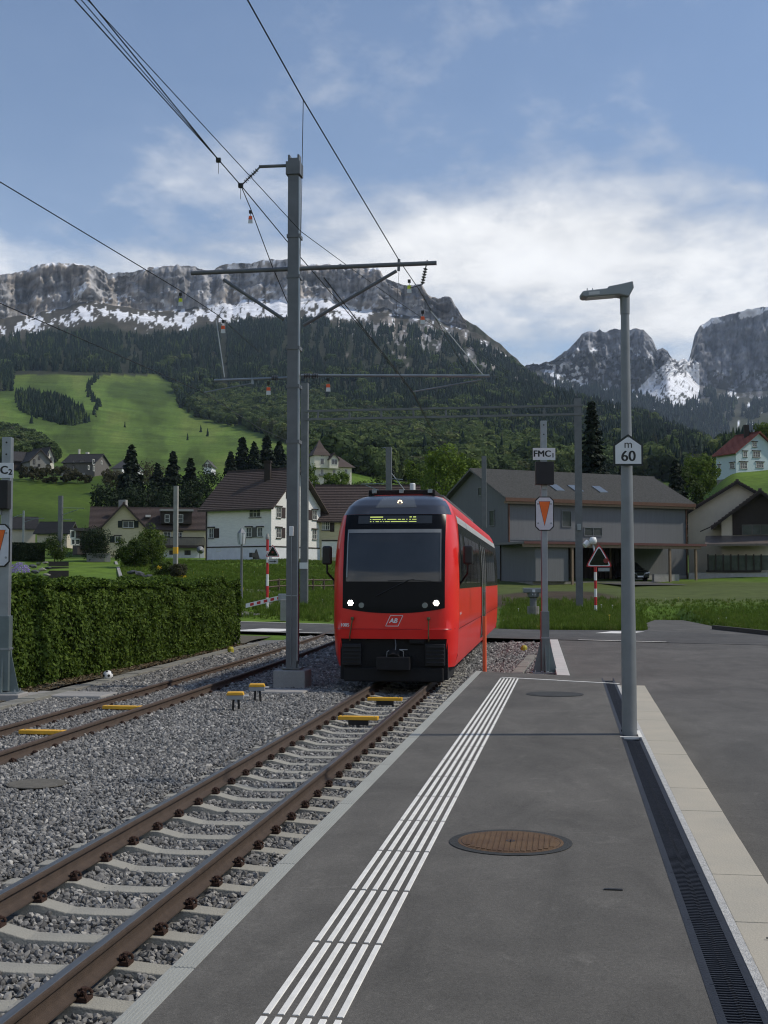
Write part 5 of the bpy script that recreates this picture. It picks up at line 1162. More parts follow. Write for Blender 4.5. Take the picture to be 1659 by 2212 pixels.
# barrier
bp_ = at(618, 1335, 62.); bp_[2] = gz_(bp_[0], bp_[1]); hz_ = at(612, 1291, 62)
t = thing('crossing_barrier', 'red and white barrier boom with grey drive post left of the mast', 'barrier', bp_)
MB().obox((bp_[0], bp_[1], bp_[2]), CR, CB, -.28, .28, -.2, .2, 0, hz_[2] - bp_[2] - .1).build('drive_post', conc_m, t, bevel=.02); MB().obox((bp_[0], bp_[1], hz_[2]), CR, CB, -.4, .35, -.15, .15, -.16, .2).build('drive_head', steel_galv, t, bevel=.03)
a = at(531, 1309, 62.); b = at(610, 1290, 62.); d = (b - a)
bm_ = MB().prism([(0, -.10), (0, .12), (1, .12), (1, -.10)], a, d, UZ, CB, -.04, .04).build('boom', white_m, t)
for i in range(5): MB().prism([(.12 + i * .185, -.06), (.12 + i * .185, .08), (.22 + i * .185, .08), (.22 + i * .185, -.06)], a, d, UZ, CB, .04, .046).build('red_patch', red_m, bm_)
# street lantern
lb = at(521, 1330, 70.); lb[2] = gz_(lb[0], lb[1]); z1 = at(521, 1176, 70)[2]; z2 = at(521, 1152, 70)[2]; z3 = at(521, 1140, 70)[2]
t = thing('street_lantern', 'grey street lantern with glass head behind the hedge end', 'lamp', lb)
MB().cyl(lb, (lb[0], lb[1], z1), .09, .06, 10).build('pole', steel_grey, t, smooth=40); MB().cyl((lb[0], lb[1], z1), (lb[0], lb[1], z2), .20, .26, 6).build('glass', M('lantern_glass', (.62, .66, .68), .3), t); MB().cyl((lb[0], lb[1], z2), (lb[0], lb[1], z3), .27, .03, 6).build('cap', steel_light, t)
for i in range(6):
    an = i * math.pi / 3; MB().tube([(lb[0] + .2 * math.cos(an), lb[1] + .2 * math.sin(an), z1), (lb[0] + .265 * math.cos(an), lb[1] + .265 * math.sin(an), z2)], .018, 4).build('bar', steel_grey, t)
# wooden fence in the meadow
f0 = at(576, 1245, 78.); f1 = at(722, 1228, 86.)
t = thing('wooden_fence', 'dark wooden post and rail fence in the meadow beside the mast', 'fence', (f0[0], f0[1], gz_(f0[0], f0[1])))
for i in range(7):
    p = f0 + (f1 - f0) * i / 6; z_ = gz_(p[0], p[1]); MB().box(p[0] - .07, p[0] + .07, p[1] - .07, p[1] + .07, z_ - .2, z_ + .95).build('post', wood_m, t)
for hh_ in (.45, .85):
    P_ = [f0 + (f1 - f0) * i / 6 for i in range(7)]; MB().tube([(p[0], p[1] - .08, gz_(p[0], p[1]) + hh_) for p in P_], .05, 5).build('rail', wood_m, t)
# orange stake, pedestal, ball, axle counters, small bits
op = at(1047, 1447, 23.6); op[2] = -.2; o = MB().cyl(op, (op[0], op[1], at(1046, 1331, 23.6)[2]), .038, n=12).build('orange_stake', orange_m, None, smooth=40); tag(o, 'orange marker stake standing at the platform end beside the train', 'stake')
pb = at(1152, 1332, 62.); pb[2] = gz_(pb[0], pb[1]) - .1; t = thing('pedestal', 'grey mechanical pedestal with flat head behind the signal post', 'pedestal', pb)
MB().cyl(pb, pb + UZ * .75, .30, n=14).build('foot', conc_dark, t); MB().cyl(pb + UZ * .75, pb + UZ * 1.15, .17, n=12).build('shaft', steel_grey, t); MB().lathe([(.17, 1.15), (.28, 1.22), (.30, 1.45)], 14, pb).build('collar', steel_grey, t)
hdp = MB().obox(pb, CR, CB, -.5, .5, -.25, .25, 1.42, 1.66).build('head', steel_light, t, bevel=.03); MB().obox(pb, CR, CB, -.07, .07, .25, .28, 1.3, 1.58).build('label', white_m, hdp)
def axle(x, y, label):
    t = thing('axle_counter_box', label, 'box', (x, y, -.15), R(12), 'yellow lidded boxes in the gravel')
    MB().prism([(-.15, .27), (.15, .27), (.13, .325), (-.13, .325)], (0, 0, 0), UX, UZ, UY, -.10, .10).build('lid', yellow_m, t, world=False, bevel=.012); MB().box(-.145, .145, -.095, .095, .20, .27).build('box', M('box_grey', (.34, .35, .35), .6) if 'box_grey' not in bpy.data.materials else bpy.data.materials['box_grey'], t, world=False, bevel=.008)
    MB().box(.14, .22, -.05, .02, .25, .27).build('tab', white_m, t, world=False)
    for x_ in (-.03, .05): MB().tube([(x_, 0, .2), (x_ * 1.2, -.01, .1), (x_ * 1.5, 0, -.08)], .022, 6).build('cable', black_m, t, world=False)
axle(-5.55, 20.3, 'yellow lidded box in the gravel, the nearer one'); axle(-5.6, 21.95, 'yellow lidded box in the gravel beside the mast footing')
p = atz(615, 1492, -.10); o = MB().box(p[0] - .45, p[0] + .45, p[1] - .35, p[1] + .35, -.2, -.085).build('concrete_cover', conc_m, None, bevel=.03); tag(o, 'flat pale concrete cover in the gravel before the mast footing', 'cover')
p = atz(150, 1498, -.10); o = MB().box(p[0] - .85, p[0] + .8, p[1] - .45, p[1] + .45, -.2, -.095).build('concrete_cover', conc_m, None, bevel=.03); tag(o, 'long flat concrete cover between hedge foot and siding', 'cover')
bc = atz(233, 1459, -.02); t = thing('football', 'small white and black ball lying at the hedge foot', 'ball', bc)
import bmesh
bm = bmesh.new(); bmesh.ops.create_icosphere(bm, subdivisions=3, radius=.11); me = bpy.data.meshes.new('ball_skin'); bm.to_mesh(me); bm.free(); me.materials.append(white_m); me.shade_smooth(); o = link(bpy.data.objects.new('ball_skin', me)); o.parent = t
for i in range(12):
    k_ = (1 + 5 ** .5) / 2; vs_ = [(0, 1, k_), (0, -1, k_), (0, 1, -k_), (0, -1, -k_), (1, k_, 0), (-1, k_, 0), (1, -k_, 0), (-1, -k_, 0), (k_, 0, 1), (-k_, 0, 1), (k_, 0, -1), (-k_, 0, -1)][i]
    d = np.array(vs_) / np.linalg.norm(vs_); MB().cyl(d * .104, d * .1125, .034, .030, 5).build('black_patch', black_pl, t, world=False)
for u_, v_, Yd, lab in ((498, 1404, 33., 'yellow marker stone at the hedge end'), (1132, 1401, 37., 'yellow marker knob on the trough beyond the platform')):
    p = atz(u_, v_, -.06); o = MB().lathe([(.10, -.1), (.10, .04), (.06, .10)], 10, p).build('marker_stone', M('faded_yellow', (.40, .36, .04), .7) if 'faded_yellow' not in bpy.data.materials else bpy.data.materials['faded_yellow'], None); tag(o, lab, 'marker')
# ------------------------------------------------------------------ houses
def frame_at(u):                                            # right and towards-camera directions seen along the azimuth of u
    a = azim(u); return np.array([math.cos(a), math.sin(a), 0]), np.array([math.sin(a), -math.cos(a), 0])
def onwall(u, v, O, N):
    d = ray(u, v); k_ = ((np.array(O) - CAM) @ N) / (d @ N); return CAM + d * k_
frame_w = M('window_frame_white', (.62, .62, .58), .6); pane_m = M('window_pane', (.030, .033, .036), .08, 0, .6, .7, spec=.6, col2=(.10, .105, .11)); dark_trim = M('dark_brown_trim', (.030, .022, .018), .8)
shut_m = M('shutter_brown', (.035, .022, .020), .8); shut_g = M('shutter_green', (.012, .020, .014), .8)
wall_white = M('shingle_white', (.74, .73, .70), .85, 0, .08, 2, .35, 14, stretch=(1, 1, 5)); wall_base = M('plaster_white', (.66, .67, .70), .9, 0, .08, 2, .1, 30); wall_yel = M('shingle_cream', (.56, .50, .32), .85, 0, .08, 2, .35, 14, stretch=(1, 1, 5))
wall_cream = M('plaster_cream', (.56, .50, .40), .9, 0, .07, 1.2, .1, 30); wall_grey = M('boards_grey', (.142, .147, .154), .8, 0, .10, 3, .4, 8, stretch=(5, 5, .15)); wall_villa = M('plaster_villa', (.66, .62, .52), .9, 0, .1, 1.5)
tile_br = M('tile_brown', (.070, .050, .044), .85, 0, .28, 5, .5, 12); tile_gr = M('tile_grey', (.105, .104, .102), .8, 0, .22, 5, .5, 12); tile_dk = M('tile_dark', (.045, .043, .045), .85, 0, .2, 4, .4, 12); tile_red = M('tile_red', (.16, .040, .030), .85, 0, .2, 4, .4, 12)
wood_dk = M('wood_dark', (.026, .018, .014), .8, 0, .2, 4, .3, 20); wood_new = M('wood_fresh', (.20, .145, .095), .75, 0, .15, 5, .2, 30); wood_weath = M('wood_weathered', (.125, .115, .105), .9, 0, .2, 3, .4, 10, stretch=(4, 4, .3)); copper = M('copper_gutter', (.13, .070, .048), .5, .5)
def win(par, O, D, N, a0, a1, z0, z1, nx=2, ny=2, fm=None, head=None, fw_=.07, pane=None):
    fm = fm or frame_w; q = MB(); O = np.array(O, float)
    q.obox(O, D, N, a0 - fw_, a0, .002, .07, z0 - fw_, z1 + fw_).obox(O, D, N, a1, a1 + fw_, .002, .07, z0 - fw_, z1 + fw_).obox(O, D, N, a0, a1, .002, .07, z0 - fw_, z0).obox(O, D, N, a0, a1, .002, .07, z1, z1 + fw_)
    o = q.build('window', fm, par); MB().obox(O, D, N, a0, a1, .003, .02, z0, z1).build('pane', pane or pane_m, o); b = MB()
    for i in range(1, nx): c = a0 + (a1 - a0) * i / nx; b.obox(O, D, N, c - .025, c + .025, .021, .06, z0, z1)
    for i in range(1, ny): c = z0 + (z1 - z0) * i / ny; b.obox(O, D, N, a0, a1, .021, .045, c - .015, c + .015)
    if b.V: b.build('glazing_bars', fm, o)
    if head: MB().obox(O, D, N, a0 - .22, a1 + .22, .002, .16, z1 + fw_, z1 + fw_ + .12).build('lintel', head, o); MB().obox(O, D, N, a0 - .12, a1 + .12, .002, .12, z0 - fw_ - .06, z0 - fw_).build('sill', head, o)
    return o
def winp(par, O, D, N, u0, v0, u1, v1, **k):
    p = onwall(u0, v1, O, N); q = onwall(u1, v0, O, N); O_ = np.array([O[0], O[1], 0.]); a0 = (p - O_) @ D; a1 = (q - O_) @ D
    return win(par, O_, D, N, a0, a1, p[2], q[2], **k)
def boxp(par, name, mat, O, D, N, u0, v0, u1, v1, n0=.0, n1=.05):
    p = onwall(u0, v1, O, N); q = onwall(u1, v0, O, N); O_ = np.array([O[0], O[1], 0.]); return MB().obox(O_, D, N, (p - O_) @ D, (q - O_) @ D, n0 + .002, n1, p[2], q[2]).build(name, mat, par)
def slope(mb_, O, D, N, w0, w1, n_e, z_e, n_r, z_r, cs, th=.12):
    """one roof slope in stepped tile courses from eave (n_e,z_e) to ridge (n_r,z_r), between w0 and w1 along D"""
    P_ = [(n_e, z_e - th)]
    for i in range(cs):
        f0, f1 = i / cs, (i + 1) / cs; lift = .10
        P_ += [(n_e + (n_r - n_e) * f0, z_e + (z_r - z_e) * f0 + lift), (n_e + (n_r - n_e) * f1, z_e + (z_r - z_e) * f1 + .005)]
    P_ += [(n_r, z_r - th)]
    return mb_.prism(P_, O, N, UZ, D, w0, w1)
def gable(t, O, D, N, Wd, Dp, ze, rise, along, wm, rm, over=.5, cs=18, zb=None, trim=None, wall_name='wall'):
    """block with O at the front left foot; along='D': ridge parallel to the front, 'N': gable in front"""
    O = np.array(O, float); zb = 0 if zb is None else zb; O0 = np.array([O[0], O[1], 0.]); z0 = O[2]; q = MB()
    if along == 'D': q.prism([(0, z0), (-Dp, z0), (-Dp, ze), (-Dp / 2, ze + rise), (0, ze)], O0, N, UZ, D, 0, Wd)
    else: q.prism([(0, z0), (Wd, z0), (Wd, ze), (Wd / 2, ze + rise), (0, ze)], O0, D, UZ, N, -Dp, 0)
    w = q.build(wall_name, wm, t); q = MB()
    if along == 'D':
        k_ = rise / (Dp / 2); e_ = .02
        slope(q, O0 + UZ * .10, D, N, -over, Wd + over, over, ze - k_ * over, -Dp / 2, ze + rise, cs); slope(q, O0 + UZ * .10, D, N, -over, Wd + over, -Dp - over, ze - k_ * over, -Dp / 2, ze + rise, cs)
        rf = q.build('roof', rm, t); MB().obox(O0 + UZ * (ze + rise), D, N, -over, Wd + over, -Dp / 2 - .14, -Dp / 2 + .14, .08, .22).build('ridge_cap', rm, rf)
    else:
        k_ = rise / (Wd / 2)
        slope(q, O0 + UZ * .10, N, D, -Dp - over, over, -over, ze - k_ * over, Wd / 2, ze + rise, cs); slope(q, O0 + UZ * .10, N, D, -Dp - over, over, Wd + over, ze - k_ * over, Wd / 2, ze + rise, cs)
        rf = q.build('roof', rm, t); MB().obox(O0 + UZ * (ze + rise), N, D, -Dp - over, over, Wd / 2 - .14, Wd / 2 + .14, .08, .22).build('ridge_cap', rm, rf)
        if trim:
            b = MB()
            for sg in (0, 1):
                xa, xb = (-over, Wd / 2) if sg == 0 else (Wd + over, Wd / 2)
                b.prism([(xa, ze - k_ * over - .22), (xa, ze - k_ * over + .02), (xb, ze + rise + .02), (xb, ze + rise - .22)], O0, D, UZ, N, over - .02, over + .06)
            b.build('bargeboard', trim, rf)
    return w, rf
def gnd(p): return float(Hz(p[0], p[1]))
# ---- white house beside the mast
cr, cb = frame_at(585.5); th = R(35); Dw = cr * math.cos(th) + cb * math.sin(th); Nw = cb * math.cos(th) - cr * math.sin(th)
Cn = atd(585.5, 1212, 128.); Cn[2] = 3.9; Lw, Gw = 8.4, 9.4; Ow = Cn - Dw * Lw
wh = thing('white_house', 'white shingled house with brown tiled roof and shuttered windows behind the mast', 'house', Ow)
gable(wh, Ow, Dw, Nw, Lw, Gw, 10.0, 4.0, 'D', wall_white, tile_br, .7, 22)
for Oz, Dz, Nz, Lz in ((Ow, Dw, Nw, Lw), (Cn, -Nw, Dw, Gw)):
    MB().obox((Oz[0], Oz[1], 0), Dz, Nz, -.02 if Dz is Dw else .05, Lz + (.0 if Dz is Dw else .02), .003, .06, 3.4, 5.55).build('plinth', wall_base, wh); MB().obox((Oz[0], Oz[1], 0), Dz, Nz, -.05 if Dz is Dw else .07, Lz + .03, .003, .10, 5.551, 5.68).build('band', dark_trim, wh)
z2 = lambda a, b: ((450 + a / 3.687) / 1.085, (1000 + b / 3.687) / 1.085)
def wz2(O, D, N, x0, y0, x1, y1, **k): return winp(wh, O, D, N, *z2(x0, y0), *z2(x1, y1), head=dark_trim, **k)
wz2(Ow, Dw, Nw, 500, 700, 592, 780, nx=3); wz2(Ow, Dw, Nw, 152, 880, 185, 960); wz2(Ow, Dw, Nw, 475, 875, 512, 950); wz2(Ow, Dw, Nw, 573, 875, 608, 945); boxp(wh, 'shutter', shut_m, Ow, Dw, Nw, *z2(190, 878), *z2(235, 962)); boxp(wh, 'shutter', M('shutter_grey', (.10, .10, .09), .8), Ow, Dw, Nw, *z2(520, 870), *z2(560, 958))
winp(wh, Ow, Dw, Nw, *z2(218, 1052), *z2(246, 1076), nx=1, ny=1)
Dg, Ng = -Nw, Dw
wz2(Cn, Dg, Ng, 730, 700, 764, 780); wz2(Cn, Dg, Ng, 730, 880, 764, 956); wz2(Cn, Dg, Ng, 1042, 727, 1074, 800); wz2(Cn, Dg, Ng, 1042, 895, 1072, 968)
for r_ in ((770, 700, 806, 788), (770, 875, 804, 960), (1004, 722, 1038, 804), (812, 540, 830, 622), (990, 556, 1003, 632)): boxp(wh, 'shutter', shut_m, Cn, Dg, Ng, *z2(*r_[:2]), *z2(*r_[2:]))
p = Ow + Dw * 5.6 - Nw * 3.3; MB().box(p[0] - .32, p[0] + .32, p[1] - .3, p[1] + .3, 12, 14.7).box(p[0] - .40, p[0] + .40, p[1] - .38, p[1] + .38, 14.7, 14.9).build('chimney', wood_dk, wh)
MB().tube([Ow + Nw * .12 + Dw * .05 + UZ * -.5, np.array([Ow[0], Ow[1], 9.9]) + Nw * .12 + Dw * .05], .07, 6).build('downpipe', dark_trim, wh)
# ---- long brown-roofed annex right of the white house
cr, cb = frame_at(740); Oa = atd(688, 1205, 136.); Oa[2] = 3.2; an = thing('annex_house', 'cream annex with long brown roof between white house and train', 'house', Oa)
gable(an, Oa, cr, cb, 11., 9., atd(740, 1120, 136)[2], 3.9, 'D', wall_yel, tile_br, .5, 22)
for r_ in ((1128, 822, 1146, 890), (1156, 822, 1184, 890)): winp(an, Oa, cr, cb, *z2(*r_[:2]), *z2(*r_[2:]), head=dark_trim)
boxp(an, 'shutter', shut_m, Oa, cr, cb, *z2(1192, 830), *z2(1230, 908)); boxp(an, 'plinth', wall_white, Oa, cr, cb, *z2(1120, 990), *z2(1330, 1130)); boxp(an, 'band', dark_trim, Oa, cr, cb, *z2(1120, 980), *z2(1330, 990), 0, .1)
# ---- yellow house with balcony
z3 = lambda a, b: ((200 + a / 5.53) / 1.085, (1100 + b / 5.53) / 1.085)
cr, cb = frame_at(300); Oy = atd(197, 1216, 165.); Oy[2] = 4.3; yh = thing('yellow_house', 'cream yellow house with front gable, dormer and balcony left of the white house', 'house', Oy)
YW = (445 - 197) / 2673 * 165; gable(yh, Oy, cr, cb, YW, 9., atd(300, 1140, 165)[2], 2.9, 'D', wall_yel, tile_br, .4, 18)
Og = atd(220, 1216, 163.6); Og[2] = 4.3; GW = (310 - 220) / 2673 * 163.6; gable(yh, Og, cr, cb, GW, 6., atd(220, 1136, 163.6)[2], 3.0, 'N', wall_yel, tile_br, .5, 16, trim=wood_dk, wall_name='gable_wall')
winp(yh, Og, cr, cb, *z3(492, 675), *z3(622, 752), nx=2, ny=1, head=dark_trim); winp(yh, Og, cr, cb, *z3(390, 870), *z3(450, 948), nx=2, ny=1, head=dark_trim)
for r_ in ((422, 668, 482, 756), (632, 668, 690, 756), (316, 864, 380, 950)): boxp(yh, 'shutter', shut_g, Og, cr, cb, *z3(*r_[:2]), *z3(*r_[2:]))
od = np.array(Oy) + cb * .35
boxp(yh, 'dormer', wood_dk, od, cr, cb, *z3(975, 545), *z3(1380, 705), -3., 0.); boxp(yh, 'dormer_awning', M('awning', (.25, .25, .25), .8), od, cr, cb, *z3(965, 520), *z3(1400, 542), -2.5, .5)
for r_ in ((1035, 592, 1085, 682), (1145, 592, 1192, 682), (1205, 592, 1262, 682)): winp(yh, od, cr, cb, *z3(*r_[:2]), *z3(*r_[2:]), nx=1, ny=2)
winp(yh, Oy, cr, cb, *z3(1020, 815), *z3(1102, 890), nx=2, ny=2, head=dark_trim); boxp(yh, 'door', M('door_grey', (.10, .11, .12), .7), Oy, cr, cb, *z3(1015, 895), *z3(1105, 985), 0, .05); winp(yh, Oy, cr, cb, *z3(1185, 820), *z3(1248, 890), nx=2, ny=2, head=dark_trim)
boxp(yh, 'plinth', wall_base, Oy, cr, cb, *z3(960, 1022), *z3(1540, 1225), 0, .3); ob_ = np.array(Oy) + cb * .3
for r_ in ((1095, 1058, 1135, 1100), (1292, 1058, 1358, 1104)): winp(yh, ob_, cr, cb, *z3(*r_[:2]), *z3(*r_[2:]), nx=2, ny=1, fm=dark_trim)
bal = boxp(yh, 'balcony_floor', wood_dk, Oy, cr, cb, *z3(955, 990), *z3(1535, 1022), 0, 1.5)
p0 = onwall(*z3(955, 990), Oy, cb); p1 = onwall(*z3(1535, 990), Oy, cb); Lb = np.linalg.norm((p1 - p0)[:2])
for i in range(46): a = Lb * i / 45; MB().obox(p0, cr, cb, a - .05, a + .05, 1.42, 1.46, 0, 1.05).build('baluster', wood_weath, bal)
MB().obox(p0, cr, cb, 0, Lb, 1.38, 1.48, 1.05, 1.15).build('handrail', wood_dk, bal)
p = onwall(*z3(815, 612), Oy, cb) - cb * 2; MB().obox(p, cr, cb, -.35, .35, -.6, .6, 0, .3).build('skylight', frame_w, yh)
p = atd(266, 1080, 168); MB().box(p[0] - .5, p[0] + .5, p[1] - .4, p[1] + .4, p[2] - 2.5, p[2]).build('chimney', conc_m, yh)
dp = atd(*z3(1488, 1048), 150.); t = thing('satellite_dish', 'pale satellite dish beside the downpipe of the white house', 'dish', dp); MB().lathe([(0, 0), (.28, .03), (.48, .10)], 18).build('bowl', steel_light, t, smooth=True, world=False); t.rotation_euler = (R(75), 0, R(35))
MB().tube([(0, 0, 0), (.1, -.2, .45)], .03, 5).build('feed_arm', black_pl, t, world=False); MB().tube([(0, 0, -.05), (0, -.2, -.2), (.0, -1.6, -.5)], .05, 6).build('stand', steel_grey, t, world=False)
# ---- small houses at the left edge
def simple(name, label, u0, u1, v_b, v_e, v_r, dist, along, wm, rm, dep, yawoff=0, cs=12, zadd=-.6, wins=(), over=.4, trim=None):
    cr_, cb_ = frame_at((u0 + u1) / 2); c_, s_ = math.cos(yawoff), math.sin(yawoff); D = cr_ * c_ + cb_ * s_; N = cb_ * c_ - cr_ * s_
    O = atd(u0, v_b, dist); wd = (u1 - u0) / F * dist / max(.3, c_); ze = atd(u0, v_e, dist)[2]; zr = atd(u0, v_r, dist)[2]; O[2] += zadd
    t = thing(name, label, 'house', O); gable(t, O, D, N, wd, dep, ze, zr - ze, along, wm, rm, over, cs, trim=trim)
    for (a, b_, c, d) in wins: winp(t, O, D, N, a, b_, c, d, nx=1, ny=1, fw_=.1, fm=dark_trim)
    return t, O, D, N, wd, ze
zy = lambda a, b: (a / 5.53 / 1.085, (980 + b / 5.53) / 1.085)
simple('small_house', 'low cream house with dark roof at the left edge behind the clipped hedge', 20, 74, 1172, 1141, 1116, 152, 'D', wall_cream, tile_dk, 8)
t, O, D, N, wd, ze = simple('small_house', 'low cream house with dark roof and white gable behind the garden shrub', 80, 142, 1172, 1151, 1128, 146, 'D', wall_cream, tile_dk, 6, R(12))
winp(t, O + D * wd, -N, D, 149, 1147, 154, 1154, nx=1, ny=1)
t, O, D, N, wd, ze = simple('garden_shed', 'small brown shed with white windows beside the yellow house', 167, 206, 1186, 1146, 1143, 140, 'D', M('shed_wall', (.075, .06, .055), .9), tile_dk, 4, R(-8))
for r_ in ((922, 1465, 965, 1545), (930, 1575, 965, 1635), (982, 1575, 1025, 1635)): winp(t, O, D, N, *zy(*r_[:2]), *zy(*r_[2:]), nx=1, ny=1, fw_=.12)
# ---- houses on the hill
t, O, D, N, wd, ze = simple('hill_farmhouse', 'grey gabled farmhouse on the hill at the far left', 65, 107, 1012, 993, 970, 292, 'N', M('render_grey', (.22, .215, .20), .9), tile_dk, 11, R(-18), zadd=-3, trim=wood_dk, wins=((72.5, 993, 75.5, 1002), (83, 987, 86, 992), (83, 1003, 86, 1007), (73, 1009, 82, 1017)))
simple('hill_farmhouse', 'dark low farm wing on the hill left of the grey gable', 27, 66, 1013, 994, 972, 296, 'D', wood_dk, tile_dk, 9, R(-18), zadd=-3)
simple('hill_farmhouse', 'white gabled house on the hill just behind the grey gable', 96, 116, 1008, 990, 966, 305, 'N', wall_villa, tile_dk, 8, R(-30), zadd=-4, wins=((102, 978, 105, 985), (109, 989, 112, 995)))
t, O, D, N, wd, ze = simple('hill_barn', 'large weathered brown barn house on the hill with stone base', 136, 202, 1046, 999, 979, 284, 'D', wood_weath, tile_dk, 8.5, R(24), zadd=-3)
for r_ in ((820, 555, 845, 590), (940, 545, 965, 590), (940, 620, 965, 675), (1030, 548, 1100, 565), (1010, 800, 1100, 860)): winp(t, O, D, N, *zy(*r_[:2]), *zy(*r_[2:]), nx=1, ny=1, fm=wood_dk, fw_=.1)
Cg = O + D * wd
for r_ in ((1200, 540, 1220, 595), (1140, 620, 1155, 660), (1205, 625, 1222, 680), (1310, 560, 1325, 590)): winp(t, Cg, -N, D, *zy(*r_[:2]), *zy(*r_[2:]), nx=1, ny=1, fw_=.1)
MB().obox((Cg[0], Cg[1], 0), -N, D, 0, 3., .004, .3, O[2], atd(205, 1033, 284)[2]).build('stone_base', wall_villa, t); boxp(t, 'stone_base', conc_m, O, D, N, *zy(790, 710), *zy(1105, 860), 0, .25)
MB().box(*(lambda p: (p[0] - .2, p[0] + .2, p[1] - .2, p[1] + .2, p[2] - 4, p[2] + .5))(atd(171, 975, 289))).build('chimney', wall_villa, t); MB().box(*(lambda p: (p[0] - .35, p[0] + .35, p[1] - .3, p[1] + .3, p[2] - 4, p[2]))(atd(189, 977, 289))).build('chimney', wall_villa, t)
simple('hill_house', 'pale blue and white house on the hill beside the spruce', 243, 263, 1032, 1012, 992, 292, 'D', wall_base, tile_gr, 9, R(35), zadd=-3)
simple('hill_house', 'tiny white house among the dark trees on the slope', 440, 456, 1012, 1004, 995, 326, 'N', wall_base, tile_gr, 7, R(10), zadd=-1.5, wins=((442, 1003, 446, 1009), (450, 1003, 454, 1009)))
simple('meadow_chalet', 'tiny white chalet with dark roof high on the green meadow', 76, 89, 931, 926, 919, 845, 'N', wall_villa, tile_dk, 8, R(-20), zadd=-3, cs=4); simple('meadow_chalet', 'pale little barn roof on the middle of the meadow', 298, 309, 945, 942, 939, 790, 'D', wall_villa, M('tin_roof', (.5, .5, .5), .5), 6, R(5), zadd=-2, cs=4)
# ---- villa with tower
zv = lambda a, b: ((700 + a / 5.53) / 1.085, (1000 + b / 5.53) / 1.085)
cr, cb = frame_at(715); th = R(18); Dv = cr * math.cos(th) - cb * math.sin(th); Nv = cb * math.cos(th) + cr * math.sin(th)
Ov = atd(683.5, 1052, 318.); vl = thing('villa', 'cream villa with a pointed brown tower roof above the annex', 'house', Ov); Wv = (760 - 683.5) / F * 318 / math.cos(th); ze = atd(683.5, 1007.5, 318)[2]; zb_ = Ov[2] - 4
MB().obox((Ov[0], Ov[1], 0), Dv, Nv, 0, Wv, -9, 0, zb_, ze).build('wall', wall_villa, vl)
O0 = np.array([Ov[0], Ov[1], 0.]); zr_ = atd(720, 984, 322)[2]; V_ = [O0 + Dv * a + Nv * n_ + UZ * z_ for a, n_, z_ in ((-.8, .8, ze), (Wv + .8, .8, ze), (Wv + .8, -9.8, ze), (-.8, -9.8, ze), (2.6, -4.0, zr_), (Wv - 2.2, -4.0, zr_))]
MB().add(V_, [(0, 1, 5, 4), (1, 2, 5), (2, 3, 4, 5), (3, 0, 4), (0, 3, 2, 1)]).build('roof', tile_br, vl)
ot = atd(678.5, 1007, 317.2); Wt = (709 - 678.5) / F * 317 / math.cos(th); zt0, zt1, zt2_ = atd(690, 1010, 317)[2], atd(690, 982, 317)[2], atd(693, 947, 317)[2]; ot0 = np.array([ot[0], ot[1], 0.])
tw = MB().obox(ot0, Dv, Nv, 0, Wt, -Wt, 0.25, zt0, zt1).build('tower_wall', wall_villa, vl); rings = [(1.28, zt1 - .15), (1.0, zt1 + .8), (.62, zt1 + (zt2_ - zt1) * .42), (.30, zt1 + (zt2_ - zt1) * .72), (.02, zt2_)]
q = MB(); V_ = []; cc = ot0 + Dv * Wt / 2 - Nv * (Wt / 2 - .12)
for k_, z_ in rings:
    for a, b in ((-1, 1), (1, 1), (1, -1), (-1, -1)): V_.append(cc + (Dv * a + Nv * b) * k_ * Wt / 2 + UZ * z_)
q.add(V_, [(j * 4 + i, j * 4 + (i + 1) % 4, (j + 1) * 4 + (i + 1) % 4, (j + 1) * 4 + i)[::-1] for j in range(4) for i in range(4)] + [(0, 1, 2, 3)]); q.build('tower_roof', tile_br, vl)
of = ot0 + Nv * .25
for r_ in ((292, 352, 302, 386), (310, 352, 320, 386), (284, 415, 326, 486)): winp(vl, of, Dv, Nv, *zv(*r_[:2]), *zv(*r_[2:]), nx=1, ny=1, fw_=.08)
ogv = atd(*zv(400, 500), 317.4); gw_ = (zv(520, 0)[0] - zv(400, 0)[0]) / F * 317; ogv[2] = ze - .5; gable(vl, ogv, Dv, Nv, gw_, 4., atd(700, 990, 317)[2], 1.3, 'N', wall_villa, tile_br, .3, 6, wall_name='dormer_wall', trim=wood_dk); winp(vl, ogv, Dv, Nv, *zv(428, 425), *zv(500, 488), nx=2, ny=1)
for r_ in ((288, 555, 318, 620), (444, 560, 475, 640), (600, 556, 630, 640), (652, 606, 662, 650)): winp(vl, Ov, Dv, Nv, *zv(*r_[:2]), *zv(*r_[2:]), nx=2, ny=2, fw_=.1)
boxp(vl, 'balcony', conc_m, Ov, Dv, Nv, *zv(262, 615), *zv(345, 640), 0, 1.)
Dl = Nv; 
for uu_ in (130, 168, 205):
    for vv_ in (570, 670): winp(vl, Ov - Nv * 9, Nv, -Dv, *zv(uu_ - 6, vv_), *zv(uu_ + 8, vv_ + 55), nx=1, ny=1, fw_=.1)
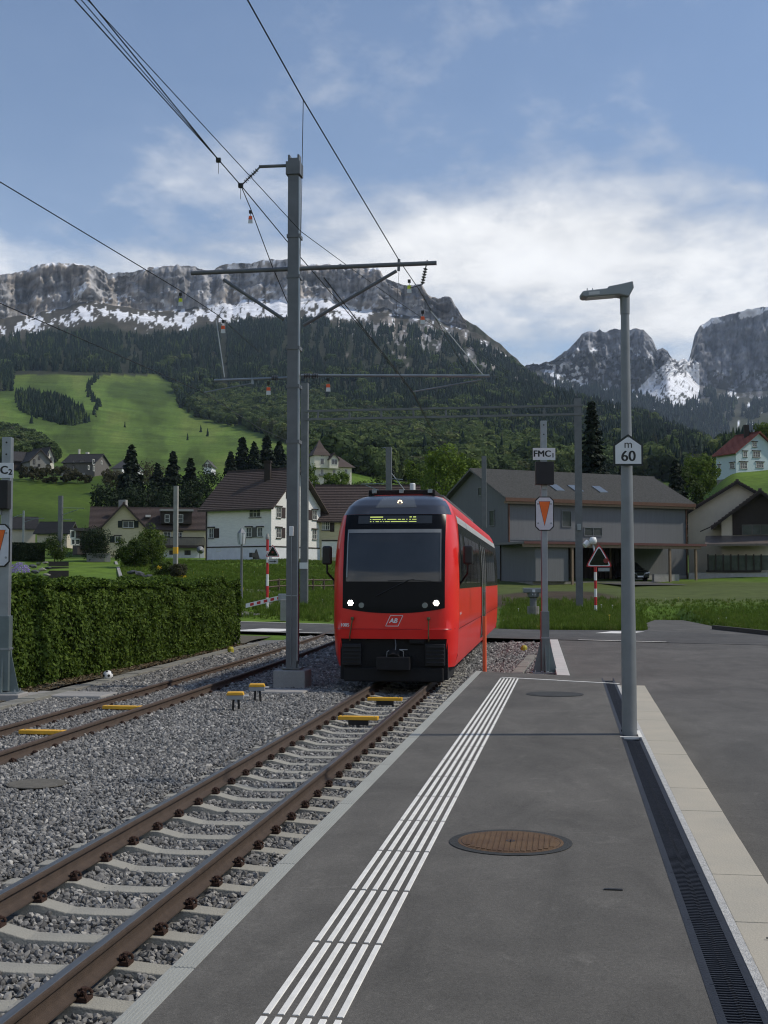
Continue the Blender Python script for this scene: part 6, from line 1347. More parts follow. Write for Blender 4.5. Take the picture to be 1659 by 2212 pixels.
# ---- grey barn with carport
B0 = atd(1097, 1245, 105.5); B1 = atd(1486, 1251, 114.); B0[2] = B1[2] = 1.7; Db = (B1 - B0); Wb = np.linalg.norm(Db[:2]); Db = Db / np.linalg.norm(Db); Nb = np.array([Db[1], -Db[0], 0]); zeb = atd(1097, 1072, 105.5)[2]; zrb = 11.9; Dpb = 11.
bn = thing('barn_house', 'big grey boarded house with grey tiled roof behind the signal post', 'house', B0)
gable(bn, B0, Db, Nb, Wb, Dpb, zeb, zrb - zeb, 'D', wall_grey, tile_gr, .55, 26)
MB().obox((B0[0], B0[1], 0), Db, Nb, -.55, Wb + .55, .50, .62, zeb - .42, zeb - .12).build('gutter', copper, bn); MB().obox((B0[0], B0[1], 0), Db, Nb, -.55, Wb + .55, .30, .50, zeb - .62, zeb - .40).build('eave_board', wood_new, bn)
z4 = lambda a, b: ((1100 + a / 2.37) / 1.085, (950 + b / 2.37) / 1.085)
for r_, nx_ in (((515, 590, 563, 672), 1), ((640, 683, 733, 722), 2), ((395, 795, 412, 858), 1)): winp(bn, B0, Db, Nb, *z4(*r_[:2]), *z4(*r_[2:]), nx=nx_, ny=1, fm=steel_grey, fw_=.08)
boxp(bn, 'door', M('door_dark', (.010, .012, .018), .5), B0, Db, Nb, *z4(265, 795), *z4(356, 945), 0, .06); boxp(bn, 'plinth', conc_m, B0, Db, Nb, *z4(218, 945), *z4(1212, 968), -.1, .05); boxp(bn, 'storey_band', steel_grey, B0, Db, Nb, *z4(218, 742), *z4(600, 747), 0, .04)
Og_ = B0 - Nb * Dpb
for r_ in ((52, 457, 68, 500), (115, 585, 140, 668)): winp(bn, Og_, Nb, -Db, *z4(*r_[:2]), *z4(*r_[2:]), nx=1, ny=1, fm=steel_grey, fw_=.08)
MB().obox((B0[0], B0[1], 0), Db, Nb, .06, .16, .02, .12, 2.2, zeb - .4).build('downpipe', copper, bn); MB().obox((B0[0], B0[1], 0), Db, Nb, Wb - .2, Wb - .1, .02, .12, 2.0, zeb - .4).build('downpipe', copper, bn)
rfk = (zrb - zeb) / (Dpb / 2)
for u0 in (455, 560, 695):
    p = onwall(*z4(u0 + 25, 462), B0 - Nb * 2.0, Nb); a = (p - B0) @ Db; q = MB()
    V_ = [np.array([B0[0], B0[1], 0]) + Db * (a + da) - Nb * n_ + UZ * (zeb + rfk * n_ + .24) for da, n_ in ((-.45, 1.2), (.45, 1.2), (.45, 2.5), (-.45, 2.5))]; V2 = [v_ - UZ * .2 for v_ in V_]
    q.add(V_ + V2, [(0, 1, 2, 3), (4, 5, 1, 0), (5, 6, 2, 1), (6, 7, 3, 2), (7, 4, 0, 3)]).build('skylight', M('skylight_glass', (.10, .115, .13), .25, 0, .1, 1, spec=.8) if 'skylight_glass' not in bpy.data.materials else bpy.data.materials['skylight_glass'], bn)
# carport
Oc = B0 + Nb * 0.02; cp_ = thing('carport', 'open carport with flat red edged roof in front of the grey house', 'carport', (B0 + Db * 7 + Nb * 2))
Oq = B0 + Nb * 5.6
def pc(u_, v_): p = onwall(u_, v_, Oq, Nb); return (p - np.array([B0[0], B0[1], 0])) @ Db, p[2]
a0, zr0 = pc(1196, 1178); a1, zr1 = pc(1524, 1178); zr0 = (zr0 + zr1) / 2; Bz = np.array([B0[0], B0[1], 0])
MB().obox(Bz, Db, Nb, a0 - 3, a1, .08, 5.8, zr0, zr0 + .18).build('roof', M('carport_roof', (.16, .15, .15), .7), cp_); MB().obox(Bz, Db, Nb, a0 - 3, a1 - .1, 5.80, 5.86, zr0 + .0, zr0 + .20).build('roof_edge', M('edge_red', (.10, .035, .03), .6), cp_); MB().obox(Bz, Db, Nb, a0 - 3, a1 - .6, 5.55, 5.75, zr0 - .26, zr0).build('beam', wood_new, cp_)
for u_ in (1447, 1503, 1236): a, _ = pc(u_, 1200); MB().obox(Bz, Db, Nb, a - .09, a + .09, 5.5, 5.68, 1.2, zr0 - .26).build('post', wood_new, cp_)
al, _ = pc(1235, 1200); ar, _ = pc(1430, 1200)
MB().obox(Bz, Db, Nb, al - 3.5, ar, .05, .09, 2., zr0).build('dark_back_sheet', wood_dk, cp_); MB().obox(Bz, Db, Nb, al - 3.4, al - .2, .1, 5.4, 2.0, zr0 - .02).build('side_wall', wall_grey, cp_)  # dark sheet across the back of the carport, then its side wall
for i in range(9): MB().obox(Bz, Db, Nb, ar - .2 - i * .55, ar - .06 - i * .55, .6, .75, 1.6, zr0).build('lattice_post', wood_new if i % 3 == 0 else wood_dk, cp_)
MB().obox(Bz, Db, Nb, al - 3.4, ar + .2, .2, 5.0, 1.55, 1.98).build('floor', conc_dark, cp_); MB().obox(Bz, Db, Nb, ar - .3, ar + 2.4, 4.6, 4.9, 1.4, 2.6).build('low_wall', conc_m, cp_)
# dark car in the carport
car_p = onwall(1383, 1251, B0 + Nb * 4.2, Nb); car_p[2] = 1.99
car = thing('parked_car', 'dark grey car parked nose out in the carport', 'car', car_p, math.atan2(Nb[1], Nb[0]) + math.pi / 2 + R(-14)); car_m = M('car_paint', (.022, .024, .028), .22, .4, .05, 2, coat=.5)
secs = [(-.02, .40, .70, .80), (.10, .28, .82, .90), (.55, .25, .95, .92), (1.2, .25, 1.02, .92), (1.75, .25, 1.10, .92), (2.4, .25, 1.12, .92), (3.8, .25, 1.12, .90), (4.4, .3, 1.05, .86)]
q = MB(); V_ = []
for y_, zl, zh, hw in secs: V_ += [(-hw * .93, y_, zl), (hw * .93, y_, zl), (hw, y_, (zl + zh) / 2), (hw * .94, y_, zh), (0, y_, zh + .04), (-hw * .94, y_, zh), (-hw, y_, (zl + zh) / 2)]
q.add(V_, [(j * 7 + i, j * 7 + (i + 1) % 7, (j + 1) * 7 + (i + 1) % 7, (j + 1) * 7 + i) for j in range(len(secs) - 1) for i in range(7)] + [tuple(range(7))[::-1], tuple(range(len(secs) * 7 - 7, len(secs) * 7))]); q.build('body', car_m, car, smooth=35, world=False)
cab = [(1.25, .86, 1.03, 1.04), (2.1, .66, 1.08, 1.62), (3.3, .66, 1.1, 1.64), (4.2, .74, 1.08, 1.15)]; V_ = []
for y_, hw, zl, zh in cab: V_ += [(-.88, y_, zl), (.88, y_, zl), (hw, y_, zh), (-hw, y_, zh)]
MB().add(V_, [(j * 4 + i, j * 4 + (i + 1) % 4, (j + 1) * 4 + (i + 1) % 4, (j + 1) * 4 + i) for j in range(3) for i in range(4)]).build('cabin_glass', glass_dk, car, world=False)
MB().box(-.62, .62, 2.1, 3.3, 1.63, 1.67).build('roof', car_m, car, world=False, bevel=.02)
for sx in (-1, 1):
    MB().prism([(sx * .45, .66), (sx * .86, .72), (sx * .88, .84), (sx * .50, .76)], (0, 0, 0), UX, UZ, UY, -.06, .25).build('headlight', M('car_lamp', (.55, .57, .6), .2) if 'car_lamp' not in bpy.data.materials else bpy.data.materials['car_lamp'], car, world=False)
    for y_ in (.85, 3.55):
        w_o = MB().cyl((sx * .72, y_, .33), (sx * .93, y_, .33), .33, n=20).build('wheel', black_m, car, world=False); MB().cyl((sx * .925, y_, .33), (sx * .94, y_, .33), .21, n=14).build('rim', steel_galv, w_o, world=False)
    MB().box(sx * .95 - .1, sx * .95 + .1, 1.4, 1.52, 1.0, 1.16).build('mirror', car_m, car, world=False, bevel=.02)
MB().prism([(-.40, .76), (.40, .76), (.30, .50), (-.30, .50)], (0, 0, 0), UX, UZ, UY, -.05, .1).build('grille', black_gl, car, world=False); MB().tube([(-.42, -.06, .77), (-.30, -.07, .50), (.30, -.07, .50), (.42, -.06, .77)], .018, 5).build('grille_trim', steel_galv, car, world=False); MB().box(-.26, .26, -.07, -.03, .36, .47).build('licence_plate', white_m, car, world=False)
# driveway
dvw = MB().add([tuple(B0 + Db * 5 + Nb * .0 + UZ * .36), tuple(B1 + Db * 14 + UZ * .36), tuple(B1 + Db * 14 + Nb * 13 + UZ * -.05), tuple(B0 + Db * 5 + Nb * 9.5 + UZ * .02)], [(0, 3, 2, 1)]).build('driveway', asph_road); tag(dvw, 'asphalt forecourt before the carport', 'driveway', kind='structure')
# ---- beige house at the right edge
z6 = lambda a, b: ((1400 + a / 4.147) / 1.085, (1000 + b / 4.147) / 1.085)
cr, cb = frame_at(1600); Om = atd(1488, 1245, 116.); Om[2] = 1.7; rh = thing('beige_house', 'beige house with wide brown roofs and conservatory at the right edge', 'house', Om); Wm = (1695 - 1488) / F * 116
gable(rh, Om, cr, cb, Wm, 11, atd(1488, 1106, 116)[2], 2.75, 'N', wall_cream, tile_br, .6, 18, trim=wood_dk)
Of = atd(1560, 1245, 113.); Of[2] = 1.7; Wf = (1722 - 1560) / F * 113; gable(rh, Of, cr, cb, Wf, 4.5, atd(1560, 1124, 113)[2], 2.6, 'N', wall_cream, tile_br, .9, 14, trim=wood_dk, wall_name='wing_wall')
zf0 = atd(1583, 1156, 113)[2]; zft = atd(1560, 1124, 113)[2]; Of0 = np.array([Of[0], Of[1], 0]); a0 = (1583 - 1560) / F * 113; k_ = 2.6 / (Wf / 2)
MB().prism([(a0, zf0), (Wf - .5, zf0), (Wf - .5, zft), (Wf / 2, zft + 2.5), (a0, zft + k_ * a0 - .1)], Of0, cr, UZ, cb, .005, .08).build('wood_gable', wood_dk, rh); Ofw = Of0 + cb * .08
for x0, x1 in ((1412, 1498), (1512, 1580), (1592, 1690)): winp(rh, Ofw, cr, cb, *z6(x0, 958), *z6(x1, 1045), nx=1, ny=1, fm=wood_weath, fw_=.06)
MB().tube([onwall(*z6(1000, 1020), Of, cb) + cb * .1, onwall(*z6(1135, 960), Of, cb) + cb * .1, onwall(*z6(1140, 935), Of, cb) + cb * .3], .05, 5).build('downpipe', dark_trim, rh)
cs_ = boxp(rh, 'conservatory_base', wood_dk, Of, cr, cb, *z6(1065, 1395), *z6(1590, 1415), 0, 2.2); oc2 = Of0 + cb * 2.2
MB().prism([(0, atd(1600, 1160, 112)[2]), (2.5, atd(1600, 1180, 112)[2]), (2.5, atd(1600, 1176, 112)[2] + .02), (0, atd(1600, 1156, 112)[2])], onwall(*z6(1055, 1240), Of, cb) * np.array([1, 1, 0]), cb, UZ, cr, 0, 6.).build('conservatory_roof', M('plastic_roof', (.14, .115, .10), .4), rh)
for i in range(8):
    x0 = 1070 + i * 74; boxp(rh, 'conservatory_post', wood_dk, oc2, cr, cb, *z6(x0, 1240), *z6(x0 + 12, 1400), -.1, .02); boxp(rh, 'conservatory_pane', pane_m, oc2, cr, cb, *z6(x0 + 13, 1250), *z6(x0 + 73, 1395), -.06, -.03)
gw = boxp(rh, 'garden_wall', M('garden_wall', (.42, .41, .40), .9), Om + cb * 4, cr, cb, *z6(890, 1418), *z6(1760, 1485), 0, .3)
# ---- pale blue house on the slope at the right
cr, cb = frame_at(1590); th = R(52); Dh = cr * math.cos(th) + cb * math.sin(th); Nh = cb * math.cos(th) - cr * math.sin(th); Ch = atd(1590.4, 1028, 203.); Lh = (1590.4 - 1548) / F * 205 / math.cos(th); Gh = (1684 - 1590.4) / F * 203 / math.sin(th); Oh = Ch - Dh * Lh; Oh[2] = Ch[2] - .3
hh = thing('slope_house', 'pale blue house with red roof on the slope at the right edge', 'house', Oh); wall_blue = M('shingle_pale_blue', (.47, .57, .60), .85, 0, .06, 2, .3, 14, stretch=(1, 1, 5)); zeh = atd(1590, 975, 203)[2]
gable(hh, Oh, Dh, Nh, Lh, Gh, zeh, atd(1636, 938, 207)[2] - zeh, 'D', wall_blue, tile_red, .6, 16)
for r_ in ((1178, 375, 1198, 428), (1293, 352, 1333, 405)): winp(hh, Oh, Dh, Nh, *z6(*r_[:2]), *z6(*r_[2:]), nx=2, ny=2, head=dark_trim)
for r_, nx_ in (((1418, 243, 1452, 290), 2), ((1513, 243, 1578, 293), 3), ((1510, 153, 1546, 193), 2), ((1388, 348, 1452, 403), 3), ((1545, 350, 1612, 392), 3)): winp(hh, Ch, -Nh, Dh, *z6(*r_[:2]), *z6(*r_[2:]), nx=nx_, ny=2, head=dark_trim)
for Oz, Dz, Nz, Lz in ((Oh, Dh, Nh, Lh), (Ch, -Nh, Dh, Gh)): MB().obox((Oz[0], Oz[1], 0), Dz, Nz, .02, Lz - .02, -.25, .0, Oh[2] - 3, Oh[2] + .01).build('stone_base', conc_dark, hh)
p = Oh + Dh * Lh * .62 - Nh * Gh * .42; zc_ = zeh + 3.6; MB().box(p[0] - .4, p[0] + .4, p[1] - .4, p[1] + .4, zc_ - 2, zc_ + 1.2).build('chimney', wood_dk, hh)
simple('roof_neighbour', 'corner of an orange roofed house behind the pale blue house', 1655, 1720, 990, 960, 946, 225, 'D', wall_cream, M('tile_orange', (.25, .08, .04), .85), 8, 0, zadd=-3)
# ------------------------------------------------------------------ vegetation
def ground_hit(u, v):
    d = ray(u, v); h = np.hypot(d[0], d[1]); ts_ = np.linspace(44, 420, 1500) / h; P_ = CAM + d[None] * ts_[:, None]; dz = P_[:, 2] - Hz(P_[:, 0], P_[:, 1]); k_ = np.where(dz < 0)[0]
    return P_[k_[0]] if len(k_) else P_[-1]
def leaf_mesh(name, P, N, size, mat, seed=0, aspect=.6, curl=.5, off=None):
    q = np.random.default_rng(seed); n_ = len(P); N = N / (np.linalg.norm(N, axis=1)[:, None] + 1e-9)
    N = N + q.normal(size=(n_, 3)) * curl; N /= np.linalg.norm(N, axis=1)[:, None] + 1e-9
    t1 = np.cross(N, q.normal(size=(n_, 3))); t1 /= np.linalg.norm(t1, axis=1)[:, None] + 1e-9; t2 = np.cross(N, t1); s_ = (size * q.uniform(.6, 1.4, n_))[:, None]
    V = np.stack([P - t1 * s_, P - t2 * s_ * aspect + N * s_ * .15, P + t1 * s_, P + t2 * s_ * aspect + N * s_ * .15], 1)
    if off is not None: V = V - np.asarray(off)
    Fq = np.arange(n_ * 4).reshape(n_, 4); me = np_mesh(name, V.reshape(-1, 3), Fq, mat)
    a = me.attributes.new('rnd', 'FLOAT', 'POINT'); a.data.foreach_set('value', np.repeat(q.random(n_), 4).astype(np.float32)); return me
def sphere_pts(n_, q): d = q.normal(size=(n_, 3)); return d / np.linalg.norm(d, axis=1)[:, None]
def leafmat(name, a, b, c, tr=.35): return MRand(name, [(0, a), (.5, b), (1, c)], .75, tr, 0, .25, attr='rnd')
hedge_leaf = leafmat('hedge_leaf', (.032, .062, .009), (.070, .122, .016), (.138, .205, .030)); br_leaf = leafmat('spring_leaf', (.048, .082, .011), (.085, .135, .018), (.13, .185, .028)); br_leaf2 = leafmat('bright_leaf', (.07, .12, .012), (.11, .17, .018), (.15, .22, .03)); dk_leaf = leafmat('dark_leaf', (.010, .020, .008), (.017, .032, .011), (.030, .050, .016), .2)
bush_leaf = leafmat('shrub_leaf', (.026, .044, .008), (.048, .078, .013), (.08, .12, .020)); brown_leaf = leafmat('bare_twig_leaf', (.040, .038, .022), (.062, .060, .032), (.085, .085, .040)); needle = leafmat('spruce_needle', (.006, .013, .008), (.011, .021, .011), (.022, .036, .017), .1); fl_pur = leafmat('purple_petal', (.24, .16, .46), (.34, .25, .60), (.44, .36, .68)); fl_yel = leafmat('yellow_petal', (.55, .38, .02), (.70, .52, .03), (.75, .62, .05))
bark = M('bark', (.055, .045, .035), .95, 0, .25, 6, .6, 20)
def broadleaf(u, v_top, base, w_disp, label, mat, seed, n_clump=46, per=95, leaf=.17, name='broadleaf_tree', sx=1., low=.25, group=None):
    q = np.random.default_rng(seed); base = np.array(base, float); D = np.hypot(base[0], base[1]); wr = w_disp / 2 / F * D; zt = atd(u, v_top, D)[2]; H = zt - base[2]
    t = thing(name, label, 'tree' if 'tree' in name else 'shrub', base, 0, group); zc = base[2] + H * (low + 1) / 2; hr = H * (1 - low) / 2
    d = sphere_pts(n_clump, q); rad = q.uniform(.45, .92, n_clump)[:, None]; cc = d * rad * np.array([wr, wr, hr]); cr_ = q.uniform(.22, .40, n_clump) * min(wr, hr)
    Ps = []; Ns = []
    for c, r_ in zip(cc, cr_):
        dd = sphere_pts(per, q); Ps.append(c + dd * r_ * q.uniform(.6, 1.1, (per, 1))); Ns.append(dd + c / (np.linalg.norm(c) + 1e-6) * .4)
    Ps = np.concatenate(Ps) + [0, 0, zc - base[2]]; Ns = np.concatenate(Ns)
    o = link(bpy.data.objects.new('crown', leaf_mesh('crown', Ps, Ns, leaf, mat, seed))); o.parent = t
    b = MB(); tr_ = max(.05, H * .022); b.cyl((0, 0, -.5), (0, 0, H * .5), tr_, tr_ * .6, 8)
    for i in range(9):
        c = cc[i * n_clump // 9]; z0 = H * q.uniform(.25, .5); b.cyl((0, 0, z0), tuple(c * .8 + [0, 0, zc - base[2]]), tr_ * .45, tr_ * .12, 5)
    b.build('trunk', bark, t, world=False); return t
def spruce(u, v_top, base, w_disp, label, seed, levels=34, nb=14, group=None, mat=None):
    q = np.random.default_rng(seed); base = np.array(base, float); D = np.hypot(base[0], base[1]); wr = w_disp / 2 / F * D; H = atd(u, v_top, D)[2] - base[2]; t = thing('spruce_tree', label, 'tree', base, 0, group); Ps = []; Ns = []; b = MB()
    for k_ in range(levels):
        f = (k_ + q.uniform(-.3, .3)) / levels; z0 = H * (.06 + .94 * f); L_ = wr * (1 - f) ** .85 * q.uniform(.8, 1.15) + .12
        for j in range(nb):
            a = 2 * math.pi * (j + q.uniform(-.3, .3)) / nb + k_ * .7; ll = L_ * q.uniform(.65, 1.15); m_ = max(6, int(ll * 16)); s_ = np.linspace(.12, 1, m_)
            rr_ = s_ * ll; zz_ = z0 - .28 * rr_ - .10 * rr_ * s_ + .25 * ll * np.maximum(0, s_ - .75); side = q.normal(size=m_) * .20 * ll * (1.05 - s_ * .7)
            P_ = np.stack([rr_ * math.cos(a) - side * math.sin(a), rr_ * math.sin(a) + side * math.cos(a), zz_ + q.normal(size=m_) * .06], -1); Ps.append(P_); Ns.append(np.tile([math.cos(a) * .5, math.sin(a) * .5, .8], (m_, 1)))
    Ps = np.concatenate(Ps); Ns = np.concatenate(Ns); o = link(bpy.data.objects.new('crown', leaf_mesh('crown', Ps, Ns, max(.22, wr * .11), mat or needle, seed, .55, .45))); o.parent = t
    MB().cyl((0, 0, -.5), (0, 0, H * .98), H * .018, .02, 7).build('trunk', bark, t, world=False); return t
def onz(u, D, dz=0.): p = atd(u, 1200, D); p[2] = gnd(p) + dz; return p
# spruces
spruce(1281, 864, onz(1281, 135), 125, 'tall dark spruce rising behind the grey house roof', 1, 36, 13)
spruce(1462, 994, onz(1462, 150), 100, 'smaller dark spruce between grey house and pale blue house', 2, 26, 12)
for i, (u_, vt, D, w_, lab) in enumerate(((281, 964, 200, 105, 'dark spruce beside the pale hill house above the yellow house'), (372, 976, 205, 95, 'dark spruce above the dormer of the yellow house'), (410, 990, 210, 90, 'dark spruce just left of the white house roof'), (338, 1004, 215, 80, 'dark spruce between the two taller ones above the yellow house'))): spruce(u_, vt, onz(u_, D), w_, lab, 10 + i, 30, 13, 'dark spruces above the yellow house')
for i, (u_, vt, D, w_, lab) in enumerate(((497, 975, 246, 80, 'leftmost dark spruce above the white house roof'), (522, 942, 250, 100, 'tall dark spruce above the white house roof, left of its chimney'), (548, 952, 248, 90, 'dark spruce right behind the chimney of the white house'), (575, 938, 252, 105, 'tallest dark spruce above the white house roof'), (602, 950, 255, 95, 'dark spruce touching the mast above the white house'))): spruce(u_, vt, onz(u_, D), w_, lab, 20 + i, 30, 13, 'dark spruces above the white house')
spruce(846, 996, onz(846, 190), 66, 'narrow dark spruce behind the mast over the train roof', 31, 22, 11)
spruce(895, 992, onz(895, 200), 60, 'narrow dark spruce left of the big green tree', 32, 22, 11)
# broadleaf trees
broadleaf(968, 946, onz(968, 168), 120, 'big light green tree between train roof and grey house', br_leaf2, 41, 70, 110, .20); broadleaf(905, 975, onz(905, 175), 80, 'green tree left of the big one above the train', br_leaf, 42, 46, 90, .18); broadleaf(1025, 985, onz(1025, 160), 70, 'green tree beside the grey house gable', br_leaf, 43, 40, 90, .18)
broadleaf(728, 1018, onz(728, 270), 70, 'bright green tree in front of the cream villa', br_leaf2, 44, 40, 90, .22); broadleaf(800, 1018, onz(800, 225), 76, 'dark green tree right of the villa', bush_leaf, 45, 44, 90, .2); broadleaf(765, 1030, onz(765, 215), 54, 'low green tree between villa and train roof', bush_leaf, 46, 34, 80, .18)
broadleaf(1518, 985, onz(1518, 185), 86, 'rounded green tree left of the pale blue house', br_leaf, 47, 50, 95, .2); broadleaf(1485, 1006, onz(1485, 172), 70, 'low green tree beside the smaller spruce', bush_leaf, 48, 40, 90, .18); broadleaf(1654, 922, onz(1654, 232), 50, 'green tree top at the right edge above the pale blue house', br_leaf, 49, 34, 90, .2)
broadleaf(632, 952, onz(632, 258), 60, 'light green tree between the dark spruces and the mast', br_leaf, 50, 36, 90, .22); broadleaf(690, 1000, onz(668, 245), 44, 'small green tree left of the villa', br_leaf, 59, 30, 80, .2)
for i, (u_, vt, D, w_, lab) in enumerate(((118, 1012, 262, 96, 'brownish bare shrub below the grey gabled farmhouse'), (70, 1015, 266, 80, 'brownish bare shrub under the farm wing at far left'), (165, 1028, 266, 80, 'brownish shrub at the stone base of the hill barn'), (250, 1018, 250, 96, 'brownish green shrub below the pale hill house'), (320, 1000, 232, 96, 'brownish bare tree between the dark spruces'), (450, 1010, 232, 90, 'dull green tree left of the white house ridge'))): broadleaf(u_, vt, onz(u_, D), w_, lab, brown_leaf if i != 5 else dk_leaf, 60 + i, 40, 80, .2, 'bare_shrub', group='brown shrubs on the hill', low=.05)
for i, (u_, vt, D, w_) in enumerate(((235, 1045, 188, 90), (308, 1030, 192, 110), (375, 1036, 190, 110), (428, 1030, 192, 90))): broadleaf(u_, vt, onz(u_, D), w_, ('dark-leaved tree left behind the yellow house gable', 'dark-leaved tree behind the ridge of the yellow house', 'dark-leaved tree behind the dormer of the yellow house', 'dark-leaved tree between yellow house and white house')[i], dk_leaf, 70 + i, 40, 90, .2, group='dark trees behind the yellow house', low=.05)
# garden shrubs
def at_ground(u, v): return ground_hit(u, v)
broadleaf(205, 1142, at_ground(205, 1213), 74, 'dark round clipped bush before the yellow house gable', dk_leaf, 80, 90, 110, .07, 'round_bush', low=.0); broadleaf(290, 1158, at_ground(290, 1226), 92, 'dark feathery shrub in front of the yellow house', bush_leaf, 81, 70, 110, .08, 'garden_shrub', low=.0); broadleaf(328, 1134, at_ground(328, 1222), 66, 'taller lighter green shrub left of the concrete mast', br_leaf, 82, 60, 110, .08, 'garden_shrub', low=.0); broadleaf(118, 1156, at_ground(118, 1214), 66, 'loose green shrub before the low cream house', bush_leaf, 83, 50, 90, .07, 'garden_shrub', low=.0)
broadleaf(352, 1210, at_ground(352, 1245), 70, 'low green flower bed shrub right of the feathery shrub', bush_leaf, 84, 40, 80, .06, 'garden_shrub', low=.0); broadleaf(385, 1216, at_ground(385, 1250), 40, 'reddish low shrub at the foot of the concrete mast', brown_leaf, 85, 30, 70, .06, 'garden_shrub', low=.0)
for u_, v_, w_, mat_, lab, hh_ in ((43, 1238, 44, fl_pur, 'purple flower cushion in the garden at the left edge', 22), (345, 1232, 16, fl_yel, 'small yellow flowers in the garden bed left of the concrete mast', 10), (372, 1240, 12, fl_yel, 'tiny yellow flower tuft in the garden bed', 9), (391, 1250, 26, fl_yel, 'yellow flower cushion just above the hedge', 9)):
    b = at_ground(u_, v_); D = np.hypot(b[0], b[1]); q = np.random.default_rng(int(u_)); n_ = 700; d = sphere_pts(n_, q); d[:, 2] = np.abs(d[:, 2]); P_ = d * np.array([w_ / 2, w_ / 2.5, hh_]) / F * D * q.uniform(.75, 1.05, (n_, 1)); t = thing('flower_cushion', lab, 'flowers', b, 0, 'garden flowers')
    o = link(bpy.data.objects.new('blossoms', leaf_mesh('blossoms', P_, d, .05, mat_, 3))); o.parent = t
def hedge(name, label, O, D, N, L_, Wd, H, n_, leaf, seed, mat, bulge=.12):
    q = np.random.default_rng(seed); O = np.array(O, float); D = np.array(D, float); N = np.array(N, float); t = thing(name, label, 'hedge', O)
    areas = np.array([L_ * H, L_ * Wd, Wd * H, Wd * H, L_ * H * .25]); k_ = q.choice(5, n_, p=areas / areas.sum()); a = q.random(n_); b = q.random(n_); P = np.zeros((n_, 3)); NN = np.zeros((n_, 3))
    for f, (fn, nv) in enumerate(((lambda s_, r_: D * (s_ * L_)[:, None] + UZ * (r_ * H)[:, None], N), (lambda s_, r_: D * (s_ * L_)[:, None] - N * (r_ * Wd)[:, None] + UZ * H, UZ), (lambda s_, r_: -N * (s_ * Wd)[:, None] + UZ * (r_ * H)[:, None], -D), (lambda s_, r_: D * L_ - N * (s_ * Wd)[:, None] + UZ * (r_ * H)[:, None], D), (lambda s_, r_: D * (s_ * L_)[:, None] - N * Wd + UZ * (r_ * H)[:, None], -N))):
        m_ = k_ == f; P[m_] = fn(a[m_], b[m_]); NN[m_] = nv
    s_ = P @ D; zz_ = P[:, 2]; nz = fbm(s_ * 1.4, zz_ * 1.6 + (P @ N) * 1.2, seed, 4) - .5; round_ = -.35 * np.clip((zz_ - H * .82) / (H * .18), 0, 1) ** 2 * (k_ == 0) - .10 * np.clip(1 - zz_ / (H * .25), 0, 1) * (k_ == 0)
    P = P + NN * (nz * bulge * 3 + q.uniform(-.10, .04, n_) + round_)[:, None]
    endr = np.clip((s_ - (L_ - .7)) / .7, 0, 1) ** 2 * .5; P = P - N * (endr * (k_ == 0))[:, None]
    o = link(bpy.data.objects.new('foliage', leaf_mesh('foliage', P, NN + UZ * .4, leaf, mat, seed, .65, .75))); o.parent = t
    MB().obox((0, 0, 0), D, N, .15, L_ - .15, -Wd + .15, -.24, 0, H - .2).build('shade_core', M('hedge_inner_shade', (.014, .018, .007), .95, 0, .4, 9, .6, 25) if 'hedge_inner_shade' not in bpy.data.materials else bpy.data.materials['hedge_inner_shade'], t, world=False); return t  # solid dark box, the shade between the leaves painted in
hx0 = np.array([-10.70, 22.5, -.13]); hx1 = np.array([-10.72, 40.3, -.13]); hx1[0] = -10.85; dh = (hx1 - hx0); Lh_ = np.linalg.norm(dh); dh = dh / Lh_
hedge('hedge', 'long clipped green hedge along the rusty siding', hx0, dh, np.array([dh[1], -dh[0], 0]), Lh_, 1.7, 2.15, 120000, .044, 5, hedge_leaf, .14)
cr, cb = frame_at(50); p = at_ground(20, 1213); p2 = atd(20, 1213, np.hypot(p[0], p[1])); hedge('clipped_hedge', 'short dark clipped hedge in the garden at the left edge', (p[0] - cr[0] * 1.5, p[1] - cr[1] * 1.5, p[2] - .1), cr, cb, 4.9, 1.4, 2.0, 14000, .055, 6, dk_leaf)
# garden shed box, steps, stones
p = at_ground(187, 1214); cr, cb = frame_at(205); D_ = np.hypot(p[0], p[1]); t = thing('garden_box', 'small grey garden shed box under the round bush', 'shed', p); MB().obox(p, cr, cb, 0, 37 / F * D_, -1.2, 0, -.3, 18 / F * D_).build('cabinet', M('box_panel', (.17, .17, .165), .8), t); MB().obox(p, cr, cb, 38 / F * D_, 49 / F * D_, -1., 0, -.3, 17 / F * D_).build('door', M('box_door', (.26, .255, .23), .8), t); MB().obox(p, cr, cb, -.05, 49 / F * D_, -1.3, .08, 18 / F * D_, 18.8 / F * D_).build('lid', conc_m, t)
pa = at_ground(127, 1252); pb_ = at_ground(127, 1217); t = thing('garden_steps', 'dark garden steps climbing the lawn at the left', 'steps', pa); cr, cb = frame_at(127)
for i in range(8):
    f = i / 8; c = pa + (pb_ - pa) * f; w_ = 20 / F * np.hypot(c[0], c[1]); MB().obox(c, cr, cb, -w_, w_, -(np.linalg.norm((pb_ - pa)[:2]) / 8), 0, -.3, (pb_ - pa)[2] / 8 + .10).build('step', M('step_stone', (.030, .028, .024), .9, 0, .3, 3) if i == 0 else bpy.data.materials['step_stone'], t)
rk_m = M('garden_rock', (.22, .21, .19), .9, 0, .3, 2, .5, 8); rk_d = M('garden_rock_dark', (.06, .065, .075), .9, 0, .3, 2, .5, 8)
def rock(u_, v_, s_, m_, lab):
    c = at_ground(u_, v_); me = stone(int(u_ * 7 + v_)).copy(); me.materials.clear(); me.materials.append(m_); o = link(bpy.data.objects.new('garden_rock', me)); o.location = c + UZ * s_ * .2; o.scale = (s_ * .75, s_ * .6, s_ * .5); o.rotation_euler = (.2, .1, u_); tag(o, lab, 'rock', 'garden rocks')
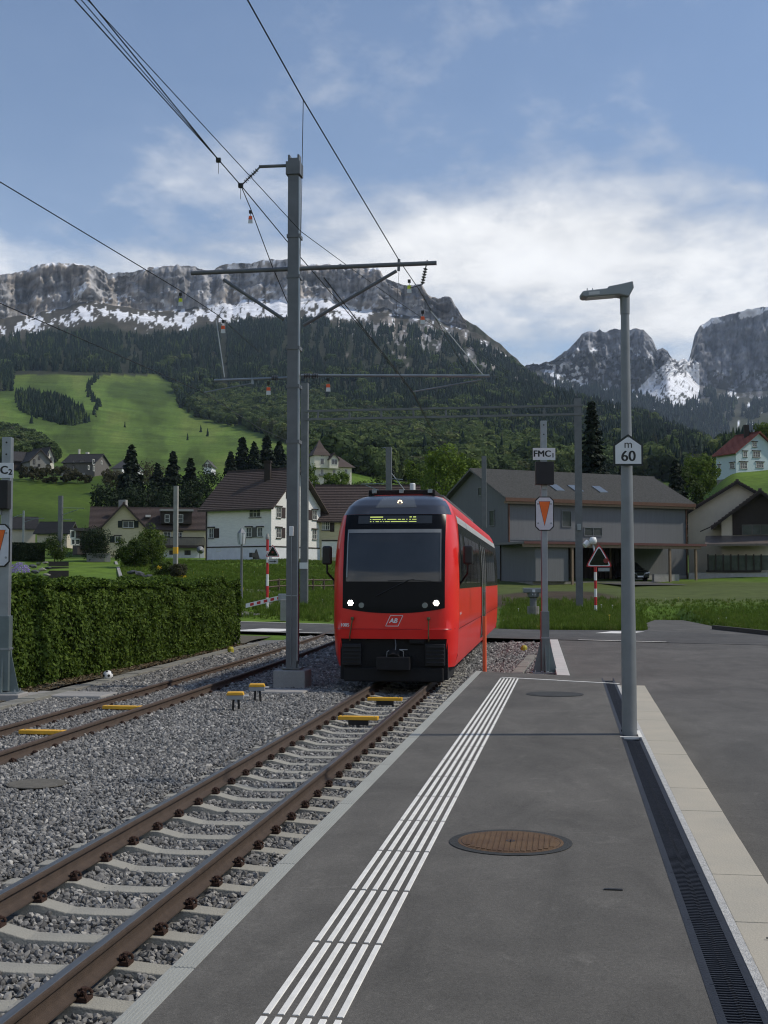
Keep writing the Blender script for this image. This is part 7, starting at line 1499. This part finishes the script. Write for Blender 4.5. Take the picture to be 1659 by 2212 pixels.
for i, (u_, v_, s_) in enumerate(((70, 1228, 1.0), (84, 1222, .9), (98, 1219, .8), (76, 1240, .9), (92, 1236, 1.0), (101, 1246, .7), (104, 1230, .7))): rock(u_, v_, s_, rk_m if i % 3 else rk_d, ['small pale rock beside the purple flowers', 'pale rock at the top of the rockery', 'pale rock next to the top of the garden steps', 'dark rock low in the rockery under the purple flowers', 'big pale rock in the middle of the rockery', 'small pale rock just above the hedge by the garden steps', 'dark rock halfway down beside the garden steps'][i])
for i, (u_, v_, s_) in enumerate(((286, 1243, 1.1), (303, 1248, 1.5), (318, 1251, 1.0))): rock(u_, v_, s_, rk_d, ('grey rock at the foot of the feathery shrub, leftmost', 'largest grey rock below the feathery shrub', 'grey rock below the feathery shrub, rightmost')[i])
strip_pts = [at_ground(250, 1214), at_ground(256, 1230), at_ground(262, 1250)]; q = MB().sweep([(-.12, -.2), (.12, -.2), (.12, .08), (-.12, .08)], strip_pts); tag(q.build('lawn_edging', conc_m), 'pale stone edging along the garden lawn', 'edging', kind='structure')
# path left of the crossing
pth = MB().sweep([(-1.3, -.3), (1.3, -.3), (1.3, .06), (-1.3, .06)], [at_ground(560, 1330), at_ground(575, 1305), at_ground(570, 1285), at_ground(535, 1275)]); tag(pth.build('footpath', M('gravel_path', (.17, .16, .145), .95, 0, .2, 6, .5, 40)), 'pale gravel footpath beyond the barrier', 'path', kind='structure')
# grass
def clump(seed, h, mat):
    q = random.Random(seed); b = MB()
    for i in range(16):
        a = q.random() * 6.28; r_ = q.random() * .16; x0, y0 = r_ * math.cos(a), r_ * math.sin(a); hh_ = h * q.uniform(.5, 1.2); lx, ly = q.uniform(-.35, .35) * hh_, q.uniform(-.35, .35) * hh_; w = .012; an = q.random() * 6.28; cx_, cy_ = w * math.cos(an), w * math.sin(an)
        b.add([(x0 - cx_, y0 - cy_, 0), (x0 + cx_, y0 + cy_, 0), (x0 + lx * .4 + cx_ * .7, y0 + ly * .4 + cy_ * .7, hh_ * .6), (x0 + lx * .4 - cx_ * .7, y0 + ly * .4 - cy_ * .7, hh_ * .6), (x0 + lx, y0 + ly, hh_)], [(0, 1, 2, 3), (3, 2, 4)])
    return b.mesh('grass_tuft', mat)
gr_m = MRand('grass_blade', [(0, (.060, .100, .012)), (.5, (.095, .155, .018)), (.9, (.13, .195, .028)), (1, (.17, .18, .055))], .8, .35, 0, .2); gr_t = [clump(i, .36, gr_m) for i in range(5)]
fl_t = []
for i in range(2):
    b = MB(); b.cyl((0, 0, 0), (0, 0, .42), .006, .004, 4); b.lathe([(0, .41), (.035, .42), (.03, .45), (0, .455)], 7); fl_t.append(b.mesh('wild_flower', M('flower_head_%d' % i, ((.62, .50, .05), (.65, .66, .60))[i], .8)))
n = 26000; uu = rng.uniform(1085, 1720, n); rr = np.sqrt(rng.uniform(46 ** 2, 78 ** 2, n)); az_ = YAW + np.arctan((CX - uu) / F); gx, gy = -np.sin(az_) * rr, np.cos(az_) * rr
ok = (gy > np.interp(gx, EDGE_X, EDGE_Y) + .1) & (rng.random(n) < 1.0 - .9 * sstep(rr, 55, 76))
n2_ = 36000; uu = rng.uniform(-60, 760, n2_); rr = np.sqrt(rng.uniform(56 ** 2, 132 ** 2, n2_)); az_ = YAW + np.arctan((CX - uu) / F); hx, hy = -np.sin(az_) * rr, np.cos(az_) * rr; ok2 = (hy > 54 - .58 * hx) & ~((uu < 262) & (rr > 84)) & (np.abs(uu - 560) > -1)
gx = np.concatenate([gx[ok], hx[ok2]]); gy = np.concatenate([gy[ok], hy[ok2]]); n = gx.size; gzv = Hz(gx, gy); idx = rng.integers(0, 5, n); fl = rng.random(n) < .0025; idx = np.where(fl, rng.integers(5, 7, n), idx)
sc_ = rng.uniform(.55, 1.25, n) * np.where(gx > 3., .5, np.where(gx > -4, .85, np.where(gy > 85, .55, .8))); scatter('meadow_grass', np.stack([gx, gy, gzv - .02], -1), np.stack([np.zeros(n), np.zeros(n), rng.uniform(0, 6.28, n)], -1), np.stack([sc_ * 1.3, sc_ * 1.3, sc_], -1), idx, gr_t + fl_t, 'tall meadow grass and wild flowers beside the crossing', 'grass')
# dry leaves at the hedge foot
n = 2600; lx_ = rng.uniform(-10.9, -9.95, n); ly_ = rng.uniform(22.5, 41, n); lx_ += -.0008 * np.maximum(0, ly_ - 8) ** 2 * .9
lm = MB().add([(-.03, 0, 0), (0, -.018, .008), (.03, 0, 0), (0, .018, .008)], [(0, 1, 2, 3)]).mesh('dry_leaf', MRand('dry_leaf', [(0, (.06, .04, .02)), (.6, (.12, .085, .045)), (1, (.20, .16, .10))], .9)); scatter('dry_leaves', np.stack([lx_, ly_, np.full(n, -.085)], -1), rng.uniform(-.5, .5, (n, 3)) * np.array([1, 1, 6]), np.repeat(rng.uniform(.7, 1.8, n)[:, None], 3, 1), np.zeros(n, int), [lm], 'dry brown leaves strewn along the hedge foot', 'leaves')
# ------------------------------------------------------------------ haze
hz_mat = bpy.data.materials.new('haze_air'); hz_mat.use_nodes = True; t_ = hz_mat.node_tree; t_.nodes.clear()
o_ = t_.nodes.new('ShaderNodeOutputMaterial'); v_ = t_.nodes.new('ShaderNodeVolumePrincipled'); v_.inputs['Color'].default_value = (.62, .76, .98, 1); v_.inputs['Density'].default_value = 4.8e-5; v_.inputs['Anisotropy'].default_value = .2
t_.links.new(v_.outputs[0], o_.inputs['Volume'])
hzo = MB().box(-5200, 5200, -600, 5600, -2, 1100).build('haze', hz_mat); tag(hzo, 'thin bluish air over the valley', 'haze', kind='stuff')
